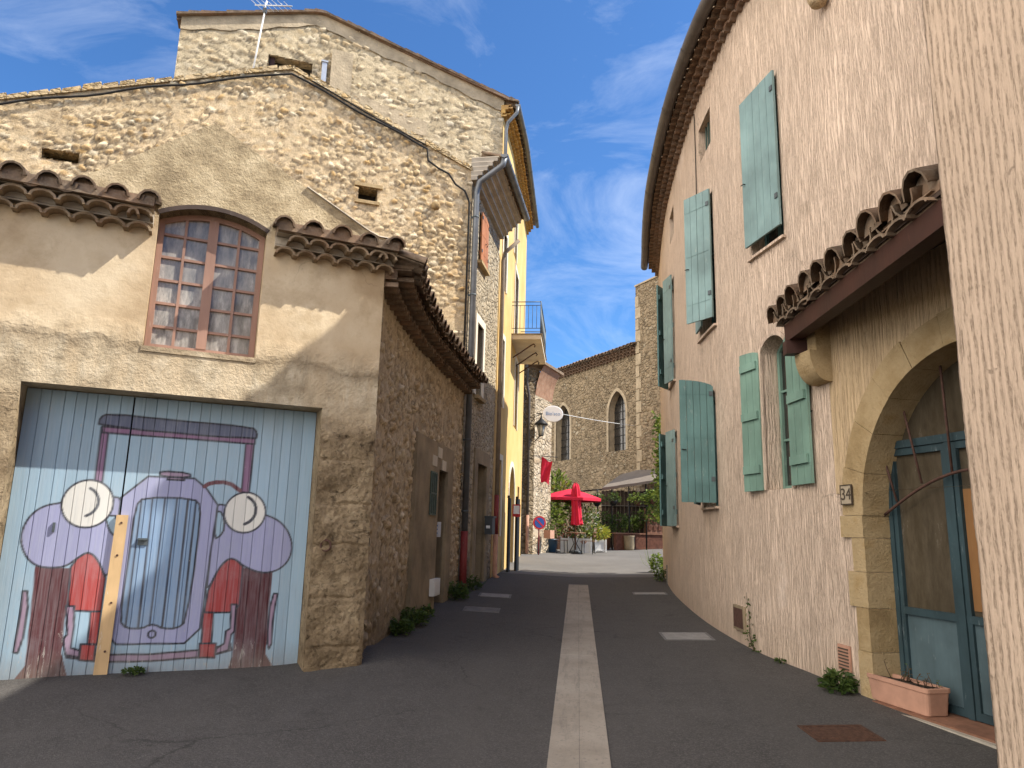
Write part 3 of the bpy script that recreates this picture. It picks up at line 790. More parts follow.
def genoise(mb, F, s0, s1, z, rows=2, proj=0.11, rowh=0.10, pitch=0.21, m=0, ms=1, seg=6, start=0.0):
    """corbelled courses of half-round tile mouths under an eave, with mortar slabs between"""
    for k in range(rows):
        zz = z + k * rowh; o1 = start + proj * (k + 1); o0 = start + proj * k - 0.04
        n = max(1, int(round(abs(s1 - s0) / pitch)))
        r = abs(s1 - s0) / n * 0.5
        rh = rowh * 0.80
        for i in range(n):
            s = s0 + (s1 - s0) * (i + 0.5 + (0.5 if k % 2 and n > 1 else 0) * (1 if i < n - 1 else 0)) / n
            n_ = F.nrm(s); t = F.tan(s)
            j = random.uniform(-0.008, 0.008)
            A = F.pt(s, zz, o1 + j); B = F.pt(s, zz, o0)
            # arch squashed to the course height
            rowsv = []
            for p in (A, B):
                ou = [p + t * math.cos(math.pi * q / seg) * r * 1.0 + V((0, 0, math.sin(math.pi * q / seg) * rh)) for q in range(seg + 1)]
                inn = [p + t * math.cos(math.pi * q / seg) * (r - 0.022) + V((0, 0, math.sin(math.pi * q / seg) * (rh - 0.02))) for q in range(seg, -1, -1)]
                rowsv.append(ou + inn)
            idx = mb.grid(rowsv, m, False, True)
            N = seg + 1; e = idx[0]
            for q in range(seg):
                mb.f.append([e[q], e[q + 1], e[2 * N - 2 - q], e[2 * N - 1 - q]]); mb.mi.append(m); mb.sm.append(False)
        fbox(mb, F, s0, s1, zz + rh + 0.003, zz + rowh, start - 0.05, o1 - 0.025, ms)
        fbox(mb, F, s0, s1, zz + 0.002, zz + rh, start - 0.05, o0 + 0.02, ms)

from mathutils import noise as mnoise
def f_attr_stone(t):
    c = t.n('ShaderNodeAttribute', attribute_name='stone').outputs['Color']
    fine = t.noise(t.pos, 34., 6, 0.72)
    c = t.mix(t.ramp(fine, [(0.34, 0.55), (0.56, 0)]), c, t.mix(0.6, c, (0.08, 0.06, 0.04)))
    c = t.mix(t.ramp(t.noise(t.pos, 60., 4, 0.7), [(0.60, 0), (0.74, 0.35)]), c, (0.80, 0.74, 0.62))
    st = t.ramp(t.noise(t.map(t.pos, (1, 1, 0.45)), 0.8, 6, 0.66), [(0.48, 0), (0.74, 0.42)])
    c = t.mix(st, c, t.mix(0.6, c, (0.13, 0.105, 0.075)))
    h = t.m('ADD', fine, t.m('MULTIPLY', t.noise(t.pos, 11., 5, 0.65), 0.7))
    t.fin(c, 0.95, t.bump(h, 0.8, 0.02), 0.12)
mat('laid_stone', f_attr_stone)
def stone_sheet(name, parent, F, s0, s1, z0, z1, res, pal, mortar, size=(0.17, 0.10), relief=0.05, seed=0.0, top=None, holes=(), dark=None, skim=0.5, o=0.0):
    """a rubble wall face laid stone by stone: every stone stands proud of its joints and has its own tone"""
    ns = int((s1 - s0) / res) + 1; nz = int((z1 - z0) / res) + 1
    S = np.linspace(s0, s1, ns); verts = []; cols = []
    pal = [np.array(p) for p in pal]; mortar = np.array(mortar)
    rnd = {}
    r2 = random.Random(int(seed * 100) + 5)
    for j in range(nz):
        for i in range(ns):
            sv = S[i]; tz = z1 if top is None else top(sv)
            zz = z0 + (tz - z0) * j / (nz - 1)
            wx = mnoise.noise((sv * 1.7 + seed, zz * 1.7, seed)); wz = mnoise.noise((sv * 1.5, zz * 2.1 + seed, seed + 9))
            lx = mnoise.noise((sv * 0.45 + 3, zz * 0.55, seed + 4)); lz = mnoise.noise((sv * 0.5 + 13, zz * 0.6, seed + 6))
            p = ((sv + 0.07 * wx + 0.30 * lx) / size[0] + seed * 7, (zz + 0.05 * wz + 0.22 * lz) / size[1], 0.37)
            fx = mnoise.noise((sv * 16, zz * 16, seed)) ; p = (p[0] + 0.16 * fx, p[1] + 0.16 * mnoise.noise((sv * 15 + 40, zz * 15, seed)), 0.37)
            d, pts = mnoise.voronoi(p)
            key = (round(pts[0].x, 3), round(pts[0].y, 3), round(pts[0].z, 3))
            if key not in rnd: rnd[key] = (r2.random(), r2.random(), r2.random())
            a, b, c = rnd[key]
            e = (d[1] - d[0])
            ro = min(e * 1.3, 0.95 - d[0]) - 0.10 + 0.10 * fx
            t_ = min(max(ro / 0.34, 0), 1); dome = t_ * t_ * (3 - 2 * t_)
            bur = min(max(0.5 + (b - 0.5) * 1.2 + 0.8 * mnoise.noise((sv * 0.8 + 20, zz * 0.8, seed)) + (0.5 - skim), 0.08), 1)
            fine = mnoise.fractal((sv * 9, zz * 9, seed + 2), 1.0, 2.0, 4)
            hgt = relief * (dome * (0.30 + 0.70 * c) * bur + 0.10 * fine)
            q = F.pt(sv, zz, o + hgt - relief * 0.25)
            verts.append(q)
            x = a * (len(pal) - 1); i0 = min(int(x), len(pal) - 2); col = pal[i0] * (1 - (x - i0)) + pal[i0 + 1] * (x - i0)
            col = col * (0.82 + 0.36 * c)
            m_ = mortar * (1.0 + 0.35 * fine)
            if dome < 0.2: m_ = m_ * (0.55 + 2.25 * dome if bur > 0.45 else 1)
            kk = dome * (0.35 + 0.65 * bur)
            cc = m_ * (1 - kk) + col * kk
            if dark is not None:
                dd_ = min(max((dark - zz + 0.5 * fine) / 0.9, 0), 1) * 0.7
                cc = cc * (1 - dd_) + np.array((0.085, 0.068, 0.048)) * dd_
            cols.append((cc[0], cc[1], cc[2], 1.0))
    fl = []
    for j in range(nz - 1):
        for i in range(ns - 1):
            sm = (S[i] + S[i + 1]) / 2; tz = z1 if top is None else top(sm); zm = z0 + (tz - z0) * (j + 0.5) / (nz - 1)
            if any(h[0] < sm < h[1] and h[2] < zm < h[3] for h in holes): continue
            a_ = j * ns + i; fl.append((a_, a_ + 1, a_ + ns + 1, a_ + ns))
    off = V(root_of(parent).location)
    me = bpy.data.meshes.new(name); me.from_pydata([tuple(v - off) for v in verts], [], fl)
    at = me.color_attributes.new('stone', 'FLOAT_COLOR', 'POINT'); at.data.foreach_set('color', np.clip(np.array(cols), 0.01, 0.95).ravel().astype(np.float32))
    me.materials.append(MATS['laid_stone']); me.polygons.foreach_set('use_smooth', [True] * len(fl)); me.update()
    ob = bpy.data.objects.new(name, me); COL.objects.link(ob); ob.parent = parent
    return ob

def roof_slab(mb, pts, th=0.1, m=0):
    """sloping roof sheet with thickness; pts: 4 corners of the top face"""
    P = [V(p) for p in pts]
    mb.hexa([p - V((0, 0, th)) for p in P] + P, m)

def text_mesh(body, size, origin, ax, az, m, parent, name='lettering', depth=0.002):
    cu = bpy.data.curves.new('t', 'FONT'); cu.body = body; cu.size = size; cu.align_x = 'CENTER'; cu.align_y = 'CENTER'; cu.extrude = depth
    to = bpy.data.objects.new('t', cu); COL.objects.link(to)
    dg = bpy.context.evaluated_depsgraph_get(); dg.update()
    me = bpy.data.meshes.new_from_object(to.evaluated_get(dg))
    bpy.data.objects.remove(to); bpy.data.curves.remove(cu)
    ax, az = V(ax).normalized(), V(az).normalized(); ay = ax.cross(az)
    off = V(root_of(parent).location)
    for v in me.vertices:
        c = v.co.copy(); v.co = V(origin) + ax * c.x + az * c.y + (-ay) * (-c.z) * 1.0 - off if False else V(origin) + ax * c.x + az * c.y + ax.cross(az) * c.z - off
    me.materials.clear(); me.materials.append(MATS[m]); me.name = name
    o = bpy.data.objects.new(name, me); COL.objects.link(o); o.parent = parent
    return o

# ================================================================== GROUND
def surface(name, xs, ys, lift, m, kind='structure'):
    mb = MB(); mb.grid([[(x, y, zg(x, y) + lift) for x in xs] for y in ys], 0, True)
    o = mb.build(name, m); o['kind'] = kind
    return o
xs = sorted({-400., -150., -60., -25., -14., 14., 25., 60., 150., 400.} | set(np.round(np.arange(-10, 10.01, 0.5), 2)))
ys = sorted({-400., -150., -60., -30., 45., 60., 100., 200., 500.} | set(np.round(np.arange(-14, 40.1, 0.5), 2)))
surface('ground', xs, ys, -0.02, 'earth')
xs = sorted(set(np.round(np.concatenate([np.arange(-9, 9.01, 0.3), [-0.2, 0.2], np.arange(-3, -1.4, 0.1)]), 3)))
ys = sorted(set(np.round(np.concatenate([np.arange(-12, 46.01, 0.5), np.arange(6, 9, 0.1)]), 3)))
surface('road', xs, ys, 0.0, 'asphalt')
mat('plaza_asphalt', lambda t: t.fin(t.mix(t.ramp(t.noise(t.pos, 60., 4, 0.7), [(0.35, 0.5), (0.6, 0)]), t.ramp(t.noise(t.pos, 0.7, 6, 0.65), [(0.3, (0.125, 0.118, 0.108)), (0.55, (0.165, 0.156, 0.143)), (0.75, (0.20, 0.19, 0.175))]), (0.08, 0.075, 0.07)), 0.9, t.bump(t.noise(t.pos, 70., 4), 0.6, 0.005), 0.3))
surface('plaza', sorted(set(np.round(np.concatenate([np.arange(-9, 9.01, 0.3), [-0.2, 0.2]]), 3))), sorted(set(np.round(np.arange(17.5, 46.01, 0.5), 3))), 0.004, 'plaza_asphalt')
# the pale drain strip down the middle: two rows of slabs with a fine joint
mb = MB()
y = -6.0
while y < 15.75:
    L = min(2.4, 15.78 - y)
    for x0, x1 in ((-0.185, 0.0165), (0.0185, 0.215)):
        j = random.uniform(0, 0.002)
        a, b = y + 0.001, y + L - 0.001
        pts = [(x0, a), (x1, a), (x1, b), (x0, b)]
        mb.hexa([(px, py, zg(px, py) - 0.03) for px, py in pts] + [(px, py, zg(px, py) + 0.006 + j) for px, py in pts])
    y += L
o = mb.build('drain_pavement', 'strip_concrete'); o['kind'] = 'structure'

# ================================================================== GARAGE HOUSE (left, with the painted door)
U = V((math.sin(R(60)), math.cos(R(60)), 0))
P0 = V((-2.50, 6.76, 0))
FG = Face([P0 + U * -4.8, P0 + U * 0.55], side=-1, s0=-4.8)       # front, s=0 near the right door post
FGS = Face([P0 + U * 0.55, (-2.16, 7.8), (-2.24, 9.5), (-2.20, 11.2), (-2.13, 13.16)], side=-1, smooth=4)
gh = thing('garage_house', 'low plastered house with arched window and blue garage door painted with an old car', 'house', (-2.02, 7.03, zg(-2.02, 7.03)))
door_h = H(-2.46, 0.02, 0.10, 2.72)
win_h = H(-1.60, -0.64, 3.14, 4.525, 0.13, 'seg')
def gable(s):
    if s < -1.22: return max(4.57, 5.43 - (-1.22 - s) * 0.80)
    return max(4.57, 5.43 - (s + 1.22) * 0.52)
mb = MB()
wall(mb, FG, -4.8, 0.55, -0.3, 4.56, [door_h, win_h], top=gable, depth=[0.32, 0.20], d=0.25)
mb.build('front_wall', 'plaster_garage', gh)
# rough stone post right of the door: worn blocks with joints, modelled in relief
mb = MB(); joints = [0.50, 0.93, 1.42, 1.80, 2.22]; rows = []
for z in steps(-0.10, 2.70, 0.0125):
    row = []
    for s in steps(0.022, 0.556, 0.0125):
        n1 = mnoise.fractal((s * 5, z * 5, 3.1), 1.0, 2.0, 6); n2 = mnoise.fractal((s * 22, z * 22, 8.1), 1.0, 2.0, 4)
        jz = min(abs(z + 0.03 * mnoise.noise((s * 4, z * 2, 5.5)) - q) for q in joints)
        jt = max(0, 1 - jz / 0.022) * (0.35 + 0.65 * (mnoise.noise((s * 3, z * 3, 1.5)) > -0.15))
        wear = 0.05 * max(0, 1 - abs(z - 1.88) / 0.10) * max(0, 1 - abs(s - 0.18) / 0.20)
        ed = min(1, (0.556 - s) / 0.06) * min(1, (2.70 - z) / 0.25)
        pr_ = 0.030 if z < 0.93 else (0.018 if z < 1.8 else 0.012)
        o_ = (pr_ + 0.020 * n1 + 0.009 * n2 - 0.022 * jt - wear) * (0.25 + 0.75 * ed)
        row.append(FG.pt(s, z, max(o_, -0.03) + 0.004))
    rows.append(row)
mb.grid(rows, 0, True)
mb.build('corner_stones', 'plaster_garage', gh)
mb = MB()
dh = H(FGS.sY(11.2), FGS.sY(11.86), 0.35, 2.50)
reveal(mb, FGS, dh, 0.35); mb.build('doorway_reveal', 'concrete_render', gh)
stone_sheet('side_wall', gh, FGS, 0.0, FGS.S[-1], -0.1, 4.25, 0.024, [(0.38, 0.29, 0.18), (0.57, 0.455, 0.305), (0.67, 0.56, 0.39), (0.48, 0.355, 0.21), (0.74, 0.66, 0.52)], (0.53, 0.425, 0.29), (0.15, 0.095), 0.055, 7.9, None, [dh], 1.25, 0.55)
# rendered patch with the small doorway
mb = MB()
dh = H(FGS.sY(11.2), FGS.sY(11.86), 0.35, 2.50)
wall(mb, FGS, FGS.sY(9.75), FGS.sY(12.25), 0.1, 2.88, [dh], depth=0.40, o=0.045)
s0_, s1_ = FGS.sY(9.75), FGS.sY(12.25)
fbox(mb, FGS, s0_, s1_, 2.878, 2.90, -0.02, 0.043); fbox(mb, FGS, s0_, s0_ + 0.012, 0.1, 2.88, -0.03, 0.043)
mb.build('rendered_surround', 'concrete_render', gh)
mb = MB(); fill(mb, FGS, dh, -0.30)
od = mb.build('side_door', 'wood_grey', gh)
mb = MB()
for (yy, z) in ((10.85, 2.60), (11.18, 2.755), (11.50, 2.58)):
    s = FGS.sY(yy); fbox(mb, FGS, s - 0.14, s + 0.14, z - 0.08, z + 0.08, 0.03, 0.055)
pieces(mb, 'glass_block', 'plaster_pale', gh)
wh = H(FGS.sY(10.62), FGS.sY(10.98), 1.80, 2.42)
mb = MB(); fbox(mb, FGS, wh[0], wh[1], wh[2], wh[3], 0.03, 0.052, 0)
gw = mb.build('small_window', 'interior', gh)
mb = MB()
for k in range(4):
    s = wh[0] + (wh[1] - wh[0]) * k / 3; fbox(mb, FGS, s - 0.012, s + 0.012, wh[2], wh[3], 0.052, 0.07)
for z in (wh[2], (wh[2] + wh[3]) / 2, wh[3]): fbox(mb, FGS, wh[0] - 0.012, wh[1] + 0.012, z - 0.012, z + 0.012, 0.052, 0.066)
mb.build('grille', 'iron_bars_green', gw)

# ---- arched attic window
f = window(FG, win_h, 0.185, gh, 'frame_salmon', 'glass_dust_reflection', nv=3, nh=5, fw=0.055, bar=0.024)
mb = MB(); arch_band(mb, FG, win_h, 0.042, -0.14, 0.006, 0, 0, sides=False)  # thin dark strip along the top of the arched opening
lint = mb.build('arch_strip', 'wood_dark', gh)
mb = MB(); fbox(mb, FG, -1.61, -0.63, 3.09, 3.137, -0.10, 0.010); mb.build('window_sill', 'plaster_garage', gh)

# ---- garage door leaves with the mural
SKY = (0.32, 0.46, 0.575); PAL = dict(maroon=(0.105, 0.030, 0.035), maroon2=(0.085, 0.022, 0.028), red=(0.40, 0.060, 0.055), red2=(0.34, 0.05, 0.05),
    pinkp=(0.33, 0.235, 0.33), lav=(0.33, 0.345, 0.54), sky=SKY, blue=(0.215, 0.33, 0.50), purple=(0.25, 0.135, 0.24), slate=(0.115, 0.135, 0.215), white=(0.74, 0.73, 0.68), ink=(0.022, 0.022, 0.035))
MURAL = [
  ('maroon', 0, [(-2.202, 1.204), (-1.941, 1.189), (-1.933, 0.861), (-1.924, 0.503), (-1.856, 0.296), (-2.24, 0.296), (-2.17, 0.41), (-2.183, 0.724)]),
  ('maroon2', 0, [(-0.562, 1.198), (-0.276, 1.158), (-0.284, 0.786), (-0.275, 0.413), (-0.191, 0.284), (-0.602, 0.286), (-0.569, 0.405), (-0.571, 0.832)]),
  ('red', 0, [(-1.839, 1.324), (-1.782, 1.302), (-1.726, 1.227), (-1.671, 1.107), (-1.671, 0.826), (-1.921, 0.839), (-1.942, 1.197), (-1.905, 1.271)]),
  ('red', 0, [(-1.748, 0.828), (-1.671, 0.826), (-1.666, 0.556), (-1.739, 0.559)]),
  ('red2', 0, [(-0.678, 1.278), (-0.619, 1.271), (-0.551, 1.206), (-0.55, 0.863), (-0.59, 0.793), (-0.844, 0.799), (-0.83, 0.993), (-0.755, 1.198)]),
  ('red2', 0, [(-0.855, 0.8), (-0.765, 0.797), (-0.757, 0.52), (-0.839, 0.523)]),
  ('pinkp', 0, [(-1.888, 0.502), (-1.589, 0.47), (-1.245, 0.458), (-0.852, 0.475), (-0.713, 0.495), (-0.595, 0.521), (-0.578, 0.463), (-0.7, 0.434), (-0.846, 0.414), (-1.239, 0.399), (-1.581, 0.409), (-1.883, 0.459)]),
  ('pinkp', 0, [(-1.935, 0.879), (-1.876, 0.874), (-1.859, 0.715), (-1.86, 0.536), (-1.782, 0.508), (-1.778, 0.454), (-1.892, 0.48), (-1.927, 0.61), (-1.899, 0.644)]),
  ('pinkp', 0, [(-0.62, 0.865), (-0.574, 0.864), (-0.567, 0.629), (-0.595, 0.599), (-0.605, 0.464), (-0.715, 0.434), (-0.712, 0.48), (-0.648, 0.523), (-0.643, 0.631), (-0.607, 0.653)]),
  ('red', 0, [(-1.792, 0.562), (-1.679, 0.557), (-1.673, 0.42), (-1.786, 0.433)]),
  ('red2', 0, [(-0.858, 0.532), (-0.716, 0.526), (-0.716, 0.404), (-0.85, 0.41)]),
  ('lav', 2, [(-2.076, 1.74), (-2.219, 1.704), (-2.311, 1.601), (-2.344, 1.442), (-2.293, 1.297), (-2.209, 1.211), (-2.104, 1.189), (-1.982, 1.2), (-1.905, 1.271), (-1.839, 1.324), (-1.782, 1.302), (-1.726, 1.227), (-1.671, 1.107), (-1.633, 1.189), (-1.631, 1.647), (-1.62, 1.796), (-1.712, 1.807)]),
  ('lav', 2, [(-0.838, 1.773), (-0.759, 1.764), (-0.403, 1.697), (-0.216, 1.614), (-0.115, 1.44), (-0.126, 1.273), (-0.228, 1.166), (-0.379, 1.142), (-0.535, 1.202), (-0.619, 1.271), (-0.686, 1.278), (-0.755, 1.198), (-0.843, 0.974), (-0.845, 1.151), (-0.839, 1.469)]),
  ('sky', 1, [(-1.734, 1.637), (-1.691, 1.511), (-1.63, 1.455), (-1.63, 1.64)]),
  ('sky', 1, [(-0.822, 1.453), (-0.774, 1.478), (-0.739, 1.552), (-0.772, 1.694), (-0.832, 1.712)]),
  ('lav', 0, [(-1.433, 1.998), (-1.044, 1.998), (-0.936, 1.913), (-0.821, 1.762), (-0.839, 1.389), (-0.864, 0.661), (-0.983, 0.537), (-1.524, 0.551), (-1.585, 0.611), (-1.585, 1.077), (-1.634, 1.795)]),
  ('blue', 1, [(-1.448, 1.81), (-1.033, 1.815), (-0.965, 1.748), (-0.959, 1.387), (-0.988, 0.726), (-1.054, 0.667), (-1.177, 0.671), (-1.23, 0.703), (-1.286, 0.705), (-1.332, 0.676), (-1.461, 0.68), (-1.52, 0.748), (-1.51, 1.266), (-1.507, 1.729)]),
  ('pinkp', 1, [(-1.341, 2.055), (-1.086, 2.045), (-1.082, 2.004), (-1.335, 2.003)]),
  ('pinkp', 0, [(-1.276, 2.002), (-1.134, 1.997), (-1.132, 1.977), (-1.274, 1.978)]),
  ('purple', 0, [(-1.854, 2.414), (-1.795, 2.419), (-1.792, 1.928), (-1.851, 1.93)]),
  ('purple', 0, [(-0.628, 2.393), (-0.551, 2.398), (-0.557, 1.888), (-0.626, 1.893)]),
  ('purple', 0, [(-1.851, 2.422), (-0.548, 2.407), (-0.547, 2.355), (-1.845, 2.367)]),
  ('slate', 1, [(-1.882, 2.42), (-1.878, 2.5), (-1.816, 2.542), (-1.25, 2.525), (-0.582, 2.517), (-0.533, 2.469), (-0.538, 2.395)]),
  ('pinkp', 0, [(-2.264, 1.002), (-2.232, 1.002), (-2.211, 0.866), (-2.214, 0.627), (-2.235, 0.51), (-2.264, 0.518), (-2.263, 0.622), (-2.258, 0.797)]),
  ('pinkp', 0, [(-0.251, 0.958), (-0.214, 0.954), (-0.229, 0.841), (-0.237, 0.705), (-0.232, 0.507), (-0.252, 0.46), (-0.268, 0.508), (-0.277, 0.706), (-0.273, 0.842)]),
]
def chaikin(p, n):
    for _ in range(n):
        q = []
        for a, b in zip(p, p[1:] + p[:1]):
            q += [(a[0] * .75 + b[0] * .25, a[1] * .75 + b[1] * .25), (a[0] * .25 + b[0] * .75, a[1] * .25 + b[1] * .75)]
        p = q
    return p
def seg_dist(X, Y, a, b):
    dx, dy = b[0] - a[0], b[1] - a[1]; L = dx * dx + dy * dy + 1e-12
    t = np.clip(((X - a[0]) * dx + (Y - a[1]) * dy) / L, 0, 1)
    return np.hypot(X - a[0] - t * dx, Y - a[1] - t * dy)
def paint(X, Y):
    C = np.empty(X.shape + (3,)); C[:] = SKY
    def lay(k, col): C[:] = C * (1 - k[..., None]) + np.array(col) * k[..., None]
    LW = 0.0085
    def stroke(D, w=LW): lay(np.clip((w - D) / 0.006 + 0.5, 0, 1), PAL['ink'])
    def poly(pts, col, line=True):
        inside = np.zeros(X.shape, bool); D = np.full(X.shape, 9.)
        for a, b in zip(pts, pts[1:] + pts[:1]):
            D = np.minimum(D, seg_dist(X, Y, a, b))
            cond = ((a[1] > Y) != (b[1] > Y))
            with np.errstate(divide='ignore', invalid='ignore'):
                xi = (b[0] - a[0]) * (Y - a[1]) / (b[1] - a[1] + 1e-12) + a[0]
            inside ^= cond & (X < xi)
        sd = np.where(inside, D, -D)
        lay(np.clip(sd / 0.006 + 0.5, 0, 1), PAL[col])
        if line: stroke(D)
    def disc(c, r, col, rz=1.0):
        d = np.hypot(X - c[0], (Y - c[1]) * rz)
        lay(np.clip((r - d) / 0.006 + 0.5, 0, 1), PAL[col]); stroke(np.abs(d - r))
    def line(pts, w):
        D = np.full(X.shape, 9.)
        for a, b in zip(pts[:-1], pts[1:]): D = np.minimum(D, seg_dist(X, Y, a, b))
        stroke(D, w)
    for i, (col, sm, pts) in enumerate(MURAL): poly(chaikin(pts, sm), col, col not in ('maroon', 'maroon2'))
    # steering wheel
    D = np.full(X.shape, 9.); sw = [(-0.954, 1.930), (-0.92, 1.955), (-0.86, 1.972), (-0.79, 1.977), (-0.72, 1.960), (-0.64, 1.905)]
    for a, b in zip(sw[:-1], sw[1:]): D = np.minimum(D, seg_dist(X, Y, a, b))
    lay(np.clip((0.019 - D) / 0.006 + 0.5, 0, 1), (0.13, 0.03, 0.04))
    for a, b in (((-1.376, 1.805), (-1.368, 0.685)), ((-1.274, 1.809), (-1.279, 0.70)), ((-1.174, 1.809), (-1.178, 0.679)), ((-1.081, 1.809), (-1.084, 0.676)), ((-1.011, 1.79), (-1.017, 0.70)), ((-1.464, 1.79), (-1.467, 0.69))):
        line([a, b], 0.008)
    disc((-1.253, 0.625), 0.030, 'lav')
    disc((-1.880, 1.737), 0.197, 'white', 0.96)
    disc((-0.575, 1.702), 0.184, 'white', 0.98)
    def arc(c, r, a0, a1): return [(c[0] + r * math.cos(R(a)), c[1] + r * math.sin(R(a))) for a in np.linspace(a0, a1, 9)]
    line(arc((-1.93, 1.752), 0.130, 66, -68), 0.012)
    line(arc((-0.615, 1.722), 0.136, 66, -70), 0.014)
    return C
doors = []
for (a, b, nm) in ((-2.455, -1.628, 1), (-1.614, 0.015, 2)):
    zb = 0.285; zt = 2.712
    # boards 13 to 16 cm wide with a groove between them
    edges = [a]
    while edges[-1] < b - 0.09:
        edges.append(min(b, edges[-1] + random.uniform(0.078, 0.108)))
    edges[-1] = b
    sx = []
    for e0, e1 in zip(edges[:-1], edges[1:]):
        n = max(2, int((e1 - e0 - 0.012) / 0.008))
        sx += list(np.linspace(e0 + 0.0045, e1 - 0.0045, n)) + [e1 - 0.0015, e1 + 0.0015]
    sx = [a] + sx[:-2] + [b]
    sx = np.array(sx); nz = int((zt - zb) / 0.008); sz = np.linspace(zb, zt, nz)
    X, Y = np.meshgrid(sx, sz)
    C = paint(X, Y)
    gro = np.zeros(len(sx)); tint = np.ones(len(sx))
    for e0, e1 in zip(edges[:-1], edges[1:]):
        tint[(sx > e0) & (sx <= e1)] = random.uniform(0.86, 1.08)
    for e in edges[1:-1]: gro[np.abs(sx - e) < 0.0025] = 1
    C *= tint[None, :, None]
    C = np.where(gro[None, :, None] > 0, C * 0.72, C)
    nrm = FG.nrm(0); OFF = V(gh.location)
    # irregular saw-cut bottoms of the boards
    base = np.array([[*(FG.pt(s, 0, -0.29))] for s in sx])
    verts = np.zeros((nz, len(sx), 3)); verts[:, :, :2] = base[None, :, :2]
    verts[:, :, 0] -= gro[None, :] * 0.006 * nrm.x; verts[:, :, 1] -= gro[None, :] * 0.006 * nrm.y
    verts[:, :, 2] = sz[:, None]
    verts -= np.array(OFF)[None, None, :]
    W = len(sx); ii = np.arange((nz - 1) * W).reshape(nz - 1, W)[:, :-1].ravel()
    F4 = np.stack([ii, ii + 1, ii + W + 1, ii + W], 1)
    vl = verts.reshape(-1, 3).tolist(); fl = F4.tolist()
    # back and edges so that the leaf has its thickness
    k0 = len(vl)
    for s, z in ((a, zb), (b, zb), (b, zt), (a, zt)):
        p = FG.pt(s, z, -0.335) - OFF; vl.append((p.x, p.y, p.z))
    c = [0, W - 1, nz * W - 1, (nz - 1) * W]
    fl += [[k0 + 3, k0 + 2, k0 + 1, k0]] + [[c[i], k0 + i, k0 + (i + 1) % 4, c[(i + 1) % 4]] for i in range(4)]
    me = bpy.data.meshes.new('garage_door'); me.from_pydata(vl, [], fl)
    at = me.color_attributes.new('paint', 'FLOAT_COLOR', 'POINT')
    cols = np.ones((len(vl), 4)); cols[:k0, :3] = C.reshape(-1, 3); cols[k0:, :3] = SKY
    at.data.foreach_set('color', cols.ravel().astype(np.float32))
    me.materials.append(MATS['door_mural']); me.update()
    o = bpy.data.objects.new('garage_door', me); COL.objects.link(o); o.parent = gh
    doors.append(o)
mb = MB()      # timber cover strip nailed over the meeting edge
mb.hexa([FG.pt(-1.668, 0.27, -0.288), FG.pt(-1.562, 0.27, -0.288), FG.pt(-1.562, 0.27, -0.262), FG.pt(-1.668, 0.27, -0.262),
         FG.pt(-1.645, 1.648, -0.288), FG.pt(-1.552, 1.648, -0.288), FG.pt(-1.552, 1.648, -0.262), FG.pt(-1.645, 1.648, -0.262)])
bt = mb.build('batten', 'batten_tan', doors[1])
mb = MB()
for z in (0.5, 0.9, 1.3, 1.58):
    p = FG.pt(-1.60, z, -0.262); mb.tube([p, p + FG.nrm(0) * 0.006], 0.010, 0, 8)
pieces(mb, 'nail', 'iron_rust', bt)
mb = MB(); fbox(mb, FG, -1.455, -1.375, 1.39, 1.45, -0.288, -0.278); fbox(mb, FG, -1.45, -1.38, 1.432, 1.446, -0.278, -0.262); pieces(mb, 'lock_plate', 'iron_grey', doors[1])
mb = MB(); fbox(mb, FG, -2.118, -2.100, 1.49, 1.57, -0.288, -0.272); mb.build('latch', 'iron_grey', doors[0])
mb = MB(); fbox(mb, FG, -2.455, 0.015, 0.25, 2.715, -0.40, -0.36); mb.build('dark_gap_backing', 'interior', gh)  # added dark sheet standing in for the unlit garage behind the leaf gap
mb = MB()
ring = [FG.pt(0.14 + 0.045 * math.cos(t), 1.415 + 0.05 * math.sin(t), 0.03 + 0.01 * math.cos(t)) for t in [2 * math.pi * k / 18 for k in range(19)]]
mb.tube(ring, 0.010, 0, 6, cap=False); p = FG.pt(0.14, 1.465, -0.02); mb.tube([p, p + FG.nrm(0) * 0.06], 0.013)
mb.build('iron_ring', 'iron_rust', gh)

# ---- eaves: two short runs on the front, a long one round the side
for (a, b) in ((-4.8, -1.635), (-0.565, 0.62)):
    mb = MB()
    genoise(mb, FG, a, b, 4.175, 2, 0.115, 0.095, 0.215, 0, 1)
    canal(mb, FG, a + 0.05, b - 0.04, 4.43, 0.30, 0.46, 0.30, 0.265, 2, 0.095)
    fbox(mb, FG, a, b, 4.355, 4.44, -0.03, 0.27, 2)
    mb.build('tile_eave', ['tile_genoise', 'soffit', 'tile_old'], gh)
mb = MB()
L = FGS.S[-1]
genoise(mb, FGS, 0.02, L, 4.06, 2, 0.15, 0.10, 0.21, 0, 0)
canal(mb, FGS, -0.04, L, 4.36, 0.42, 1.1, 0.30, 0.24, 0, 0.09)
fbox(mb, FGS, 0.02, L, 4.265, 4.30, -0.03, 0.30, 0)
mb.build('tile_eave', ['tile_old'], gh)['label'] = 'dark tiled eave over the side wall'
# roof behind
mb = MB()
bk = FGS.pt(L, 0, 0)
ridge_f = FG.pt(-1.22, 5.38, -0.05); ridge_b = ridge_f + V((-0.9, 7.2, 0)) * 0.8
roof_slab(mb, [FG.pt(0.50, 4.42, -0.45), V((bk.x - .08, bk.y - .05, 4.34)), V((-9.6, 9.7, 4.34)), FG.pt(-4.8, 4.42, -0.45)], 0.08)
mb.build('roof', 'tile_brown', gh)
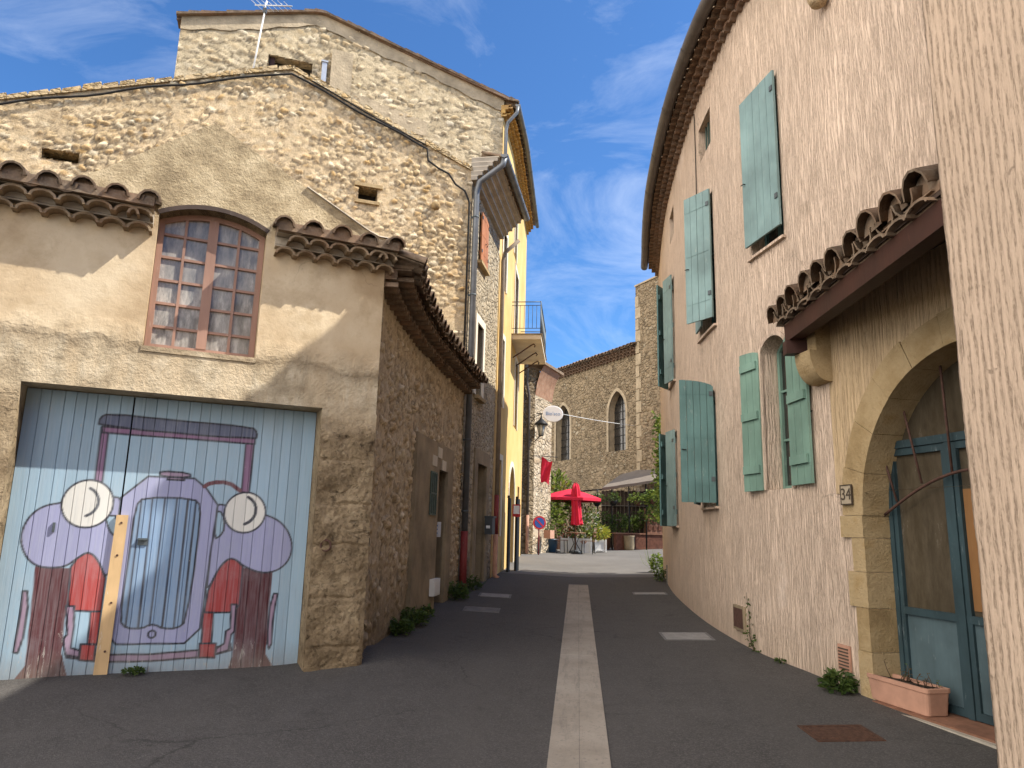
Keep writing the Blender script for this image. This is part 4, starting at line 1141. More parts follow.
# coping tiles on the right slope of the gable
mb = MB()
for k in range(9):
    s = -0.30 + k * 0.095
    mb.hexa([FG.pt(s, gable(s) - 0.0 + q, o_) if False else FG.pt(s + ds, gable(s + ds) + q, o_) for (q, ds, o_) in ((0.004, 0, -0.12), (0.004, 0.1, -0.12), (0.004, 0.1, 0.03), (0.004, 0, 0.03), (0.018, 0, -0.12), (0.016, 0.1, -0.12), (0.016, 0.1, 0.02), (0.018, 0, 0.02))])
mb.build('coping', 'soffit', gh)
# far side and back walls close the volume
mb = MB()
q0 = FG.pt(-4.8, 0, 0); q1 = V((-9.6, 9.6, 0))
mb.face([V((q0.x, q0.y, -.3)), V((q0.x, q0.y, 4.4)), V((q1.x, q1.y, 4.4)), V((q1.x, q1.y, -.3))])
mb.build('far_wall', 'plaster_pale', gh)

# ================================================================== STONE HOUSE behind the garage
UB = V((math.sin(R(66)), math.cos(R(66)), 0))
PB = V((-2.13, 13.2, 0))
FB = Face([PB + UB * -10.5, PB], side=-1, s0=-10.5)
FBS = Face([PB, (-1.90, 16.2)], side=-1)
sh = thing('stone_house', 'narrow rubble stone house with a low gable rising behind the garage house', 'house', (PB.x, PB.y, zg(PB.x, PB.y)))
def gB(s): return 10.03 - 0.385 * (s + 3.6) if s > -3.6 else 10.03 - 0.375 * (-3.6 - s)
holesB = [H(-2.20, -1.84, 7.60, 7.86), H(-7.35, -6.8, 7.42, 7.60)]
mb = MB(); wall(mb, FB, -10.5, 0, -0.2, 4.0, [], d=0.8); mb.build('lower_wall', 'rubble_gold', sh)
for h in holesB:
    mb = MB(); reveal(mb, FB, h, 0.36); mb.build('hole_reveal', 'rubble_gold', sh)
stone_sheet('front_wall', sh, FB, -10.5, 0.0, 4.0, 8.7, 0.025, [(0.40, 0.26, 0.12), (0.62, 0.46, 0.25), (0.72, 0.58, 0.37), (0.58, 0.37, 0.15), (0.78, 0.69, 0.50), (0.50, 0.36, 0.20)], (0.60, 0.465, 0.29), (0.150, 0.088), 0.055, 1.3, gB, holesB, None, 0.42)
for h in holesB:
    mb = MB(); fill(mb, FB, h, -0.34); mb.build('putlog_hole', 'interior', sh)
mb = MB()
fbox(mb, FB, -2.28, -1.76, 7.865, 7.93, -0.02, 0.05); fbox(mb, FB, -2.26, -1.80, 7.535, 7.597, -0.02, 0.04)
pieces(mb, 'stone_lintel', 'cut_stone', sh)
mb = MB()    # rounded stub of stone
mb.lathe(FB.pt(-0.72, 7.72, 0.02), [(0.02, -0.08), (0.07, -0.06), (0.09, 0.0), (0.07, 0.06), (0.02, 0.08)])
mb.build('stone_boss', 'cut_stone', sh)
# street side
b_up = H(FBS.sY(13.95), FBS.sY(14.62), 7.00, 8.08); b_lo = H(FBS.sY(14.02), FBS.sY(14.62), 4.22, 5.72); b_dr = H(FBS.sY(14.45), FBS.sY(15.35), 0.30, 2.90)
mb = MB(); wall(mb, FBS, 0, FBS.S[-1], -0.2, 8.42, [b_up, b_lo, b_dr], depth=[0.2, 0.2, 0.42], d=0.5, revm=1)
mb.build('side_wall', ['rubble_street', 'concrete_render'], sh)
mb = MB()
arch_band(mb, FBS, b_lo, 0.16, -0.05, 0.03); mb.build('window_surround', 'surround_white', sh)
mb = MB(); arch_band(mb, FBS, b_dr, 0.28, -0.05, 0.035, 0, 0.3); mb.build('door_surround', 'concrete_render', sh)
mb = MB(); fill(mb, FBS, b_dr, -0.40); mb.build('door', 'wood_red', sh)
window(FBS, b_lo, 0.19, sh, 'wood_grey', 'glass_dark', 1, 2)
mb = MB(); fill(mb, FBS, b_up, -0.19); mb.build('pane', 'glass_dark', sh)
shutter(FBS, b_up[0], 7.02, 8.06, 0.33, 1, R(4), sh, 'wood_orange', 3)
shutter(FBS, b_up[1], 7.02, 8.06, 0.33, -1, R(4), sh, 'wood_orange', 3)
mb = MB(); fbox(mb, FBS, b_up[0] - 0.08, b_up[1] + 0.08, 6.93, 6.99, -0.02, 0.10); fbox(mb, FBS, b_lo[0] - 0.06, b_lo[1] + 0.06, 4.14, 4.21, -0.02, 0.10)
pieces(mb, 'window_sill', 'cut_stone', sh)
# eave with sloping plaster soffit and rows of tile mouths
mb = MB(); LB = FBS.S[-1]
for k in range(5):
    z = 8.40 + k * 0.095; o1 = 0.10 * (k + 1)
    fbox(mb, FBS, -0.02, LB, z, z + 0.090, -0.03, o1, 0)
    fbox(mb, FBS, -0.025, LB, z + 0.078, z + 0.098, -0.03, o1 + 0.02, 1)
mb.build('genoise', ['soffit', 'plaster_pale'], sh)
mb = MB(); canal(mb, FBS, 0.12, LB, 9.02, 0.62, 0.48, 0.3, 0.24); mb.build('tile_eave', 'tile_old', sh)
def gutter(path, r, m, parent, name='gutter'):
    mb = MB(); path = [V(p) for p in path]; rows = []
    for i, p in enumerate(path):
        d = (path[min(i + 1, len(path) - 1)] - path[max(i - 1, 0)]).normalized(); sd = V((-d.y, d.x, 0)).normalized()
        ou = [p + sd * math.cos(t) * r - V((0, 0, 1)) * math.sin(t) * r for t in [math.pi * k / 8 for k in range(9)]]
        inn = [p + sd * math.cos(t) * (r - .008) - V((0, 0, 1)) * math.sin(t) * (r - .008) for t in [math.pi * k / 8 for k in range(8, -1, -1)]]
        rows.append(ou + inn)
    idx = mb.grid(rows, 0, True, True)
    for e in (idx[0], idx[-1]):
        mb.f.append([e[k] for k in range(9)]); mb.mi.append(0); mb.sm.append(False)
    # joints
    for i in range(0, len(path), max(1, len(path) // 7)):
        if 0 < i < len(path) - 1:
            d = (path[i + 1] - path[i - 1]).normalized(); sd = V((-d.y, d.x, 0)).normalized()
            ring = [[path[i] + d * q + sd * math.cos(t) * (r + .006) - V((0, 0, 1)) * math.sin(t) * (r + .006) for t in [math.pi * k / 8 for k in range(9)]] for q in (-.02, .02)]
            mb.grid(ring, 0, True)
    return mb.build(name, m, parent)
gutter([FBS.pt(s, 8.90, 0.64) for s in steps(-0.05, LB, 0.5)], 0.075, 'zinc', sh)
mb = MB()
A = FBS.pt(0.02, 8.86, 0.64); B = FBS.pt(0.02, 8.70, 0.60); Cc = FBS.pt(0.02, 8.36, 0.14); D = FBS.pt(0.02, 8.15, 0.09)
mb.tube([A, B, B + (Cc - B) * 0.1, Cc - (Cc - B) * 0.1, Cc, D, FBS.pt(0.02, 1.55, 0.09)], 0.058, 0, 10)
dp = mb.build('downpipe', 'zinc', sh)
mb = MB(); mb.tube([FBS.pt(0.02, 1.56, 0.09), FBS.pt(0.02, zg(-2.1, 13.2) + 0.02, 0.09)], 0.066, 0, 10); mb.build('pipe_foot', 'pipe_red', dp)
mb = MB()
for z in (7.6, 6.0, 4.6, 3.2, 1.9): mb.tube([FBS.pt(0.02, z, 0.09), FBS.pt(0.02, z + 0.03, 0.09)], 0.066, 0, 10); fbox(mb, FBS, 0.005, 0.035, z, z + 0.03, -0.02, 0.05)
pieces(mb, 'pipe_clamp', 'iron_grey', dp)
mb = MB()    # thin pale conduit beside the doorway and door-side wires
mb.tube([FBS.pt(0.30, 0.9, 0.03), FBS.pt(0.30, 3.0, 0.03)], 0.014); mb.build('conduit', 'plastic_white', sh)
mb = MB()
roof_slab(mb, [FB.pt(-0.02, 8.66, -0.1), FBS.pt(LB, 9.0, 0.0), PB + UB * -3.6 + V((0.03, 3.0, 10.0)), FB.pt(-3.6, 10.0, -0.1)], 0.07)
roof_slab(mb, [FB.pt(-3.6, 10.0, -0.1), PB + UB * -3.6 + V((0.03, 3.0, 10.0)), PB + UB * -10.5 + V((0.03, 3.0, 7.42)), FB.pt(-10.5, 7.42, -0.1)], 0.07)
mb.build('roof', 'tile_brown', sh)
# rough stone capping along the gable edge
mb = MB(); s = -10.4
while s < -0.05:
    w = random.uniform(0.16, 0.34); h = random.uniform(0.03, 0.085)
    e = min(s + w, 0)
    mb.hexa([FB.pt(s + .006, gB(s) - 0.06, -.3), FB.pt(e, gB(e) - 0.06, -.3), FB.pt(e, gB(e) - 0.06, .035), FB.pt(s + .006, gB(s) - 0.06, .035),
             FB.pt(s + .02, gB(s) + h, -.3), FB.pt(e - .02, gB(e) + h, -.3), FB.pt(e - .02, gB(e) + h * .9, .02), FB.pt(s + .02, gB(s) + h * .9, .02)])
    s = e
mb.build('coping', 'rubble_gold', sh)

# cable looped along the gable
mb = MB(); pth = []
for s in steps(-10.4, -1.2, 0.3): pth.append(FB.pt(s, gB(s) - 0.14 - 0.04 * math.sin(s * 2.1) ** 2, 0.05 + 0.012 * math.sin(s * 3)))
pth += [FB.pt(-0.95, 8.86, 0.05), FB.pt(-0.92, 8.62, 0.05), FB.pt(-0.72, 8.50, 0.05), FB.pt(-0.5, 8.42, 0.05), FB.pt(-0.35, 8.22, 0.05), FB.pt(-0.16, 8.12, 0.05), FB.pt(-0.06, 7.9, 0.05), FB.pt(-0.05, 4.3, 0.04)]
mb.tube(pth, 0.020, 0, 7)
pth2 = [FB.pt(s, gB(s) - 0.075 - 0.03 * math.sin(s * 1.3 + 1) ** 2, 0.045) for s in steps(-3.2, -1.0, 0.2)]
mb.tube(pth2, 0.013, 0, 6)
tag(mb.build('power_cable', 'cable_black', None, loc=FB.pt(-3.6, 9.9, 0)), 'thick black cable running along the top edge of the rubble stone gable', 'cable')

# ================================================================== TALL YELLOW HOUSE
PC = V((-1.90, 16.2, 0))
FC = Face([PC + UB * -7.4, PC], side=-1, s0=-7.4)
FCS = Face([(-1.90, 16.2), (-1.81, 18.0), (-1.82, 23.5)], side=-1)
yh = thing('yellow_house', 'tall house with stone gable above the roofs and a yellow street front with a balcony', 'house', (PC.x, PC.y, zg(PC.x, PC.y)))
def gC(s): return 13.25 - 0.255 * (s + 4.5) if s > -4.5 else 13.25 - 0.30 * (-4.5 - s)
attic = H(-5.55, -4.62, 11.62, 11.95)
mb = MB()
wall(mb, FC, -7.4, 0, -0.2, 8.0, [], d=0.8); mb.build('lower_wall', 'rubble_pale', yh)
mb = MB(); reveal(mb, FC, attic, 0.3); mb.build('hole_reveal', 'rubble_pale', yh)
stone_sheet('gable_wall', yh, FC, -7.4, 0.0, 8.0, 12.5, 0.034, [(0.46, 0.34, 0.19), (0.62, 0.50, 0.32), (0.70, 0.59, 0.41), (0.53, 0.39, 0.21), (0.74, 0.66, 0.50)], (0.55, 0.455, 0.30), (0.20, 0.10), 0.055, 4.7, lambda s: max(gC(s), 12.06), [attic], None, 0.55)
mb = MB()   # smooth render band under the verge
ss = steps(-7.4, 0.0, 0.2); rows = [[FC.pt(s, gC(s) - 0.33 + 0.03 * math.sin(s * 2.3) + 0.025 * math.sin(s * 9.), 0.02), FC.pt(s, gC(s), 0.022)] for s in ss]
mb.grid(rows, 0, False)
fbox(mb, FC, -4.20, -3.72, 11.0, 12.35, 0.0, 0.12)
rows = [[FC.pt(s, 10.7, 0.015), FC.pt(s, 11.45 - (s + 3.7) * 0.22, 0.016)] for s in steps(-3.7, -1.9, 0.3)]; mb.grid(rows, 0, False)
mb.build('render_band', 'plaster_band', yh)
mb = MB(); fill(mb, FC, attic, -0.28); fa = mb.build('attic_window', 'interior', yh)
mb = MB(); fbox(mb, FC, -5.54, -5.42, 11.63, 11.94, -0.2, -0.08); mb.build('shutter', 'wood_red', fa)
mb = MB(); fbox(mb, FC, -4.40, -4.29, 11.5, 11.98, 0.0, 0.11); fbox(mb, FC, -4.42, -4.27, 11.98, 12.02, 0, 0.13); mb.build('flue', 'alu', yh)
mb = MB(); s = -7.5
while s < 0.20:
    e = s + random.uniform(0.22, 0.30); h = random.uniform(0.05, 0.085)
    mb.hexa([FC.pt(s, gC(s) + 0.003, -.4), FC.pt(e, gC(e) + 0.003, -.4), FC.pt(e, gC(e) + 0.003, .12), FC.pt(s, gC(s) + 0.003, .12),
             FC.pt(s, gC(s) + h, -.4), FC.pt(e, gC(e) + h * .7, -.4), FC.pt(e, gC(e) + h * .7, .13), FC.pt(s, gC(s) + h, .13)])
    s = e
mb.build('verge_tiles', 'tile_old', yh)
c_lo = H(FCS.sY(16.65), FCS.sY(17.3), 1.45, 3.22); c_mid = H(FCS.sY(16.7), FCS.sY(17.25), 4.5, 6.15); c_up = H(FCS.sY(16.7), FCS.sY(17.25), 7.42, 8.85)
c2 = H(FCS.sY(18.9), FCS.sY(19.6), 9.1, 10.5); c3 = H(FCS.sY(20.0), FCS.sY(20.9), 4.45, 6.35); c_ar = H(FCS.sY(19.0), FCS.sY(20.7), 0.5, 3.30, 0.8); c4 = H(FCS.sY(19.4), FCS.sY(20.4), 6.78, 8.85); c5 = H(FCS.sY(21.9), FCS.sY(22.6), 1.2, 2.9)
CH = [c_lo, c_mid, c_up, c2, c3, c_ar, c4, c5]
mb = MB(); LC = FCS.S[-1]
wall(mb, FCS, 0, LC, -0.2, 11.75, CH, depth=0.2, d=0.6)
mb.build('street_wall', 'render_yellow', yh)
for h in (c_lo, c_mid, c_up, c2, c3, c4, c_ar):
    mb = MB(); arch_band(mb, FCS, h, 0.14, -0.05, 0.025, 0, 0); mb.build('window_surround', 'surround_white', yh)
    if h is not c_ar: window(FCS, h, 0.19, yh, 'paint_white', 'glass_dark', 1, 2)
window(FCS, c5, 0.19, yh, 'paint_white', 'glass_dark', 1, 1)
mb = MB(); fill(mb, FCS, c_ar, -0.19); mb.build('arched_door', 'wood_grey', yh)
mb = MB()
genoise(mb, FCS, -0.05, LC, 11.62, 3, 0.075, 0.10, 0.2, 0, 0, 4)
canal(mb, FCS, 0, LC, 12.02, 0.34, 0.7, 0.28, 0.24, 1)
mb.build('tile_eave', ['tile_ochre', 'tile_old'], yh)
gutter([FCS.pt(s, 11.92, 0.36) for s in steps(-0.05, LC, 0.6)], 0.065, 'zinc', yh)
mb = MB()
mb.tube([FCS.pt(-0.03, 11.86, 0.36), FCS.pt(-0.03, 11.7, 0.34), FCS.pt(-0.03, 11.45, 0.12), FCS.pt(-0.03, 11.25, 0.08), FCS.pt(-0.03, 9.3, 0.08)], 0.045, 0, 8)
mb.build('downpipe', 'zinc', yh)
mb = MB(); mb.tube([FCS.pt(0.10, 8.4, 0.45), FCS.pt(0.10, 8.1, 0.12), FCS.pt(0.10, 7.9, 0.08), FCS.pt(0.10, 2.35, 0.08)], 0.05, 0, 8)
dp = mb.build('downpipe', 'pipe_beige', yh)
mb = MB(); mb.tube([FCS.pt(0.10, 2.36, 0.08), FCS.pt(0.10, 1.5, 0.08)], 0.055, 0, 8); mb.build('pipe_foot', 'pipe_red', dp)
mb = MB(); mb.tube([FCS.pt(0.10, 1.5, 0.08), FCS.pt(0.10, 0.62, 0.08), FCS.pt(0.10, 0.55, 0.16)], 0.055, 0, 8); mb.build('pipe_shoe', 'terracotta', dp)
mb = MB()
RB = PC + UB * -4.5
def up_(p, z): return V((p.x, p.y, z))
far = V((0.08, 7.3, 0))
roof_slab(mb, [FCS.pt(0, 12.06, 0.30), FCS.pt(LC, 12.06, 0.30), up_(RB + far, 13.3), up_(RB, 13.3)], 0.06)
roof_slab(mb, [up_(RB, 13.3), up_(RB + far, 13.3), up_(PC + UB * -7.5 + far, 12.35), up_(PC + UB * -7.5, 12.35)], 0.06)
mb.build('roof', 'tile_brown', yh)
mb = MB(); e = FCS.pt(LC, 0, 0); g = PC + UB * -7.4 + far; q = PC + UB * -7.4
mb.face([up_(e, -.2), up_(e, 11.9), up_(g, 11.9), up_(g, -.2)]); mb.face([up_(g, -.2), up_(g, 11.9), up_(q, 12.2), up_(q, -.2)])
mb.build('back_wall', 'rubble_pale', yh)
# balcony
bal = MB(); sa, sb = FCS.sY(18.75), FCS.sY(21.75)
fbox(bal, FCS, sa, sb, 6.62, 6.74, 0.0, 0.80); fbox(bal, FCS, sa - 0.02, sb + 0.02, 6.74, 6.775, 0.0, 0.83, 1)
bo = bal.build('balcony', ['plaster_pale', 'concrete_render'], yh)
rl = MB(); ob = 0.78
for (a, b) in (((sa, 0.0), (sa, ob)), ((sa, ob), (sb, ob)), ((sb, ob), (sb, 0.0))):
    for z in (7.66, 7.56, 6.92):
        rl.tube([FCS.pt(a[0], z, a[1]), FCS.pt(b[0], z, b[1])], 0.013 if z > 7.6 else 0.009, 0, 6)
    n = 7 if abs(a[0] - b[0]) < 0.1 else 24
    for k in range(n + 1):
        s = a[0] + (b[0] - a[0]) * k / n; o_ = a[1] + (b[1] - a[1]) * k / n
        rl.tube([FCS.pt(s, 6.92, o_), FCS.pt(s, 7.56, o_)], 0.007, 0, 5)
for s in (sa, sb):
    rl.tube([FCS.pt(s, 6.78, ob), FCS.pt(s, 7.68, ob)], 0.014, 0, 6)
rl.build('railing', 'iron_grey', bo)
for s in (sa + 0.45, sa + 1.45, sa + 2.5):
    b2 = MB(); b2.tube([FCS.pt(s, 6.22, 0.01), FCS.pt(s, 6.36, 0.22), FCS.pt(s, 6.56, 0.50), FCS.pt(s, 6.60, 0.58), FCS.pt(s, 6.55, 0.62), FCS.pt(s, 6.51, 0.59)], 0.018, 0, 6); b2.build('bracket', 'iron_rust', bo)

# TV antenna on the stone house ridge
ab = V((-6.2, 11.75, 9.6))
an = thing('tv_antenna', 'thin white television antenna mast standing above the rubble gable', 'antenna', ab)
top = ab + V((0.13, 0.08, 1.95))
mb = MB(); mb.tube([ab, top], 0.016, 0, 7); mb.build('mast', 'plastic_white', an)
mb = MB()
bd = V((0.9, -0.35, -0.35)).normalized(); c0 = top - V((0.02, 0, 0.10))
mb.tube([c0 - bd * 0.3, c0 + bd * 0.75], 0.012, 0, 6)
for k in range(7):
    p = c0 + bd * (-0.25 + 0.15 * k); w = V((0.3, 0.9, 0)).normalized() * (0.22 - 0.015 * k); mb.tube([p - w, p + w], 0.006, 0, 5)
mb.build('aerial', 'alu', an)
mb = MB(); mb.cbox(ab + V((0.115, 0.07, 1.72)), (0.06, 0.06, 0.10)); mb.build('amplifier', 'plastic_grey', an)

# ================================================================== CORNER HOUSE at the end of the left side
FE = Face([(-2.3, 24.15), (-1.50, 24.6)], side=-1)
FES = Face([(-1.50, 24.6), (-0.98, 26.2)], side=-1)
ch = thing('corner_house', 'stone house corner with a rough sunlit edge at the end of the street', 'house', (-1.50, 24.6, zg(-1.5, 24.6)))
mb = MB(); wall(mb, FE, 0, FE.S[-1], -0.2, 7.1, [], d=0.3); mb.build('front_wall', 'rubble_church', ch)
mb = MB(); wall(mb, FES, 0, FES.S[-1], -0.2, 7.1, [], d=0.3); mb.build('side_wall', 'rubble_corner_lit', ch)  # paler stone than the front wall: its sunlit tone is in the colour
mb = MB()
p = [(-0.98, 26.2), (-3.4, 27.4), (-4.2, 25.0)]
mb.face([(p[0][0], p[0][1], -.2), (p[0][0], p[0][1], 7.1), (p[1][0], p[1][1], 7.1), (p[1][0], p[1][1], -.2)])
mb.build('back_wall', 'rubble_church', ch)
mb = MB()
FEE = Face([(-2.3, 24.15), (-1.50, 24.6), (-0.98, 26.2)], side=-1)
# flared cove under the eave
rows = []
for z, o_ in ((6.2, 0.0), (6.6, 0.06), (6.95, 0.16), (7.25, 0.32)):
    rows.append([FES.pt(s, z, o_ + 0.004) for s in steps(0, FES.S[-1], 0.3)])
mb.grid(rows, 0, True); mb.build('cove', 'tile_terra', ch)
mb = MB(); roof_slab(mb, [(-2.4, 23.85, 7.36), (-1.2, 24.3, 7.34), (-0.55, 26.3, 7.34), (-3.6, 27.4, 8.1)], 0.1)
mb.build('roof', 'tile_old', ch)
mb = MB(); mb.tube([FE.pt(0.45, 7.2, 0.25), FE.pt(0.50, 7.0, 0.22), FE.pt(0.55, 6.6, 0.08), FE.pt(0.66, 6.1, 0.06), FE.pt(0.68, 2.1, 0.06)], 0.045, 0, 8); dp = mb.build('downpipe', 'gutter_brown', ch)
mb = MB(); mb.tube([FE.pt(0.68, 2.1, 0.06), FE.pt(0.68, 0.85, 0.06)], 0.055, 0, 8); mb.build('pipe_foot', 'terracotta', dp)

# wall lantern
lp = FES.pt(0.10, 5.0, 0.0)
lb = V((-1.27, 24.45, 4.78))
sl = thing('wall_lantern', 'black wall lantern with pale glass on the corner house, under the oval sign', 'lamp', lb)
mb = MB(); mb.lathe(lb, [(0.07, 0.0), (0.13, 0.34), (0.05, 0.36)], 0, 6); mb.build('lamp_glass', 'lamp_glass', sl)
mb = MB(); mb.lathe(lb, [(0.24, 0.345), (0.22, 0.40), (0.09, 0.52), (0.05, 0.56), (0.02, 0.64)], 0, 8); mb.lathe(lb, [(0.08, -0.03), (0.08, 0.0)], 0, 6)
for k in range(6):
    a = k * math.pi / 3; mb.tube([lb + V((0.075 * math.cos(a), 0.075 * math.sin(a), 0)), lb + V((0.137 * math.cos(a), 0.137 * math.sin(a), 0.345))], 0.008, 0, 5)
mb.build('lamp_cap', 'iron_black', sl)
mb = MB(); mb.tube([lb + V((0, 0, 0.62)), lb + V((0, 0.03, 0.75)), V((-1.42, 24.62, 5.55))], 0.018, 0, 6); mb.tube([lb + V((0, 0, -0.02)), lb + V((-0.12, 0.1, -0.1)), V((-1.47, 24.62, 4.6))], 0.014, 0, 6); pieces(mb, 'bracket', 'iron_black', sl)

# oval hanging sign + wire
sc_ = V((-0.86, 24.0, 5.44))
osn = thing('oval_sign', 'white oval shop sign with blue lettering hung over the street', 'sign', sc_ - V((0, 0, 0.3)))
SD = V((0.98, 0.17, 0)).normalized(); SN = V((0.17, -0.98, 0)).normalized()
mb = MB()
rows = []
for (k, o_) in ((1.0, -0.03), (1.0, 0.02), (0.94, 0.03)):
    rows.append([sc_ + SD * 0.345 * k * math.cos(t) + V((0, 0, 0.275 * k * math.sin(t))) + SN * o_ for t in [2 * math.pi * q / 32 for q in range(32)]])
idx = mb.grid(rows, 0, False, True)
for e in (idx[0][::-1], idx[-1]): mb.f.append(list(e)); mb.mi.append(0); mb.sm.append(False)
pl = mb.build('panel', 'sign_white', osn)
text_mesh("Bio'sco", 0.17, sc_ + SN * 0.033 + V((0, 0, 0.0)), SD, V((0, 0, 1)), 'sign_ink', pl, 'lettering', 0.001)
mb = MB()
mb.tube([sc_ - SD * 0.345, V((-1.45, 24.55, 5.44))], 0.014, 0, 6); mb.tube([sc_ - SD * 0.3 + V((0, 0, 0.16)), V((-1.43, 24.55, 5.85))], 0.008, 0, 5)
pieces(mb, 'arm', 'iron_black', osn)
mb = MB(); A = sc_ + SD * 0.35; B = V((2.50, 31.3, 6.12)); pth = []
for k in range(15):
    t = k / 14; q = A + (B - A) * t; q.z -= 0.03 * 4 * t * (1 - t); pth.append(q)
mb.tube(pth, 0.010, 0, 6)
tag(mb.build('sign_wire', 'plastic_white', None, loc=A), 'pale wire stretched from the oval sign to the church wall', 'wire')

# no parking disc
np_ = V((-1.27, 24.42, 1.86))
ns = thing('no_parking_sign', 'round blue and red no parking sign on the corner house', 'sign', np_ - V((0, 0, 0.2)))
mb = MB(); D_ = V((0.95, 0.30, 0)).normalized(); Nn = V((0.30, -0.95, 0)).normalized()
def disc(mb, c, r, o_, m, sq=1.0):
    rows = [[c + D_ * r * math.cos(t) + V((0, 0, r * math.sin(t))) + Nn * q for t in [2 * math.pi * k / 24 for k in range(24)]] for q in (o_ - 0.012, o_)]
    idx = mb.grid(rows, m, False, True)
    for e in (idx[0][::-1], idx[-1]): mb.f.append(list(e)); mb.mi.append(m); mb.sm.append(False)
disc(mb, np_, 0.22, 0.0, 0); disc(mb, np_, 0.165, 0.004, 1)
a = (D_ * 0.7 + V((0, 0, -0.7)));  b = V((0, 0, 1)) * 0.7 + D_ * 0.7
mb.obox(np_ - a * 0.20 / 1.0 * 0.8 - b * 0.022 + Nn * 0.004, a * 0.32, b * 0.045, Nn * 0.003, 0)
mb.build('disc', ['sign_red', 'sign_blue'], ns)
mb = MB(); mb.tube([V((-1.29, 24.47, zg(-1.3, 24.5))), V((-1.29, 24.47, 1.95))], 0.022, 0, 7); mb.build('post', 'pipe_red', ns)

# red cloth banner on the corner
bn = V((-1.17, 25.5, 3.35))
mb = MB(); rows = []
dirb = V((0.86, 0.1, 0))
for k in range(9):
    z = 4.12 - k * 0.10
    rows.append([V((-1.36, 25.25, z - 0.15 * q / 6 + 0.05 * math.sin(q * 1.1 + k * 0.4))) + dirb * (0.09 * q * (1.0 - 0.035 * k)) + V((0, 0.05 * math.sin(q * 1.6 + k * 0.5), 0)) for q in range(7)])
mb.grid(rows, 0, True)
mb2 = [[(p[0], p[1] + 0.006, p[2]) for p in r] for r in rows]; mb.grid(mb2, 0, True)
bnr = thing('red_banner', 'red cloth hanging from the sunlit corner of the stone house', 'banner', bn)
mb.build('cloth', 'cloth_red', bnr)
mb = MB(); mb.tube([V((-1.42, 25.24, 4.16)), V((-0.72, 25.3, 4.12))], 0.014, 0, 6); mb.build('rod', 'iron_black', bnr)

# ================================================================== CHURCH
FH = Face([(-4.8, 42.4), (2.58, 31.0)], side=-1)     # s runs towards the viewer
FH.S = [-(FH.P[1] - FH.P[0]).length, 0.0]
cu = thing('church', 'rubble stone church wall with two pointed windows closing the street', 'church', (2.58, 31.0, zg(2.58, 31)))
ut = (FH.P[1] - FH.P[0]).normalized()
def sX(x): return -(2.58 - x) / ut.x
w1 = H(sX(-1.14), sX(-0.42), 5.05, 7.85, 1.0, 'gothic'); w2 = H(sX(1.36), sX(2.06), 5.15, 7.85, 1.0, 'gothic')
mb = MB(); wall(mb, FH, FH.S[0], 0, -0.2, 9.55, [w1, w2], depth=0.34, d=0.6, revm=1); mb.build('nave_wall', ['rubble_church', 'church_trim'], cu)
for h in (w1, w2):
    mb = MB(); arch_band(mb, FH, h, 0.15, -0.05, 0.02); ow = mb.build('window', 'church_trim', cu)
    mb = MB(); fill(mb, FH, h, -0.32); mb.build('pane', 'glass_dark', ow)
    mb = MB()
    for k in range(1, 7): z = h[2] + k * 0.36; fbox(mb, FH, h[0] + .02, h[1] - .02, z - 0.012, z + 0.012, -0.31, -0.29)
    fbox(mb, FH, (h[0] + h[1]) / 2 - .015, (h[0] + h[1]) / 2 + .015, h[2], h[3] - .1, -0.31, -0.292); mb.build('grille', 'iron_black', ow)
mb = MB()
genoise(mb, FH, FH.S[0], 0.0, 9.25, 3, 0.09, 0.11, 0.26, 0, 0, 4); canal(mb, FH, FH.S[0], 0, 9.66, 0.40, 0.7, 0.28, 0.27, 1)
mb.build('tile_eave', ['tile_brown', 'tile_old'], cu)
mb = MB(); nb = -FH.nrm(0)
roof_slab(mb, [FH.pt(FH.S[0], 9.70, 0.36), FH.pt(0, 9.70, 0.36), FH.pt(0, 11.6, -6), FH.pt(FH.S[0], 11.6, -6)], 0.08); mb.build('roof', 'tile_brown', cu)
# square tower at the right end
FT = Face([(2.58, 30.98), (5.0, 27.2)], side=-1)
FT = Face([V((2.58, 30.98, 0)) + V((-0.84, -0.543, 0)) * 0.14, V((2.58, 30.98, 0)) + V((-0.84, -0.543, 0)) * 0.14 + V((0.543, -0.84, 0)) * 1.9], side=-1)
mb = MB(); A = FT.pt(0, 0, 0); B = FT.pt(1.9, 0, 0); bk_ = V((0.84, 0.543, 0)) * 4.5
pts = [A, B, B + bk_, A + bk_]
mb.hexa([up_(p, -.2) for p in pts] + [up_(p, 12.25) for p in pts]); mb.build('tower', 'rubble_church', cu)
mb = MB()
for k in range(21):
    z = 0.9 + k * 0.52; w = 0.34 if k % 2 else 0.22
    fbox(mb, FT, -0.015, w, z, z + 0.48, -0.06, 0.018)
mb.build('quoins', 'church_trim', cu)
mb = MB(); c_ = (A + B) / 2 + bk_ / 2; mb.hexa([up_(p + (p - c_) * 0.02, 12.252) for p in pts] + [up_(p + (p - c_) * 0.02, 12.32) for p in pts]); mb.build('tower_cornice', 'church_trim', cu)

# ================================================================== CAFE TERRACE
def ground_pt(x, y): return V((x, y, zg(x, y)))
# low brick terrace wall
FT1 = Face([(0.95, 28.0), (3.4, 29.15), (3.9, 29.4)], side=-1)
mb = MB(); fbox(mb, FT1, 0.55, FT1.S[-1], 0.8, 1.55, -0.22, 0.0, 0, 0.4); fbox(mb, FT1, 0.50, FT1.S[-1], 1.55, 1.60, -0.26, 0.04, 1, 0.4)
tw = thing('terrace_wall', 'low red brick wall in front of the shaded cafe terrace', 'wall', FT1.pt(1.5, 0.9, -0.1)); mb.build('masonry', ['brick', 'terracotta_floor'], tw)
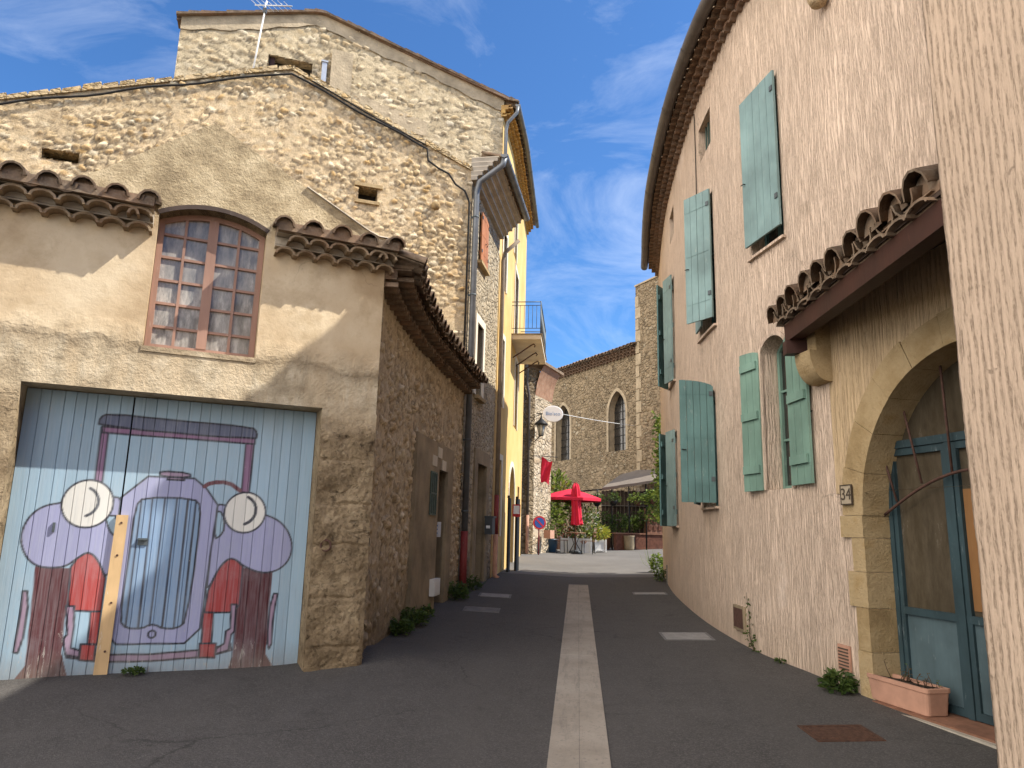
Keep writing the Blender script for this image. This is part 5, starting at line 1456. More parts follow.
# higher brick stretch at the right
mb = MB(); fbox(mb, FT1, 1.9, FT1.S[-1], 1.603, 2.55, -0.24, -0.02, 0, 0.4)
for k in range(12): fbox(mb, FT1, 1.94 + (k % 4) * 0.22, 2.08 + (k % 4) * 0.22, 1.72 + (k // 4) * 0.26, 1.90 + (k // 4) * 0.26, -0.03, 0.006, 1)
mb.build('lattice_panel', ['terracotta_floor', 'brick'], tw)
# awning on posts
aw = thing('awning', 'taupe sloping awning on dark posts shading the cafe terrace', 'awning', ground_pt(2.2, 29.4))
mb = MB(); fl, fr_, br, bl = V((0.92, 28.60, 3.30)), V((3.45, 28.4, 3.70)), V((4.0, 30.6, 4.62)), V((1.80, 31.0, 4.02))
rows = []
for i in range(7):
    t = i / 6; a = fl + (bl - fl) * t; b = fr_ + (br - fr_) * t
    rows.append([a + (b - a) * (k / 10) + V((0, 0, -0.012 * math.sin(math.pi * k / 10 * 3) ** 2)) for k in range(11)])
mb.grid(rows, 0, True); mb.grid([[p - V((0, 0, 0.012)) for p in r] for r in rows], 0, True)
rows = [[p, p - V((0, 0, 0.10))] for p in rows[0]]; mb.grid(rows, 0, True)
mb.build('canopy', 'cloth_taupe', aw)
for k, x in enumerate((-0.15, 0.75, 1.30, 1.95, 2.60, 3.30)):
    z = 3.10 + 0.15 * (x + 0.15); y = 28.58 - 0.04 * x + (0.0)
    mb = MB(); mb.tube([V((x, y + 0.1, zg(x, y))), V((x, y + 0.1, z))], 0.030, 0, 6); mb.build('post', 'iron_black', aw)
mb = MB(); mb.tube([V((-0.15, 28.72, 3.12)), fl + V((0, .1, -.06)), fr_ + V((0, .1, -.06))], 0.03, 0, 6); mb.build('beam', 'iron_black', aw)

def plant(root, c, rad, n, l, w, mats, name='foliage', up=0.4, shell=0.3, stems=6, base=None):
    mb = MB(); mb.foliage(c, rad, n, l, w, 0, up, len(mats), shell); o = mb.build(name, mats, root)
    if base is not None and stems:
        sb = MB()
        for k in range(stems):
            q = V(c) + V((random.uniform(-.6, .6) * rad[0], random.uniform(-.6, .6) * rad[1], random.uniform(-.2, .7) * rad[2]))
            b = V(base); sb.tube([b, b + (q - b) * 0.5 + V((random.uniform(-.04, .04), 0, .04)), q], [0.012, 0.008, 0.004], 0, 5)
        sb.build('stem', 'bark', root)
    return o
# dark boards and shelves, added to stand in for deep shade on the terrace
tsn = thing('terrace_shade_panel', 'added dark panel with shelves standing in for the shade at the back of the cafe terrace', 'screen', ground_pt(2.2, 30.2))
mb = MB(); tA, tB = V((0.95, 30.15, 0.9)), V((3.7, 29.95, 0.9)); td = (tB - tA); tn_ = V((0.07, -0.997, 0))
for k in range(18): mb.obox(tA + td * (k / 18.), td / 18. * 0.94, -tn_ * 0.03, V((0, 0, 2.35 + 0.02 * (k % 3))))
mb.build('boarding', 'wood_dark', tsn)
mb = MB()
for z in (1.55, 2.1, 2.65): mb.obox(tA + V((0, 0, z - 0.9)) + tn_ * 0.005, td * 0.98, tn_ * 0.22, V((0, 0, 0.03)))
pieces(mb, 'shelf', 'wood_grey', tsn)
# parasols
pb = ground_pt(-0.30, 27.4)
pr_ = thing('parasol', 'open red cafe parasol among the potted plants', 'parasol', pb)
mb = MB(); apx = V((-0.30, 27.4, 3.16)); n = 8; rim = []
for k in range(n):
    a = 2 * math.pi * (k + 0.5) / n; rim.append(apx + V((1.22 * math.cos(a), 1.22 * math.sin(a), -0.36)))
for k in range(n):
    a, b = rim[k], rim[(k + 1) % n]; mid = (a + b) / 2 + V((0, 0, -0.0)); m1 = apx + (a - apx) * 0.5 + V((0, 0, 0.03)); m2 = apx + (b - apx) * 0.5 + V((0, 0, 0.03))
    mb.face([apx, m1, m2]); mb.face([m1, a, b, m2]); mb.face([a, a - V((0, 0, .10)), b - V((0, 0, .10)), b])
mb.build('canopy', 'cloth_red', pr_)
mb = MB(); mb.tube([pb, apx + V((0, 0, 0.06))], 0.022, 0, 7); mb.build('pole', 'wood_table', pr_)
mb = MB(); mb.lathe(pb, [(0.26, 0), (0.26, 0.06), (0.05, 0.12)]); mb.build('base', 'plastic_grey', pr_)
pb = ground_pt(-0.08, 26.45)
pc_ = thing('parasol', 'folded red parasol hanging down in front of the open one', 'parasol', pb)
mb = MB(); rows = []
for (z, r) in ((3.30, 0.03), (3.22, 0.10), (3.0, 0.135), (2.7, 0.14), (2.4, 0.14), (2.1, 0.155), (1.85, 0.18)):
    tw_ = (3.3 - z) * 0.10
    rows.append([V((-0.10 + tw_ * 0.4, 26.45, 0)) + V((r * (1 + 0.28 * math.sin(a * 6 + z)) * math.cos(a), r * (1 + 0.28 * math.sin(a * 6 + z)) * math.sin(a), z - 0.04 * math.sin(a * 3))) for a in [2 * math.pi * k / 36 for k in range(36)]])
mb.grid(rows, 0, True, True); mb.build('canopy', 'cloth_red', pc_)
mb = MB(); mb.tube([pb, V((-0.10, 26.45, 3.3))], 0.022, 0, 7); mb.build('pole', 'wood_table', pc_)
mb = MB(); mb.lathe(pb, [(0.24, 0), (0.24, 0.06), (0.05, 0.12)]); mb.build('base', 'plastic_grey', pc_)

# potted plants
def pot_plant(label, p, prof, m, c, rad, n, l, w, mats, name='potted_plant', up=0.4, seg=16, stems=6):
    t = thing(name, label, 'plant', p, None)
    mb = MB(); mb.lathe(p, prof, 0, seg); mb.build('pot', m, t)
    mb = MB(); h = prof[-1][1]; mb.lathe(p, [(prof[-1][0] * 0.9, h - 0.02), (prof[-1][0] * 0.88, h - 0.005)], 0, seg); mb.build('soil', 'soil', t)
    plant(t, c, rad, n, l, w, mats, up=up, base=V(p) + V((0, 0, h)), stems=stems)
    return t
p = ground_pt(-0.97, 26.3)
pot_plant('tall leafy shrub in a dark blue glazed pot beside the corner house', p, [(0.17, 0), (0.20, 0.03), (0.25, 0.36), (0.28, 0.42), (0.29, 0.46)], 'glaze_blue', p + V((0.05, 0, 1.05)), (0.42, 0.4, 0.62), 420, 0.16, 0.06, ['leaf_bright', 'leaf_mid', 'leaf_bright'])
p = ground_pt(-0.75, 28.4)
pot_plant('big leafy bush standing behind the open red parasol', p, [(0.2, 0), (0.3, 0.4), (0.32, 0.45)], 'terracotta', p + V((-0.1, 0, 1.95)), (0.66, 0.55, 0.95), 760, 0.24, 0.085, ['leaf_bright', 'leaf_bright', 'leaf_mid'])
p = ground_pt(0.18, 26.9)
pot_plant('dark leafed flowering shrub between the folded parasol and the white planter', p, [(0.2, 0), (0.28, 0.36), (0.30, 0.40)], 'terracotta', p + V((0.06, 0, 1.05)), (0.55, 0.4, 0.68), 560, 0.15, 0.07, ['leaf_dark', 'leaf_mid', 'leaf_bright', 'leaf_mid', 'petal_white'])
p = ground_pt(-0.45, 27.0)
pot_plant('low green plant with red flowers by the cafe table', p, [(0.18, 0), (0.24, 0.3), (0.26, 0.34)], 'terracotta', p + V((0.05, 0, 0.75)), (0.35, 0.3, 0.4), 300, 0.12, 0.05, ['leaf_mid', 'leaf_dark', 'petal_red'])
# white wooden planter box
p = ground_pt(0.76, 27.15)
wp = thing('planter_box', 'square white planter box with a yellow green shrub in the sun', 'planter', p)
mb = MB(); rz = 0.25
for sx_ in (-1, 1):
    for sy_ in (-1, 1):
        a = V((math.cos(rz), math.sin(rz), 0)); b = V((-a.y, a.x, 0)); mb.cbox(p + a * 0.20 * sx_ + b * 0.20 * sy_ + V((0, 0, 0.23)), (0.05, 0.05, 0.46), 0, rz)
mb.cbox(p + V((0, 0, 0.24)), (0.38, 0.38, 0.36), 0, rz)
for z in (0.08, 0.40): mb.cbox(p + V((0, 0, z)), (0.42, 0.42, 0.05), 0, rz)
mb.build('box', 'paint_white', wp)
plant(wp, p + V((0, 0, 0.66)), (0.38, 0.34, 0.26), 330, 0.17, 0.05, ['leaf_yellow', 'leaf_yellow', 'leaf_bright'], base=p + V((0, 0, 0.42)))
p = ground_pt(0.42, 27.25)
pot_plant('small yellow leafed plant in a grey pot left of the white planter box', p, [(0.13, 0), (0.17, 0.32), (0.18, 0.36)], 'concrete_render', p + V((0, 0, 0.52)), (0.24, 0.22, 0.22), 150, 0.14, 0.045, ['leaf_yellow', 'leaf_bright'])
p = ground_pt(1.93, 28.35)
t = thing('stone_urn', 'plain grey cylinder pot standing at the foot of the brick wall', 'pot', p)
mb = MB(); mb.lathe(p, [(0.17, 0), (0.19, 0.05), (0.21, 0.50), (0.23, 0.54), (0.18, 0.54), (0.17, 0.40)]); mb.build('pot', 'concrete_render', t)
# cafe table and chairs
p = ground_pt(-0.10, 26.05)
tb = thing('cafe_table', 'small round cafe table with a wooden top under the folded parasol', 'table', p)
mb = MB(); mb.lathe(p, [(0.34, 0.70), (0.35, 0.72), (0.34, 0.74)], 0, 20); mb.build('tabletop', 'wood_table', tb)
for k in range(3):
    a = k * 2.09 + 0.4; mb = MB(); mb.tube([p + V((0.28 * math.cos(a), 0.28 * math.sin(a), 0)), p + V((0.05 * math.cos(a), 0.05 * math.sin(a), 0.35)), p + V((0.20 * math.cos(a), 0.20 * math.sin(a), 0.70))], 0.014, 0, 6); mb.build('leg', 'iron_black', tb)
def chair(p, rz, label):
    t = thing('cafe_chair', label, 'chair', p, 'cafe chairs round the small table'); c, s = math.cos(rz), math.sin(rz)
    def T(x, y, z): return p + V((x * c - y * s, x * s + y * c, z))
    mb = MB(); mb.hexa([T(-.2, -.2, .44), T(.2, -.2, .44), T(.2, .2, .44), T(-.2, .2, .44), T(-.2, -.2, .46), T(.2, -.2, .46), T(.2, .2, .46), T(-.2, .2, .46)]); mb.build('seat', 'wood_table', t)
    for x, y in ((-.18, -.18), (.18, -.18), (-.18, .18), (.18, .18)):
        mb = MB(); mb.tube([T(x * 1.1, y * 1.1, 0), T(x, y, .44)], 0.012, 0, 6); mb.build('leg', 'iron_black', t)
    mb = MB()
    for x in (-.18, .18): mb.tube([T(x, .19, .46), T(x, .25, .88)], 0.011, 0, 6)
    for z in (.60, .72, .84): mb.hexa([T(-.18, .205 + (z - .46) * .12, z), T(.18, .205 + (z - .46) * .12, z), T(.18, .225 + (z - .46) * .12, z), T(-.18, .225 + (z - .46) * .12, z)] + [T(-.18, .205 + (z - .42) * .12, z + .05), T(.18, .205 + (z - .42) * .12, z + .05), T(.18, .225 + (z - .42) * .12, z + .05), T(-.18, .225 + (z - .42) * .12, z + .05)])
    mb.build('backrest', 'wood_table', t)
chair(ground_pt(-0.60, 26.05), 1.9, 'dark cafe chair left of the small round table, next to the blue pot')
chair(ground_pt(0.36, 26.05), -1.8, 'dark cafe chair right of the small round table, near the white planter box')
# pale low screen behind table
mb = MB(); mb.obox(ground_pt(-0.62, 26.58), V((1.12, 0.08, 0)), V((-0.004, 0.04, 0)), V((0, 0, 0.50))); 
for k in range(5): mb.obox(ground_pt(-0.62 + 0.265 * k, 26.56 + 0.019 * k), V((0.04, 0.004, 0)), V((0.002, -0.02, 0)), V((0, 0, 0.56)))
sc2 = thing('low_screen', 'low pale wooden screen behind the cafe table and chairs', 'screen', ground_pt(-0.2, 26.95)); mb.build('panel', 'paint_white', sc2)
# plants on the shaded terrace and hanging baskets
for i, (x, y, z, rx, rz_, lab) in enumerate(((1.05, 28.75, 1.95, .38, .42, 'dark bush at the left end of the shaded terrace'), (1.62, 28.8, 1.95, .36, .36, 'dark bush behind the grey cylinder pot'), (2.45, 29.2, 2.1, .36, .40, 'dark bush behind the brick lattice'), (2.05, 29.1, 1.9, .3, .3, 'dark bush in the middle of the shaded terrace'))):
    b = ground_pt(x, y)
    t = thing('terrace_bush', lab, 'plant', b, 'bushes on the shaded terrace')
    mb = MB(); mb.lathe(b, [(0.16, 0), (0.2, 0.5), (0.21, 0.55)]); mb.build('pot', 'terracotta_floor', t)
    plant(t, (x, y, z), (rx, 0.3, rz_), 240, 0.14, 0.06, ['leaf_dark', 'leaf_mid', 'leaf_mid'], base=b + V((0, 0, .55)))
for i, (x, z, y, lab) in enumerate(((0.72, 2.82, 28.5, 'hanging basket nearest the red parasol'), (1.35, 2.86, 28.45, 'second hanging basket from the red parasol under the awning'), (2.30, 2.86, 28.4, 'bright hanging basket under the middle of the awning edge'), (2.85, 2.92, 28.4, 'full hanging basket at the right end of the awning edge'))):
    t = thing('hanging_basket', lab, 'hanging basket', (x, y, z - 0.25), 'hanging baskets under the awning')
    mb = MB(); mb.lathe((x, y, z - 0.25), [(0.07, 0), (0.14, 0.10), (0.17, 0.20)], 0, 12); mb.build('basket', 'iron_rust' if i > 1 else 'iron_black', t)
    mb = MB()
    for k in range(3):
        a = k * 2.09; mb.tube([V((x + .16 * math.cos(a), y + .16 * math.sin(a), z - .05)), V((x, y, z + 0.40))], 0.005, 0, 4)
    mb.build('chain', 'iron_black', t)
    plant(t, (x, y, z + 0.05), (0.26 if i < 2 else 0.38, 0.24, 0.18), 130 if i < 2 else 240, 0.13, 0.05, ['leaf_dark', 'leaf_mid'] if i < 2 else ['leaf_bright', 'leaf_mid'], up=-0.1)
# trailing vine on the right end of the awning
mb = MB()
for k in range(16):
    x = 2.5 + random.uniform(0, 0.85); z = 3.3
    for q in range(26):
        z -= random.uniform(0.02, 0.07); mb.leaf((x + random.gauss(0, .06), 28.45 + random.gauss(0, .06), z), (random.gauss(0, 1), random.gauss(0, 1), -0.5), (random.gauss(0, .5), -1, random.gauss(0, .5)), 0.12, 0.08, random.randrange(2))
tv = thing('trailing_vine', 'bright green vine trailing from the right end of the awning', 'plant', (2.9, 28.45, 2.0)); mb.build('foliage', ['leaf_bright', 'leaf_mid'], tv)

# ================================================================== PINK HOUSE (right, curved front)
FR = Face([(3.30, 4.20), (2.875, 5.53), (2.45, 6.86), (2.26, 7.72), (2.03, 8.6), (1.88, 9.8), (1.795, 11.2), (1.775, 12.8), (1.80, 14.4), (1.90, 16.2), (1.985, 17.3), (2.06, 18.35)], side=1, smooth=5)
ph = thing('pink_house', 'tall pink rendered house with a curved front and teal wooden shutters', 'house', (2.03, 8.6, zg(2.03, 8.6)))
SR = FR.sY; LR = FR.S[-1]
ss0 = FR.sY(4.2)
sj = SR(6.86)                                   # outer edge of the arch stones
r_tr = H(SR(7.76), SR(8.46), 4.86, 6.84); r_tl = H(SR(9.82), SR(10.75), 4.45, 6.42)
r_s1 = H(SR(9.80), SR(10.50), 7.18, 7.74); r_s2 = H(SR(13.1), SR(13.75), 7.20, 7.76)
r_ll = H(SR(10.0), SR(10.85), 1.98, 3.66, 0.14, 'seg'); r_lm = H(SR(7.83), SR(8.33), 2.10, 3.80, 0.14, 'seg')
r_fu = H(SR(13.3), SR(14.2), 4.40, 6.40); r_fl = H(SR(13.3), SR(14.2), 1.75, 3.45)
dr = H(sj - 2.62, sj - 0.16, 0.15, 3.10, 1.30)   # arched doorway
RH = [r_tr, r_tl, r_s1, r_s2, r_ll, r_lm, r_fu, r_fl, dr]
SD0 = SR(7.02); Zc = 4.2
mb = MB()
ZT = 8.28
# wall in two renders: the warm patch around the door under the canopy, pink elsewhere
s_end = SR(7.06)
wall(mb, FR, 0, LR, -0.3, ZT, RH, depth=[0.25] * 8 + [0.32], d=0.22, revm=0)
mb.build('front_wall', 'crepi_pink', ph)
mb = MB(); wall(mb, FR, 0, s_end, 2.4, 4.0, [(dr[0], dr[1], 2.0, dr[3], dr[4], dr[5])], depth=0.02, d=0.22, o=0.006)
# keep only the part beyond the arch band
mb.build('door_patch', 'crepi_door', ph)
# arch: voussoirs and jamb stones with reveals
mb = MB()
h = dr; cs = (h[0] + h[1]) / 2; wv = (h[1] - h[0]) / 2; zs = h[3] - h[4]
nv = 11
for k in range(nv):
    a0 = math.pi * k / nv + 0.002; a1 = math.pi * (k + 1) / nv - 0.002
    th_ = 0.25 + random.uniform(-0.012, 0.015); pr2 = 0.022 + random.uniform(0, 0.006)
    rows = []
    for t_ in steps(a0, a1, (a1 - a0) / 4):
        ci, si = math.cos(t_), math.sin(t_)
        i_ = (cs - (wv - .018) * ci, zs + (h[4] - .018) * si); e_ = (cs - (wv + th_) * ci, zs + (h[4] + th_) * si)
        rows.append([FR.pt(i_[0], i_[1] - 0.002, -0.315), FR.pt(i_[0], i_[1] - 0.002, pr2), FR.pt(e_[0], e_[1], pr2), FR.pt(e_[0], e_[1], -0.03)])
    mb.grid(rows, 0, False)
    for r_ in (rows[0], rows[-1]): mb.face(r_)
mb.build('arch_stones', 'cut_stone', ph)
zc = zg(2.5, 6.8) - 0.05; jm = MB()
ws = [0.17, 0.15, 0.24, 0.16, 0.30, 0.20, 0.17]; hs = [0.42, 0.36, 0.30, 0.29, 0.30, 0.33, 0.5]
for side_ in (1, -1):
    z = zc
    for k, (w_, hh) in enumerate(zip(ws, hs)):
        z1 = min(z + hh, zs) if k < 6 else zs
        if z1 - z < 0.05: break
        w_ += 0.0 if side_ > 0 else random.uniform(-.04, .04)
        ed = h[1] if side_ > 0 else h[0]
        pr2 = 0.02 + random.uniform(0, 0.010)
        fbox(jm, FR, ed - side_ * pr2 * 0.35, ed + side_ * (w_ if side_ > 0 else 0.10), z + 0.002, z1 - 0.002, -0.315, pr2, 0, 0.6)
        z = z1
pieces(jm, 'jamb_stone', 'cut_stone', ph)
# doorstep
mb = MB(); fbox(mb, FR, h[0] - 0.1, h[1] + 0.10, 0.05, 0.27, -0.31, 0.12, 0); fbox(mb, FR, h[0] - 0.08, h[1] - 0.03, 0.27, 0.285, -0.31, 0.07, 1)
mb.build('doorstep', ['stone_flag', 'terracotta_floor'], ph)
# glazed door in blue frames
do = -0.295; dz0 = 0.29; ztr = 2.38
sl_, sr_ = h[1], h[0]                      # sl_ is the edge farther up the street
posts = [sl_ - 0.03, sl_ - 0.72, sl_ - 1.78, sr_ + 0.03]
def door_bar(s0, s1, z0, z1, o0=do, o1=do + 0.05, m=0): fbox(db, FR, min(s0, s1), max(s0, s1), z0, z1, o0, o1, m)
db = MB()
for s in posts: door_bar(s - 0.028, s + 0.028, dz0, ztr, do, do + 0.055)
door_bar(sl_, sr_, ztr, ztr + 0.065, do, do + 0.06)
dd = db.build('door_frame', 'door_blue', ph)
for k in range(3):
    a, b = posts[k] - 0.030, posts[k + 1] + 0.030
    db = MB()
    for z in (dz0 + 0.004, 0.985, ztr - 0.062): door_bar(a, b, z, z + 0.058, do + 0.004, do + 0.046)
    for s in (a - 0.024, b + 0.024): door_bar(s - 0.022, s + 0.022, dz0 + 0.062, 0.985, do + 0.006, do + 0.044); door_bar(s - 0.022, s + 0.022, 1.043, ztr - 0.062, do + 0.006, do + 0.044)
    door_bar(a - 0.046, b + 0.046, dz0 + 0.062, 0.985, do + 0.002, do + 0.022, 1)
    lf = db.build('glazed_door', ['door_blue', 'door_panel'], dd)
    pm = MB(); fill(pm, FR, H(b + 0.01, a - 0.01, 1.03, ztr), do + 0.012); pm.build('pane', 'glass_door', dd)
mb = MB(); ss = arch_steps(h[0] + 0.005, h[1] - 0.005, 30)
ss = [x for x in ss if arch_z(h, x) > 2.45]
for p_, q_ in zip(ss[:-1], ss[1:]): mb.face([FR.pt(p_, ztr + 0.06, do + 0.01), FR.pt(q_, ztr + 0.06, do + 0.01), FR.pt(q_, arch_z(h, q_), do + 0.01), FR.pt(p_, arch_z(h, p_), do + 0.01)])
mb.build('fanlight', 'glass_door', dd)
mb = MB(); fbox(mb, FR, posts[1] - 0.62, posts[1] - 0.08, 1.08, 2.00, do + 0.013, do + 0.018, 0); mb.build('timber_panel', 'door_brown', dd)
mb = MB(); fbox(mb, FR, posts[1] - 0.42, posts[1] - 0.24, 1.34, 2.16, do + 0.019, do + 0.026, 0); fbox(mb, FR, posts[1] - 0.41, posts[1] - 0.25, 1.35, 1.40, do + 0.026, do + 0.028, 1); fbox(mb, FR, posts[1] - 0.41, posts[1] - 0.25, 2.10, 2.15, do + 0.026, do + 0.028, 1); mb.build('poster', ['poster_green', 'paint_white'], dd)
mb = MB()
for k, (sa_, za, sb_, zb_) in enumerate(((sl_ - 0.0, 2.50, sl_ - 0.18, 1.92), (sl_ - 0.30, 2.90, sl_ - 0.48, 2.06), (sl_ - 0.78, 3.06, sl_ - 0.80, 2.12))):
    mb.tube([FR.pt(sa_, za, do + 0.10), FR.pt(sb_, zb_, do + 0.10)], 0.010, 0, 6)
pth = [FR.pt(sl_ - 0.0 - 0.98 * t_, 1.80 + 0.34 * math.sin(t_ * 1.5), do + 0.10) for t_ in steps(0, 1, 0.1)]
mb.tube(pth, 0.012, 0, 6); mb.build('arch_grille', 'iron_rust', dd)
# canopy with tiles over the door
cF = Face([(2.215, 4.37), (2.035, 7.34)], side=1)
mb = MB(); Lc = cF.S[-1]
canal(mb, cF, 0.16, Lc, 3.72, 0.08, 0.62, 0.26, 0.30, 0, 0.145, 0.02)
genoise(mb, cF, 0.05, Lc - 0.05, 3.68, 1, 0.05, 0.075, 0.30, 0, 0, 6)
cn = mb.build('canopy_tiles', 'tile_old', ph)
mb = MB()
ss = steps(0, Lc, 0.4)
for a, b in zip(ss[:-1], ss[1:]):
    pa, pb2 = cF.pt(a, 3.695, 0.0), cF.pt(b, 3.695, 0.0)
    def wx(y): return FR.pt(FR.sY(max(y, 4.2)), 0, 0).x
    qa, qb = V((wx(pa.y) + 0.05, pa.y, 3.715 + 0.26 * (wx(pa.y) - pa.x))), V((wx(pb2.y) + 0.05, pb2.y, 3.715 + 0.26 * (wx(pb2.y) - pb2.x)))
    mb.hexa([pa, pb2, qb, qa] + [p_ + V((0, 0, 0.03)) for p_ in (pa, pb2, qb, qa)])
    mb.hexa([p_ + V((0, 0, 0.034)) for p_ in (pa, pb2, qb, qa)] + [p_ + V((0, 0, 0.10)) for p_ in (pa, pb2, qb, qa)], 1)
mb.build('canopy_roof', ['wood_dark', 'tile_old'], ph)
mb = MB()
fbox(mb, cF, 0, Lc - 0.10, 3.50, 3.675, -0.14, -0.01, 0)
pA = cF.pt(Lc - 0.12, 3.40, -0.005)
mb.obox(V((2.03, 7.12, 3.365)), V((0.36, -0.02, 0)), V((0, 0.13, 0)), V((0, 0, 0.135)))
mb.build('canopy_beam', 'wood_red', ph)
mb = MB()   # rounded stone corbel under the beam end
sa_, sb_ = SR(7.26), SR(7.00); rows = []
for k in range(11):
    a = math.pi / 2 * k / 10
    z_ = 3.36 - 0.30 * math.sin(a); o_ = 0.02 + 0.21 * math.cos(a) ** 0.8 if k < 10 else 0.0
    rows.append([FR.pt(sa_, z_, -0.02), FR.pt(sa_, z_, o_), FR.pt(sb_, z_, o_), FR.pt(sb_, z_, -0.02)])
mb.grid(rows, 0, False); mb.face(rows[0])
fbox(mb, FR, sa_, sb_, 3.362, 3.66, -0.02, 0.16, 0)
mb.build('corbel', 'cut_stone', ph)
# house number plaque
pq = MB(); ps = h[1] + 0.17; fbox(pq, FR, ps - 0.075, ps + 0.075, 1.90, 2.07, 0.03, 0.042, 0)
for (a, b, c, d) in ((-.078, .078, 1.895, 1.905), (-.078, .078, 2.065, 2.075), (-.080, -.072, 1.895, 2.075), (.072, .080, 1.895, 2.075)): fbox(pq, FR, ps + a, ps + b, c, d, 0.03, 0.046, 1)
pqo = pq.build('number_plaque', ['plaque_enamel', 'ink_dark'], ph)
text_mesh('34', 0.15, FR.pt(ps, 1.985, 0.044), -FR.tan(ps), V((0, 0, 1)), 'ink_dark', pqo, 'lettering', 0.001)
# windows and shutters
for hh, dpth in ((r_tr, .22), (r_tl, .22), (r_ll, .22), (r_fu, .22), (r_fl, .22)):
    window(FR, hh, dpth, ph, 'shutter_deep', 'glass_dark', 1, 2)
window(FR, r_lm, 0.23, ph, 'shutter_green', 'glass_dark', 1, 2)
for hh in (r_s1, r_s2):
    mb = MB(); fill(mb, FR, hh, -0.23); w_ = mb.build('small_window', 'interior', ph)
    mb = MB()
    for k in range(1, 5): s = hh[0] + (hh[1] - hh[0]) * k / 5; fbox(mb, FR, s - .012, s + .012, hh[2], hh[3], -0.10, -0.075)
    mb.build('grille', 'iron_bars_green', w_)
def sill(hh, w=0.08):
    mb = MB(); fbox(mb, FR, hh[0] - w * .5, hh[1] + w * .5, hh[2] - 0.035, hh[2] - 0.003, -0.04, 0.045); mb.build('window_sill', 'crepi_pink', ph)
for hh in (r_tr, r_tl, r_ll, r_fu, r_fl): sill(hh)
shutter(FR, r_tr[0] - 0.03, 4.98, 6.88, r_tr[1] - r_tr[0] + 0.02, 1, R(3.5), ph, 'shutter_teal', 5, back=False)
shutter(FR, r_tl[0] - 0.02, 4.54, 6.44, 0.48, 1, R(33), ph, 'shutter_teal', 4, back=True)
shutter(FR, r_tl[1] + 0.02, 4.56, 6.46, 0.48, -1, R(3), ph, 'shutter_teal', 4)
shutter(FR, r_ll[0] - 0.02, 2.02, 3.68, 0.46, 1, R(88), ph, 'shutter_deep', 5, rise=0.10)
shutter(FR, r_ll[1] + 0.02, 2.02, 3.68, 0.46, -1, R(20), ph, 'shutter_deep', 5, rise=0.10)
shutter(FR, r_lm[1] + 0.03, 2.10, 3.72, 0.39, -1, R(175), ph, 'shutter_green', 3, rise=0.06)
shutter(FR, r_lm[0] - 0.02, 2.12, 3.82, 0.45, 1, R(174), ph, 'shutter_green', 3, rise=0.14)
for (hh, z0, z1) in ((r_fu, 4.38, 6.42), (r_fl, 1.74, 3.46)):
    shutter(FR, hh[0] - 0.02, z0, z1, 0.42, 1, R(14), ph, 'shutter_teal', 4)
    shutter(FR, hh[1] + 0.02, z0, z1, 0.42, -1, R(30), ph, 'shutter_deep', 4)
mb = MB(); arch_band(mb, FR, r_lm, 0.05, -0.02, 0.022, 0, 0); mb.build('window_surround', 'crepi_pink', ph)
# eaves: three courses of tile, tiles and gutter
s_e = SR(6.7)
mb = MB(); genoise(mb, FR, s_e, LR, ZT - 0.06, 3, 0.085, 0.10, 0.20, 0, 1, 4)
canal(mb, FR, s_e, LR, ZT + 0.36, 0.36, 0.8, 0.28, 0.22, 2, None, 0.008)
mb.build('tile_eave', ['tile_brown', 'tile_terra', 'tile_old'], ph)
gutter([FR.pt(s, ZT + 0.25, 0.355) for s in steps(s_e, LR + 0.12, 0.3)], 0.095, 'gutter_brown', ph)
# vents
mb = MB(); a, b = SR(9.05), SR(9.42); fbox(mb, FR, a, b, 0.50, 0.78, 0.0, 0.03, 0); fbox(mb, FR, a + 0.03, b - 0.03, 0.53, 0.75, 0.03, 0.036, 1); mb.build('vent_door', ['concrete_render', 'iron_rust'], ph)
mb = MB(); ps = h[1] + 0.40; fbox(mb, FR, ps - 0.10, ps + 0.08, 0.44, 0.66, 0.004, 0.022, 0)
for k in range(7):
    fbox(mb, FR, ps - 0.085, ps + 0.065, 0.455 + k * 0.028, 0.466 + k * 0.028, 0.022, 0.028, 1)
mb.build('vent_grille', ['terracotta', 'ink_dark'], ph)
mb = MB(); fbox(mb, FR, SR(16.0), SR(16.15), 0.5, 0.95, 0, 0.02); mb.build('meter_flap', 'wood_grey', ph)
# lower part over the doorway, roof, back
mb = MB()
e0, e1, em = FR.pt(LR, 0, 0), FR.pt(0, 0, 0), FR.pt(s_e, 0, 0)
bx = 10.5
nseg = steps(s_e, LR, 0.7)
for a, b in zip(nseg[:-1], nseg[1:]):
    pa, pb2 = FR.pt(a, ZT + 0.42, 0.28), FR.pt(b, ZT + 0.42, 0.28)
    roof_slab(mb, [pa, pb2, V((6.4, pb2.y, 9.7)), V((6.4, pa.y, 9.7))], 0.06)
roof_slab(mb, [V((6.4, em.y, 9.7)), V((6.4, e0.y, 9.7)), V((bx, e0.y, 8.6)), V((bx, em.y, 8.6))], 0.06)
mb.build('roof', 'tile_brown', ph)
mb = MB()
for (p_, q_) in ((e0, V((bx, e0.y, 0))), (V((bx, e0.y, 0)), V((bx, e1.y, 0)))):
    mb.face([up_(p_, -.3), up_(p_, 8.5), up_(q_, 8.5), up_(q_, -.3)])
mb.face([up_(em, 7.0), up_(em, 8.6), V((6.4, em.y, 9.6)), V((bx, em.y, 8.5)), V((bx, em.y, 7.0))])
mb.build('back_wall', 'crepi_pink', ph)
o = bpy.data.objects['front_wall']

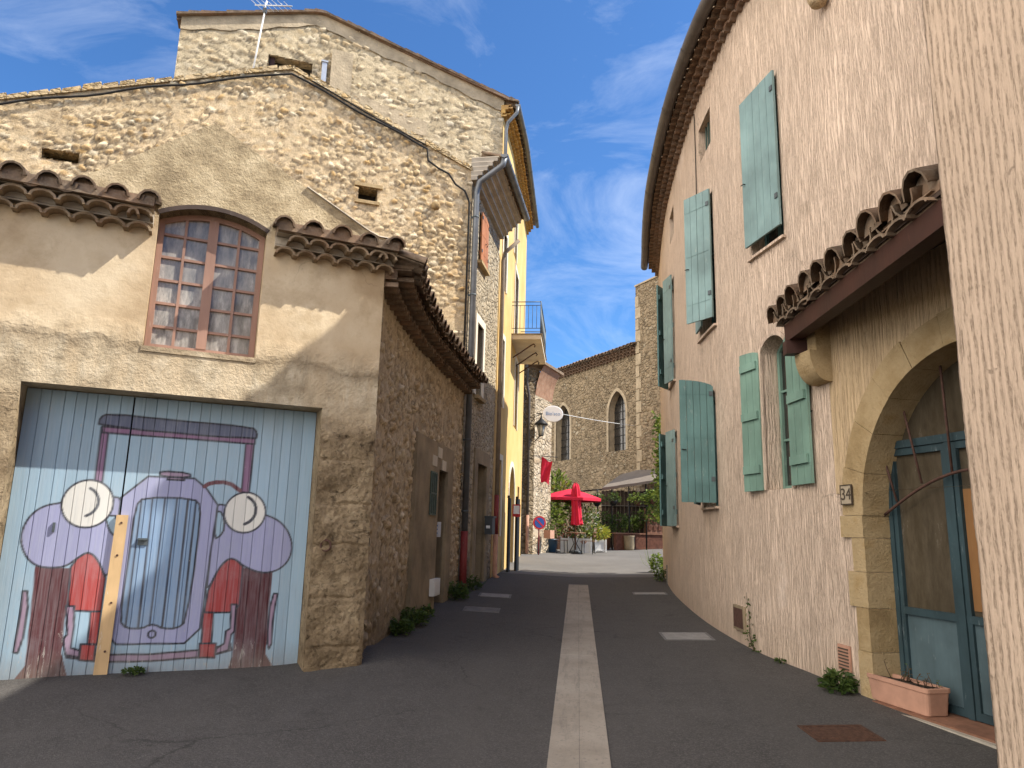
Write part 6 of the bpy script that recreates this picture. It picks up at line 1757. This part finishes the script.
# upper wall beyond s_e is 1.3 m lower: cut by rebuilding that stretch as its own roof edge
# ================================================================== NEAR HOUSE (right edge of the view)
FN = Face([(2.95, -11.0), (3.05, 1.2), (2.20, 4.35)], side=1)
nh = thing('near_house', 'pale pink house corner with coarse vertical scratch render beside the tiled door canopy', 'house', (2.20, 4.35, zg(2.2, 4.35)))
mb = MB(); LN = FN.S[-1]; wall(mb, FN, 0, LN - 0.20, -0.4, 6.9, [], d=0.5)
q = V((3.42, 4.42, 0)); p_ = FN.pt(LN, 0, 0); rows = []
inw = (q - p_).normalized(); tang = FN.tan(LN)
for z in steps(-0.4, 6.9, 0.035):
    w_ = 0.010 + random.uniform(0, 0.006) + 0.010 * max(0, math.sin(z * 3.1) * math.sin(z * 7.3))
    rows.append([FN.pt(LN - 0.20, z, 0), FN.pt(LN - 0.10, z, random.uniform(-.001, .001)), FN.pt(LN - 0.025, z, random.uniform(-.002, .002)), up_(p_ - FN.nrm(LN) * w_ * 0.4 + tang * 0.0 + inw * w_ * 0.3, z), up_(p_ + inw * 0.04, z), up_(q, z)])
mb.grid(rows, 0, True)
mb.build('wall', 'crepi_near', nh)
mb = MB(); a_ = FN.pt(0, 0, 0)
mb.face([up_(a_, -.4), up_(a_, 6.9), V((10.5, -11, 6.9)), V((10.5, -11, -.4))]); mb.build('back_wall', 'crepi_near', nh)
mb = MB()
k0, k1, k2 = FN.pt(0, 0, 0.3), V((2.78, 1.2, 0)), V((1.92, 4.4, 0))
for a, b in ((k0, k1), (k1, k2)): roof_slab(mb, [up_(a, 6.9), up_(b, 6.9), V((6.5, b.y, 8.0)), V((6.5, a.y, 8.0))], 0.08)
mb.build('roof', 'tile_brown', nh)

# ================================================================== SMALL THINGS IN THE STREET
# mailbox on the stone house doorway
mp = FBS.pt(FBS.sY(15.42), 1.52, 0.04)
mbx = thing('mailbox', 'dark grey letter box fixed beside the recessed doorway', 'mailbox', mp)
mb = MB(); s_ = FBS.sY(15.42); fbox(mb, FBS, s_ - 0.16, s_ + 0.13, 1.50, 1.84, 0.038, 0.20); fbox(mb, FBS, s_ - 0.175, s_ + 0.145, 1.84, 1.875, 0.03, 0.225); mb.build('box', 'plastic_grey', mbx)
mb = MB(); fbox(mb, FBS, s_ - 0.168, s_ - 0.1605, 1.62, 1.68, 0.07, 0.15); mb.build('name_plate', 'sign_white', mbx)
# plate and box beside the small doorway
pp = FGS.sY(11.86)
sp_ = thing('door_plate', 'small white plate with blue writing inside the little doorway', 'sign', FGS.pt(pp, 1.45, 0))
mb = MB(); A = FGS.pt(pp - 0.012, 1.46, -0.30); mb.obox(A, FGS.nrm(pp) * 0.26, FGS.tan(pp) * 0.010, V((0, 0, 0.24))); pl = mb.build('panel', 'sign_white', sp_)
mb = MB()
for k in range(3): mb.obox(A + FGS.nrm(pp) * 0.04 + V((0, 0, 0.05 + 0.06 * k)) - FGS.tan(pp) * 0.002, FGS.nrm(pp) * 0.17, FGS.tan(pp) * 0.0015, V((0, 0, 0.022)))
mb.build('lettering', 'sign_ink', pl)
mbx2 = thing('meter_box', 'white meter box low on the rendered wall beside the weeds', 'box', FGS.pt(FGS.sY(11.0), 0.62, 0.03))
mb = MB(); s_ = FGS.sY(11.05); fbox(mb, FGS, s_ - 0.20, s_ + 0.20, 0.62, 0.86, 0.046, 0.12); mb.build('box', 'plastic_white', mbx2)
mb = MB(); fbox(mb, FGS, s_ - 0.17, s_ + 0.17, 0.65, 0.83, 0.12, 0.126); mb.build('lid', 'plastic_white', mbx2)
# black board with a small menu by the yellow house
mq = V((-1.66, 18.0, 0)); mz = zg(mq.x, mq.y)
mn = thing('menu_board', 'tall black folding panel with a small red menu against the yellow house', 'sign', (mq.x, mq.y, mz))
for k, (dx, dy, rz) in enumerate(((0.0, -0.25, 1.45), (0.16, 0.25, 1.25))):
    mb = MB(); mb.cbox((mq.x + dx, mq.y + dy, mz + 0.87), (0.18, 0.05, 1.74), 0, rz)
    mb.tube([(mq.x + dx - 0.02, mq.y + dy - 0.05, mz + 1.74), (mq.x + dx - 0.02, mq.y + dy - 0.05, mz + 1.80)], 0.03); mb.build('panel', 'board_black', mn)
mb = MB(); mb.cbox((mq.x + 0.15, mq.y + 0.02, mz + 1.45), (0.20, 0.02, 0.30), 0, 0.3); mb.cbox((mq.x + 0.153, mq.y + 0.007, mz + 1.47), (0.15, 0.01, 0.20), 1, 0.3); mb.build('menu', ['sign_red', 'sign_white'], mn)
# black post at the corner house
b_ = ground_pt(-1.86, 23.75)
mb = MB(); mb.tube([b_, b_ + V((0, 0, 1.25))], 0.045, 0, 8); mb.lathe(b_ + V((0, 0, 1.25)), [(0.05, 0), (0.055, 0.04), (0.02, 0.09)], 0, 8)
tag(mb.build('street_post', 'iron_black', None, loc=b_), 'slim black post standing between the yellow house and the corner house', 'post')
# terracotta flower box on the corner wall
p_ = V((-0.98, 25.2, 1.35))
fb = thing('flower_box', 'terracotta trough hanging on the sunlit edge of the corner house', 'planter', p_)
mb = MB(); mb.cbox(p_ + V((0, 0, 0.14)), (0.36, 0.24, 0.28), 0, 1.2); mb.build('trough', 'terracotta', fb)
plant(fb, p_ + V((0, 0, 0.32)), (0.16, 0.14, 0.10), 40, 0.09, 0.04, ['leaf_mid'], stems=0)

# terracotta trough on the doorstep
ps0 = h[1] - 0.27
tpb = FR.pt(ps0, 0.287, -0.075)
tr_ = thing('terracotta_trough', 'long terracotta trough with dry stems on the doorstep of the glazed door', 'planter', tpb)
mb = MB(); tt = FR.tan(ps0); nn_ = FR.nrm(ps0); Lh, Wt, Wb, Hh = 0.34, 0.115, 0.095, 0.20
def TP(x, y, z): return tpb + tt * x + nn_ * y + V((0, 0, z))
ring0 = [TP(x * (Lh - .03), y * Wb, 0) for x, y in ((-1, -1), (1, -1), (1, 1), (-1, 1))]
def rr(Lx, Wy, z, rc=0.03):
    out = []
    for (cx, cy, a0) in ((1, 1, 0), (-1, 1, 90), (-1, -1, 180), (1, -1, 270)):
        for k in range(4):
            a = R(a0 + 30 * k); out.append(TP(cx * (Lx - rc) + rc * math.cos(a), cy * (Wy - rc) + rc * math.sin(a), z))
    return out
rows = [rr(Lh - .03, Wb, 0.0), rr(Lh - .025, Wb + .003, 0.005), rr(Lh - .008, Wt - .008, 0.165), rr(Lh, Wt, 0.17), rr(Lh, Wt, 0.20), rr(Lh - .03, Wt - .03, 0.20, .02), rr(Lh - .035, Wt - .035, 0.15, .02)]
idx = mb.grid(rows, 0, False, True); mb.f.append(idx[0][::-1]); mb.mi.append(0); mb.sm.append(False)
mb.build('trough', 'terracotta', tr_)
mb = MB(); N_ = 12; rows = [[TP(-(Lh - .034) + 2 * (Lh - .034) * i / N_, (-1 + 2 * j / 4) * (Wt - .034), 0.175 + random.uniform(-.012, .02)) for i in range(N_ + 1)] for j in range(5)]; mb.grid(rows, 0, True); mb.build('soil', 'soil', tr_)
mb = MB()
for k in range(14):
    b = TP(random.uniform(-.28, .12), random.uniform(-.05, .05), 0.17); e = b + V((random.uniform(-.06, .06), random.uniform(-.06, .06), random.uniform(.04, .16)))
    mb.tube([b, (b + e) / 2 + V((random.uniform(-.02, .02), 0, .01)), e], [0.004, 0.003, 0.002], 0, 4)
    for q in range(3): mb.leaf(b + (e - b) * random.uniform(.3, 1), (random.gauss(0, 1), random.gauss(0, 1), .3), (0, 0, 1), 0.035, 0.016, 1 if random.random() < .8 else 2)
mb.build('dry_stems', ['bark', 'leaf_dry', 'leaf_mid'], tr_)  # dry stems with small leaves, all in one mesh

# weeds at the wall feet
def weed(p, r, hgt, n, label, mats=('leaf_mid', 'leaf_dark'), l=0.07, w=0.045, group='weeds along the wall feet'):
    r *= 0.78; hgt *= 0.8
    p = V(p); t = thing('weed', label, 'weed', p, group)
    mb = MB()
    for k in range(n):
        a = random.uniform(0, 6.28); rr_ = r * math.sqrt(random.random()); z = hgt * random.random() ** 0.7 * (1 - 0.6 * (rr_ / r) ** 2)
        q = p + V((rr_ * math.cos(a), rr_ * math.sin(a), z + 0.01))
        mb.leaf(q, (math.cos(a) + random.gauss(0, .5), math.sin(a) + random.gauss(0, .5), random.gauss(.2, .4)), (random.gauss(0, .6), random.gauss(0, .6), 1), l * random.uniform(.6, 1.3), w * random.uniform(.6, 1.2), random.randrange(len(mats)))
    for k in range(max(6, n // 9)):
        a = random.uniform(0, 6.28); rr_ = r * 1.15 * math.sqrt(random.random()); q = p + V((rr_ * .6 * math.cos(a), rr_ * .6 * math.sin(a), 0.01))
        mb.leaf(q, (math.cos(a) * .7 + random.gauss(0, .3), math.sin(a) * .7 + random.gauss(0, .3), random.uniform(.5, 1.6)), (math.cos(a), math.sin(a), .5), hgt * random.uniform(.7, 1.5), 0.012, random.randrange(len(mats)))
    mb.build('leaves', list(mats), t)
    mb = MB()
    for k in range(7):
        a = random.uniform(0, 6.28); e = p + V((r * .7 * math.cos(a), r * .7 * math.sin(a), hgt * random.uniform(.5, .9))); mb.tube([p + V((0, 0, -.01)), (p + e) / 2 + V((0, 0, .02)), e], [0.005, 0.004, 0.002], 0, 4)
    mb.build('stem', 'leaf_dark', t)
wq = FR.pt(h[1] + 0.30, 0, 0.14); weed((wq.x, wq.y, zg(wq.x, wq.y)), 0.15, 0.20, 240, 'bushy green weed at the foot of the arch stones beside the trough')
for (yy, off, r, hg, n, lab) in ((8.95, .10, .18, .22, 220, 'weed nearest the garage corner at the foot of the left wall'), (9.6, .12, .24, .28, 320, 'largest weed clump at the foot of the left wall, below the rendered patch'), (10.35, .10, .14, .18, 120, 'small weed left of the white meter box'),
                                 (12.35, .14, .24, .34, 280, 'weed clump right of the white meter box'), (12.85, .12, .16, .24, 140, 'weed at the foot of the red pipe')):
    s_ = FGS.sY(yy); q = FGS.pt(s_, 0, off); weed((q.x, q.y, zg(q.x, q.y)), r, hg, n, lab)
q = FBS.pt(FBS.sY(13.9), 0, .12); weed((q.x, q.y, zg(q.x, q.y)), .2, .30, 200, 'weed between the red pipe and the dark doorway')
q = FG.pt(-1.36, 0, -0.20); weed((q.x, q.y, zg(q.x, q.y) + .005), .09, .06, 110, 'little green tuft under the painted garage door', l=.04, w=.025)
q = FR.pt(SR(16.6), 0, .10); weed((q.x, q.y, zg(q.x, q.y)), .18, .30, 160, 'weed at the far end of the pink house')
q = FR.pt(SR(8.15), 0, .05); weed((q.x, q.y, zg(q.x, q.y)), .06, .05, 40, 'tiny tuft at the foot of the pink wall', l=.035, w=.02)
# climbing weed by the vent
q = FR.pt(SR(8.78), 0, .03); cw = thing('climbing_weed', 'thin climbing weed on the pink wall beside the vent', 'weed', (q.x, q.y, zg(q.x, q.y)))
mb = MB(); sb = MB(); pth = []
for k in range(12):
    t_ = k / 11; pth.append(FR.pt(SR(8.78) + 0.05 * math.sin(t_ * 5) + 0.22 * t_, zg(q.x, q.y) + 0.62 * t_, 0.02 + .01 * math.sin(t_ * 9)))
sb.tube(pth, [0.006 - 0.004 * k / 11 for k in range(12)], 0, 5); sb.build('stem', 'bark', cw)
for k in range(60):
    t_ = random.random() ** 1.6; b = pth[int(t_ * 11)] + FR.tan(SR(8.8)) * random.gauss(0, .05) + V((0, 0, random.gauss(0, .02)))
    mb.leaf(b, (random.gauss(0, 1), -0.5, random.gauss(0, .6)), FR.nrm(SR(8.8)) + V((0, 0, .4)), .05, .03, random.randrange(2))
mb.build('leaves', ['leaf_dark', 'leaf_mid'], cw)
# climbing vine at the far end of the pink house
vb = V((2.12, 18.5, zg(2, 18.5))); vn = thing('climbing_vine', 'green creeper climbing the far end of the pink house', 'plant', vb)
mb = MB(); sb = MB(); sb.tube([vb, V((2.10, 18.45, 2.0)), V((2.08, 18.43, 3.4)), V((2.09, 18.45, 4.6))], [0.03, 0.025, 0.018, 0.008], 0, 6); sb.build('stem', 'bark', vn)
for k in range(520):
    z = 1.9 + 2.7 * random.random(); wd = 0.16 * (1 - 0.35 * abs(z - 3) / 1.5)
    mb.leaf((2.08 + random.gauss(0, wd * .5) - 0.03, 18.47 + abs(random.gauss(0, .12)), z), (random.gauss(-.3, 1), random.gauss(0, 1), random.gauss(-.2, .6)), (random.gauss(-.4, .6), random.gauss(-.8, .6), random.gauss(.4, .5)), .11, .08, random.randrange(2))
mb.build('foliage', ['leaf_bright', 'leaf_mid'], vn)
b_ = ground_pt(1.95, 18.75)
weed(b_, .16, .6, 200, 'tall bushy weed just past the far corner of the pink house', ('leaf_mid', 'leaf_bright'), .11, .06)

# rounded fitting high on the pink wall, cable beside the small window
fp = FR.pt(SR(6.72), 6.98, 0.10)
ft = thing('wall_fitting', 'small rounded brown fitting on the pink wall high above the tiled canopy', 'fitting', fp)
mb = MB(); mb.lathe(fp, [(0.02, -0.10), (0.075, -0.08), (0.10, -0.02), (0.105, 0.10), (0.09, 0.22), (0.03, 0.26)], 0, 14); mb.build('bowl', 'crepi_door', ft)
mb = MB(); mb.tube([fp + V((0, 0, 0.2)), fp + V((0, 0, 0.24)) - FR.nrm(SR(6.72)) * 0.12], 0.02, 0, 6); mb.build('bracket', 'iron_rust', ft)
mb = MB(); mb.tube([FR.pt(SR(10.66), 8.15, 0.02)] + [FR.pt(SR(10.66) + 0.006 * math.sin(z * 4), z, 0.018) for z in steps(8.1, 5.9, 0.2)], 0.008, 0, 5)
tag(mb.build('wall_cable', 'cable_black', None, loc=FR.pt(SR(10.66), 8.1, 0.02)), 'thin dark cable running down the pink wall beside the small upper window', 'cable')

# manhole covers
def cover(x, y, sx_, sy_, m, label, rz=0.0, rnd=False):
    mb = MB(); z = lambda a, b: zg(a, b) + 0.005
    c, s = math.cos(rz), math.sin(rz)
    def Q(a, b, l=0): X_, Y_ = x + a * c - b * s, y + a * s + b * c; return V((X_, Y_, z(X_, Y_) + l))
    if rnd:
        ou = [Q(sx_ * math.cos(t), sy_ * math.sin(t)) for t in [2 * math.pi * k / 24 for k in range(24)]]
        lo = [p - V((0, 0, .02)) for p in ou]; idx = mb.grid([lo, ou], 0, False, True); mb.f.append(idx[1]); mb.mi.append(0); mb.sm.append(False)
    else:
        P = [Q(-sx_, -sy_), Q(sx_, -sy_), Q(sx_, sy_), Q(-sx_, sy_)]
        f_ = 0.035
        for (a0, b0, a1, b1) in ((-sx_ - f_, -sy_ - f_, sx_ + f_, -sy_ - .006), (-sx_ - f_, sy_ + .006, sx_ + f_, sy_ + f_), (-sx_ - f_, -sy_ - .006, -sx_ - .006, sy_ + .006), (sx_ + .006, -sy_ - .006, sx_ + f_, sy_ + .006)):
            R_ = [Q(a0, b0), Q(a1, b0), Q(a1, b1), Q(a0, b1)]; mb.hexa([p - V((0, 0, .02)) for p in R_] + [p + V((0, 0, .002)) for p in R_], 1)
        mb.hexa([p - V((0, 0, .02)) for p in P] + P)
        for k in range(5):
            a = -sx_ + 2 * sx_ * (k + .5) / 5; mb.hexa([Q(a - .02, -sy_ * .85, -.001), Q(a + .02, -sy_ * .85, -.001), Q(a + .02, sy_ * .85, -.001), Q(a - .02, sy_ * .85, -.001), Q(a - .02, -sy_ * .85, .003), Q(a + .02, -sy_ * .85, .003), Q(a + .02, sy_ * .85, .003), Q(a - .02, sy_ * .85, .003)])
    tag(mb.build('manhole_cover', [m, 'cover_grey' if m != 'rust' else 'rust'], None, loc=(x, y, zg(x, y))), label, 'manhole cover', 'covers set in the asphalt')
cover(1.87, 5.75, 0.20, 0.15, 'rust', 'rusty cover in the asphalt in front of the doorstep', 0.1)
cover(1.36, 9.7, 0.27, 0.24, 'cover_light', 'pale square cover in the asphalt in front of the vent', 0.03)
cover(1.35, 14.3, 0.28, 0.16, 'cover_light', 'narrow pale cover near the far end of the pink house', 0.0)
cover(-1.45, 13.2, 0.25, 0.22, 'cover_light', 'pale cover in the asphalt in front of the red pipe', 0.05)
cover(-1.45, 11.4, 0.24, 0.2, 'cover_grey', 'dark cover in the asphalt in front of the little doorway', 0.05)
# ================================================================== SKY, SUN, CAMERA
EL = R(48.4); AZ = V((1.0, 0.035, 0)).normalized()
S = V((AZ.x * math.cos(EL), AZ.y * math.cos(EL), math.sin(EL)))
ld = bpy.data.lights.new('sun', 'SUN'); ld.energy = 4.6; ld.angle = R(0.5); ld.color = (1.0, 0.93, 0.82)
lo = bpy.data.objects.new('sun', ld); COL.objects.link(lo); lo.rotation_euler = (-S).to_track_quat('-Z', 'Y').to_euler(); lo.location = S * 60
w = bpy.data.worlds.new('World'); scene.world = w; w.use_nodes = True
nt = w.node_tree; nt.nodes.clear()
def wn(t, **k):
    n = nt.nodes.new(t)
    for a, b in k.items(): setattr(n, a, b)
    return n
out = wn('ShaderNodeOutputWorld'); bg = wn('ShaderNodeBackground'); sky = wn('ShaderNodeTexSky')
sky.sky_type = 'NISHITA'; sky.sun_disc = False; sky.sun_elevation = EL; sky.sun_rotation = math.atan2(AZ.x, AZ.y)
sky.altitude = 200; sky.air_density = 1.0; sky.dust_density = 0.6; sky.ozone_density = 3.5
tc = wn('ShaderNodeTexCoord'); mp_ = wn('ShaderNodeMapping'); mp_.inputs['Scale'].default_value = (1.6, 1.0, 3.6); mp_.inputs['Rotation'].default_value = (0.2, 0.5, 0.4)
nz = wn('ShaderNodeTexNoise'); nz.inputs['Scale'].default_value = 2.6; nz.inputs['Detail'].default_value = 9; nz.inputs['Roughness'].default_value = 0.62; nz.inputs['Distortion'].default_value = 0.8
cr = wn('ShaderNodeValToRGB'); cr.color_ramp.elements[0].position = 0.50; cr.color_ramp.elements[0].color = (0, 0, 0, 1); cr.color_ramp.elements[1].position = 0.80; cr.color_ramp.elements[1].color = (0.27, 0.27, 0.27, 1)
mx = wn('ShaderNodeMix', data_type='RGBA'); mx.inputs[7].default_value = (7.5, 7.9, 8.6, 1)
L_ = nt.links.new
sp = wn('ShaderNodeSeparateXYZ'); mr = wn('ShaderNodeMapRange'); mr.inputs['From Min'].default_value = 0.22; mr.inputs['From Max'].default_value = 0.60
n2 = wn('ShaderNodeTexNoise'); n2.inputs['Scale'].default_value = 1.7; n2.inputs['Detail'].default_value = 7; n2.inputs['Roughness'].default_value = 0.55
c2 = wn('ShaderNodeMapRange'); c2.inputs['From Min'].default_value = 0.32; c2.inputs['From Max'].default_value = 0.52
mu = wn('ShaderNodeMath', operation='MULTIPLY'); mx2 = wn('ShaderNodeMix', data_type='RGBA'); mx2.inputs[7].default_value = (24.0, 21.8, 19.2, 1)  # bright cloud bank added out of view, left behind the camera, as fill light
dp_ = wn('ShaderNodeVectorMath', operation='DOT_PRODUCT'); dp_.inputs[1].default_value = (-0.80, -0.60, 0.0)
L_(tc.outputs['Generated'], dp_.inputs[0]); L_(dp_.outputs['Value'], mr.inputs[0]); L_(tc.outputs['Generated'], n2.inputs['Vector']); L_(n2.outputs[0], c2.inputs[0]); L_(mr.outputs[0], mu.inputs[0]); L_(c2.outputs[0], mu.inputs[1])
L_(mu.outputs[0], mx2.inputs[0]); L_(mx.outputs[2], mx2.inputs[6])
L_(tc.outputs['Generated'], mp_.inputs[0]); L_(mp_.outputs[0], nz.inputs['Vector']); L_(nz.outputs[0], cr.inputs[0]); L_(cr.outputs[0], mx.inputs[0]); tint = wn('ShaderNodeMix', data_type='RGBA', blend_type='MULTIPLY'); tint.inputs[0].default_value = 1.0; tint.inputs[7].default_value = (0.50, 0.80, 1.08, 1); L_(sky.outputs[0], tint.inputs[6]); L_(tint.outputs[2], mx.inputs[6]); L_(mx2.outputs[2], bg.inputs[0]); L_(bg.outputs[0], out.inputs[0])
bg.inputs[1].default_value = 0.11

cam = bpy.data.cameras.new('camera'); co = bpy.data.objects.new('camera', cam); COL.objects.link(co)
upc = V((88., 3600., 725.)).normalized()
d = V((66., 0., 725.)); d.y = -(upc.x * d.x + upc.z * d.z) / upc.y; d.normalize()
Xc = d.cross(upc)
if Xc.x < 0: Xc = -Xc
# rows: world axes in (right, up, forward) camera components
M = Matrix(((Xc.x, Xc.y, -Xc.z), (d.x, d.y, -d.z), (upc.x, upc.y, -upc.z)))
co.matrix_world = Matrix.Translation((0, 0, 1.6)) @ M.to_4x4()
cam.sensor_width = 36.0; cam.sensor_fit = 'HORIZONTAL'; cam.lens = 725.0 / 1024 * 36; cam.clip_start = 0.05; cam.clip_end = 2000
scene.camera = co
scene.render.resolution_x = 1024; scene.render.resolution_y = 768
vs = scene.view_settings; vs.view_transform = 'Standard'; vs.look = 'None'; vs.exposure = 0.82; vs.gamma = 1.0
scene.render.engine = 'CYCLES'
scene.cycles.use_denoising = True
scene.cycles.denoiser = 'OPENIMAGEDENOISE'; scene.cycles.denoising_input_passes = 'RGB_ALBEDO_NORMAL'; scene.cycles.denoising_prefilter = 'ACCURATE'
scene.cycles.caustics_reflective = False; scene.cycles.caustics_refractive = False; scene.cycles.sample_clamp_indirect = 4.0
scene.cycles.max_bounces = 8; scene.cycles.diffuse_bounces = 5
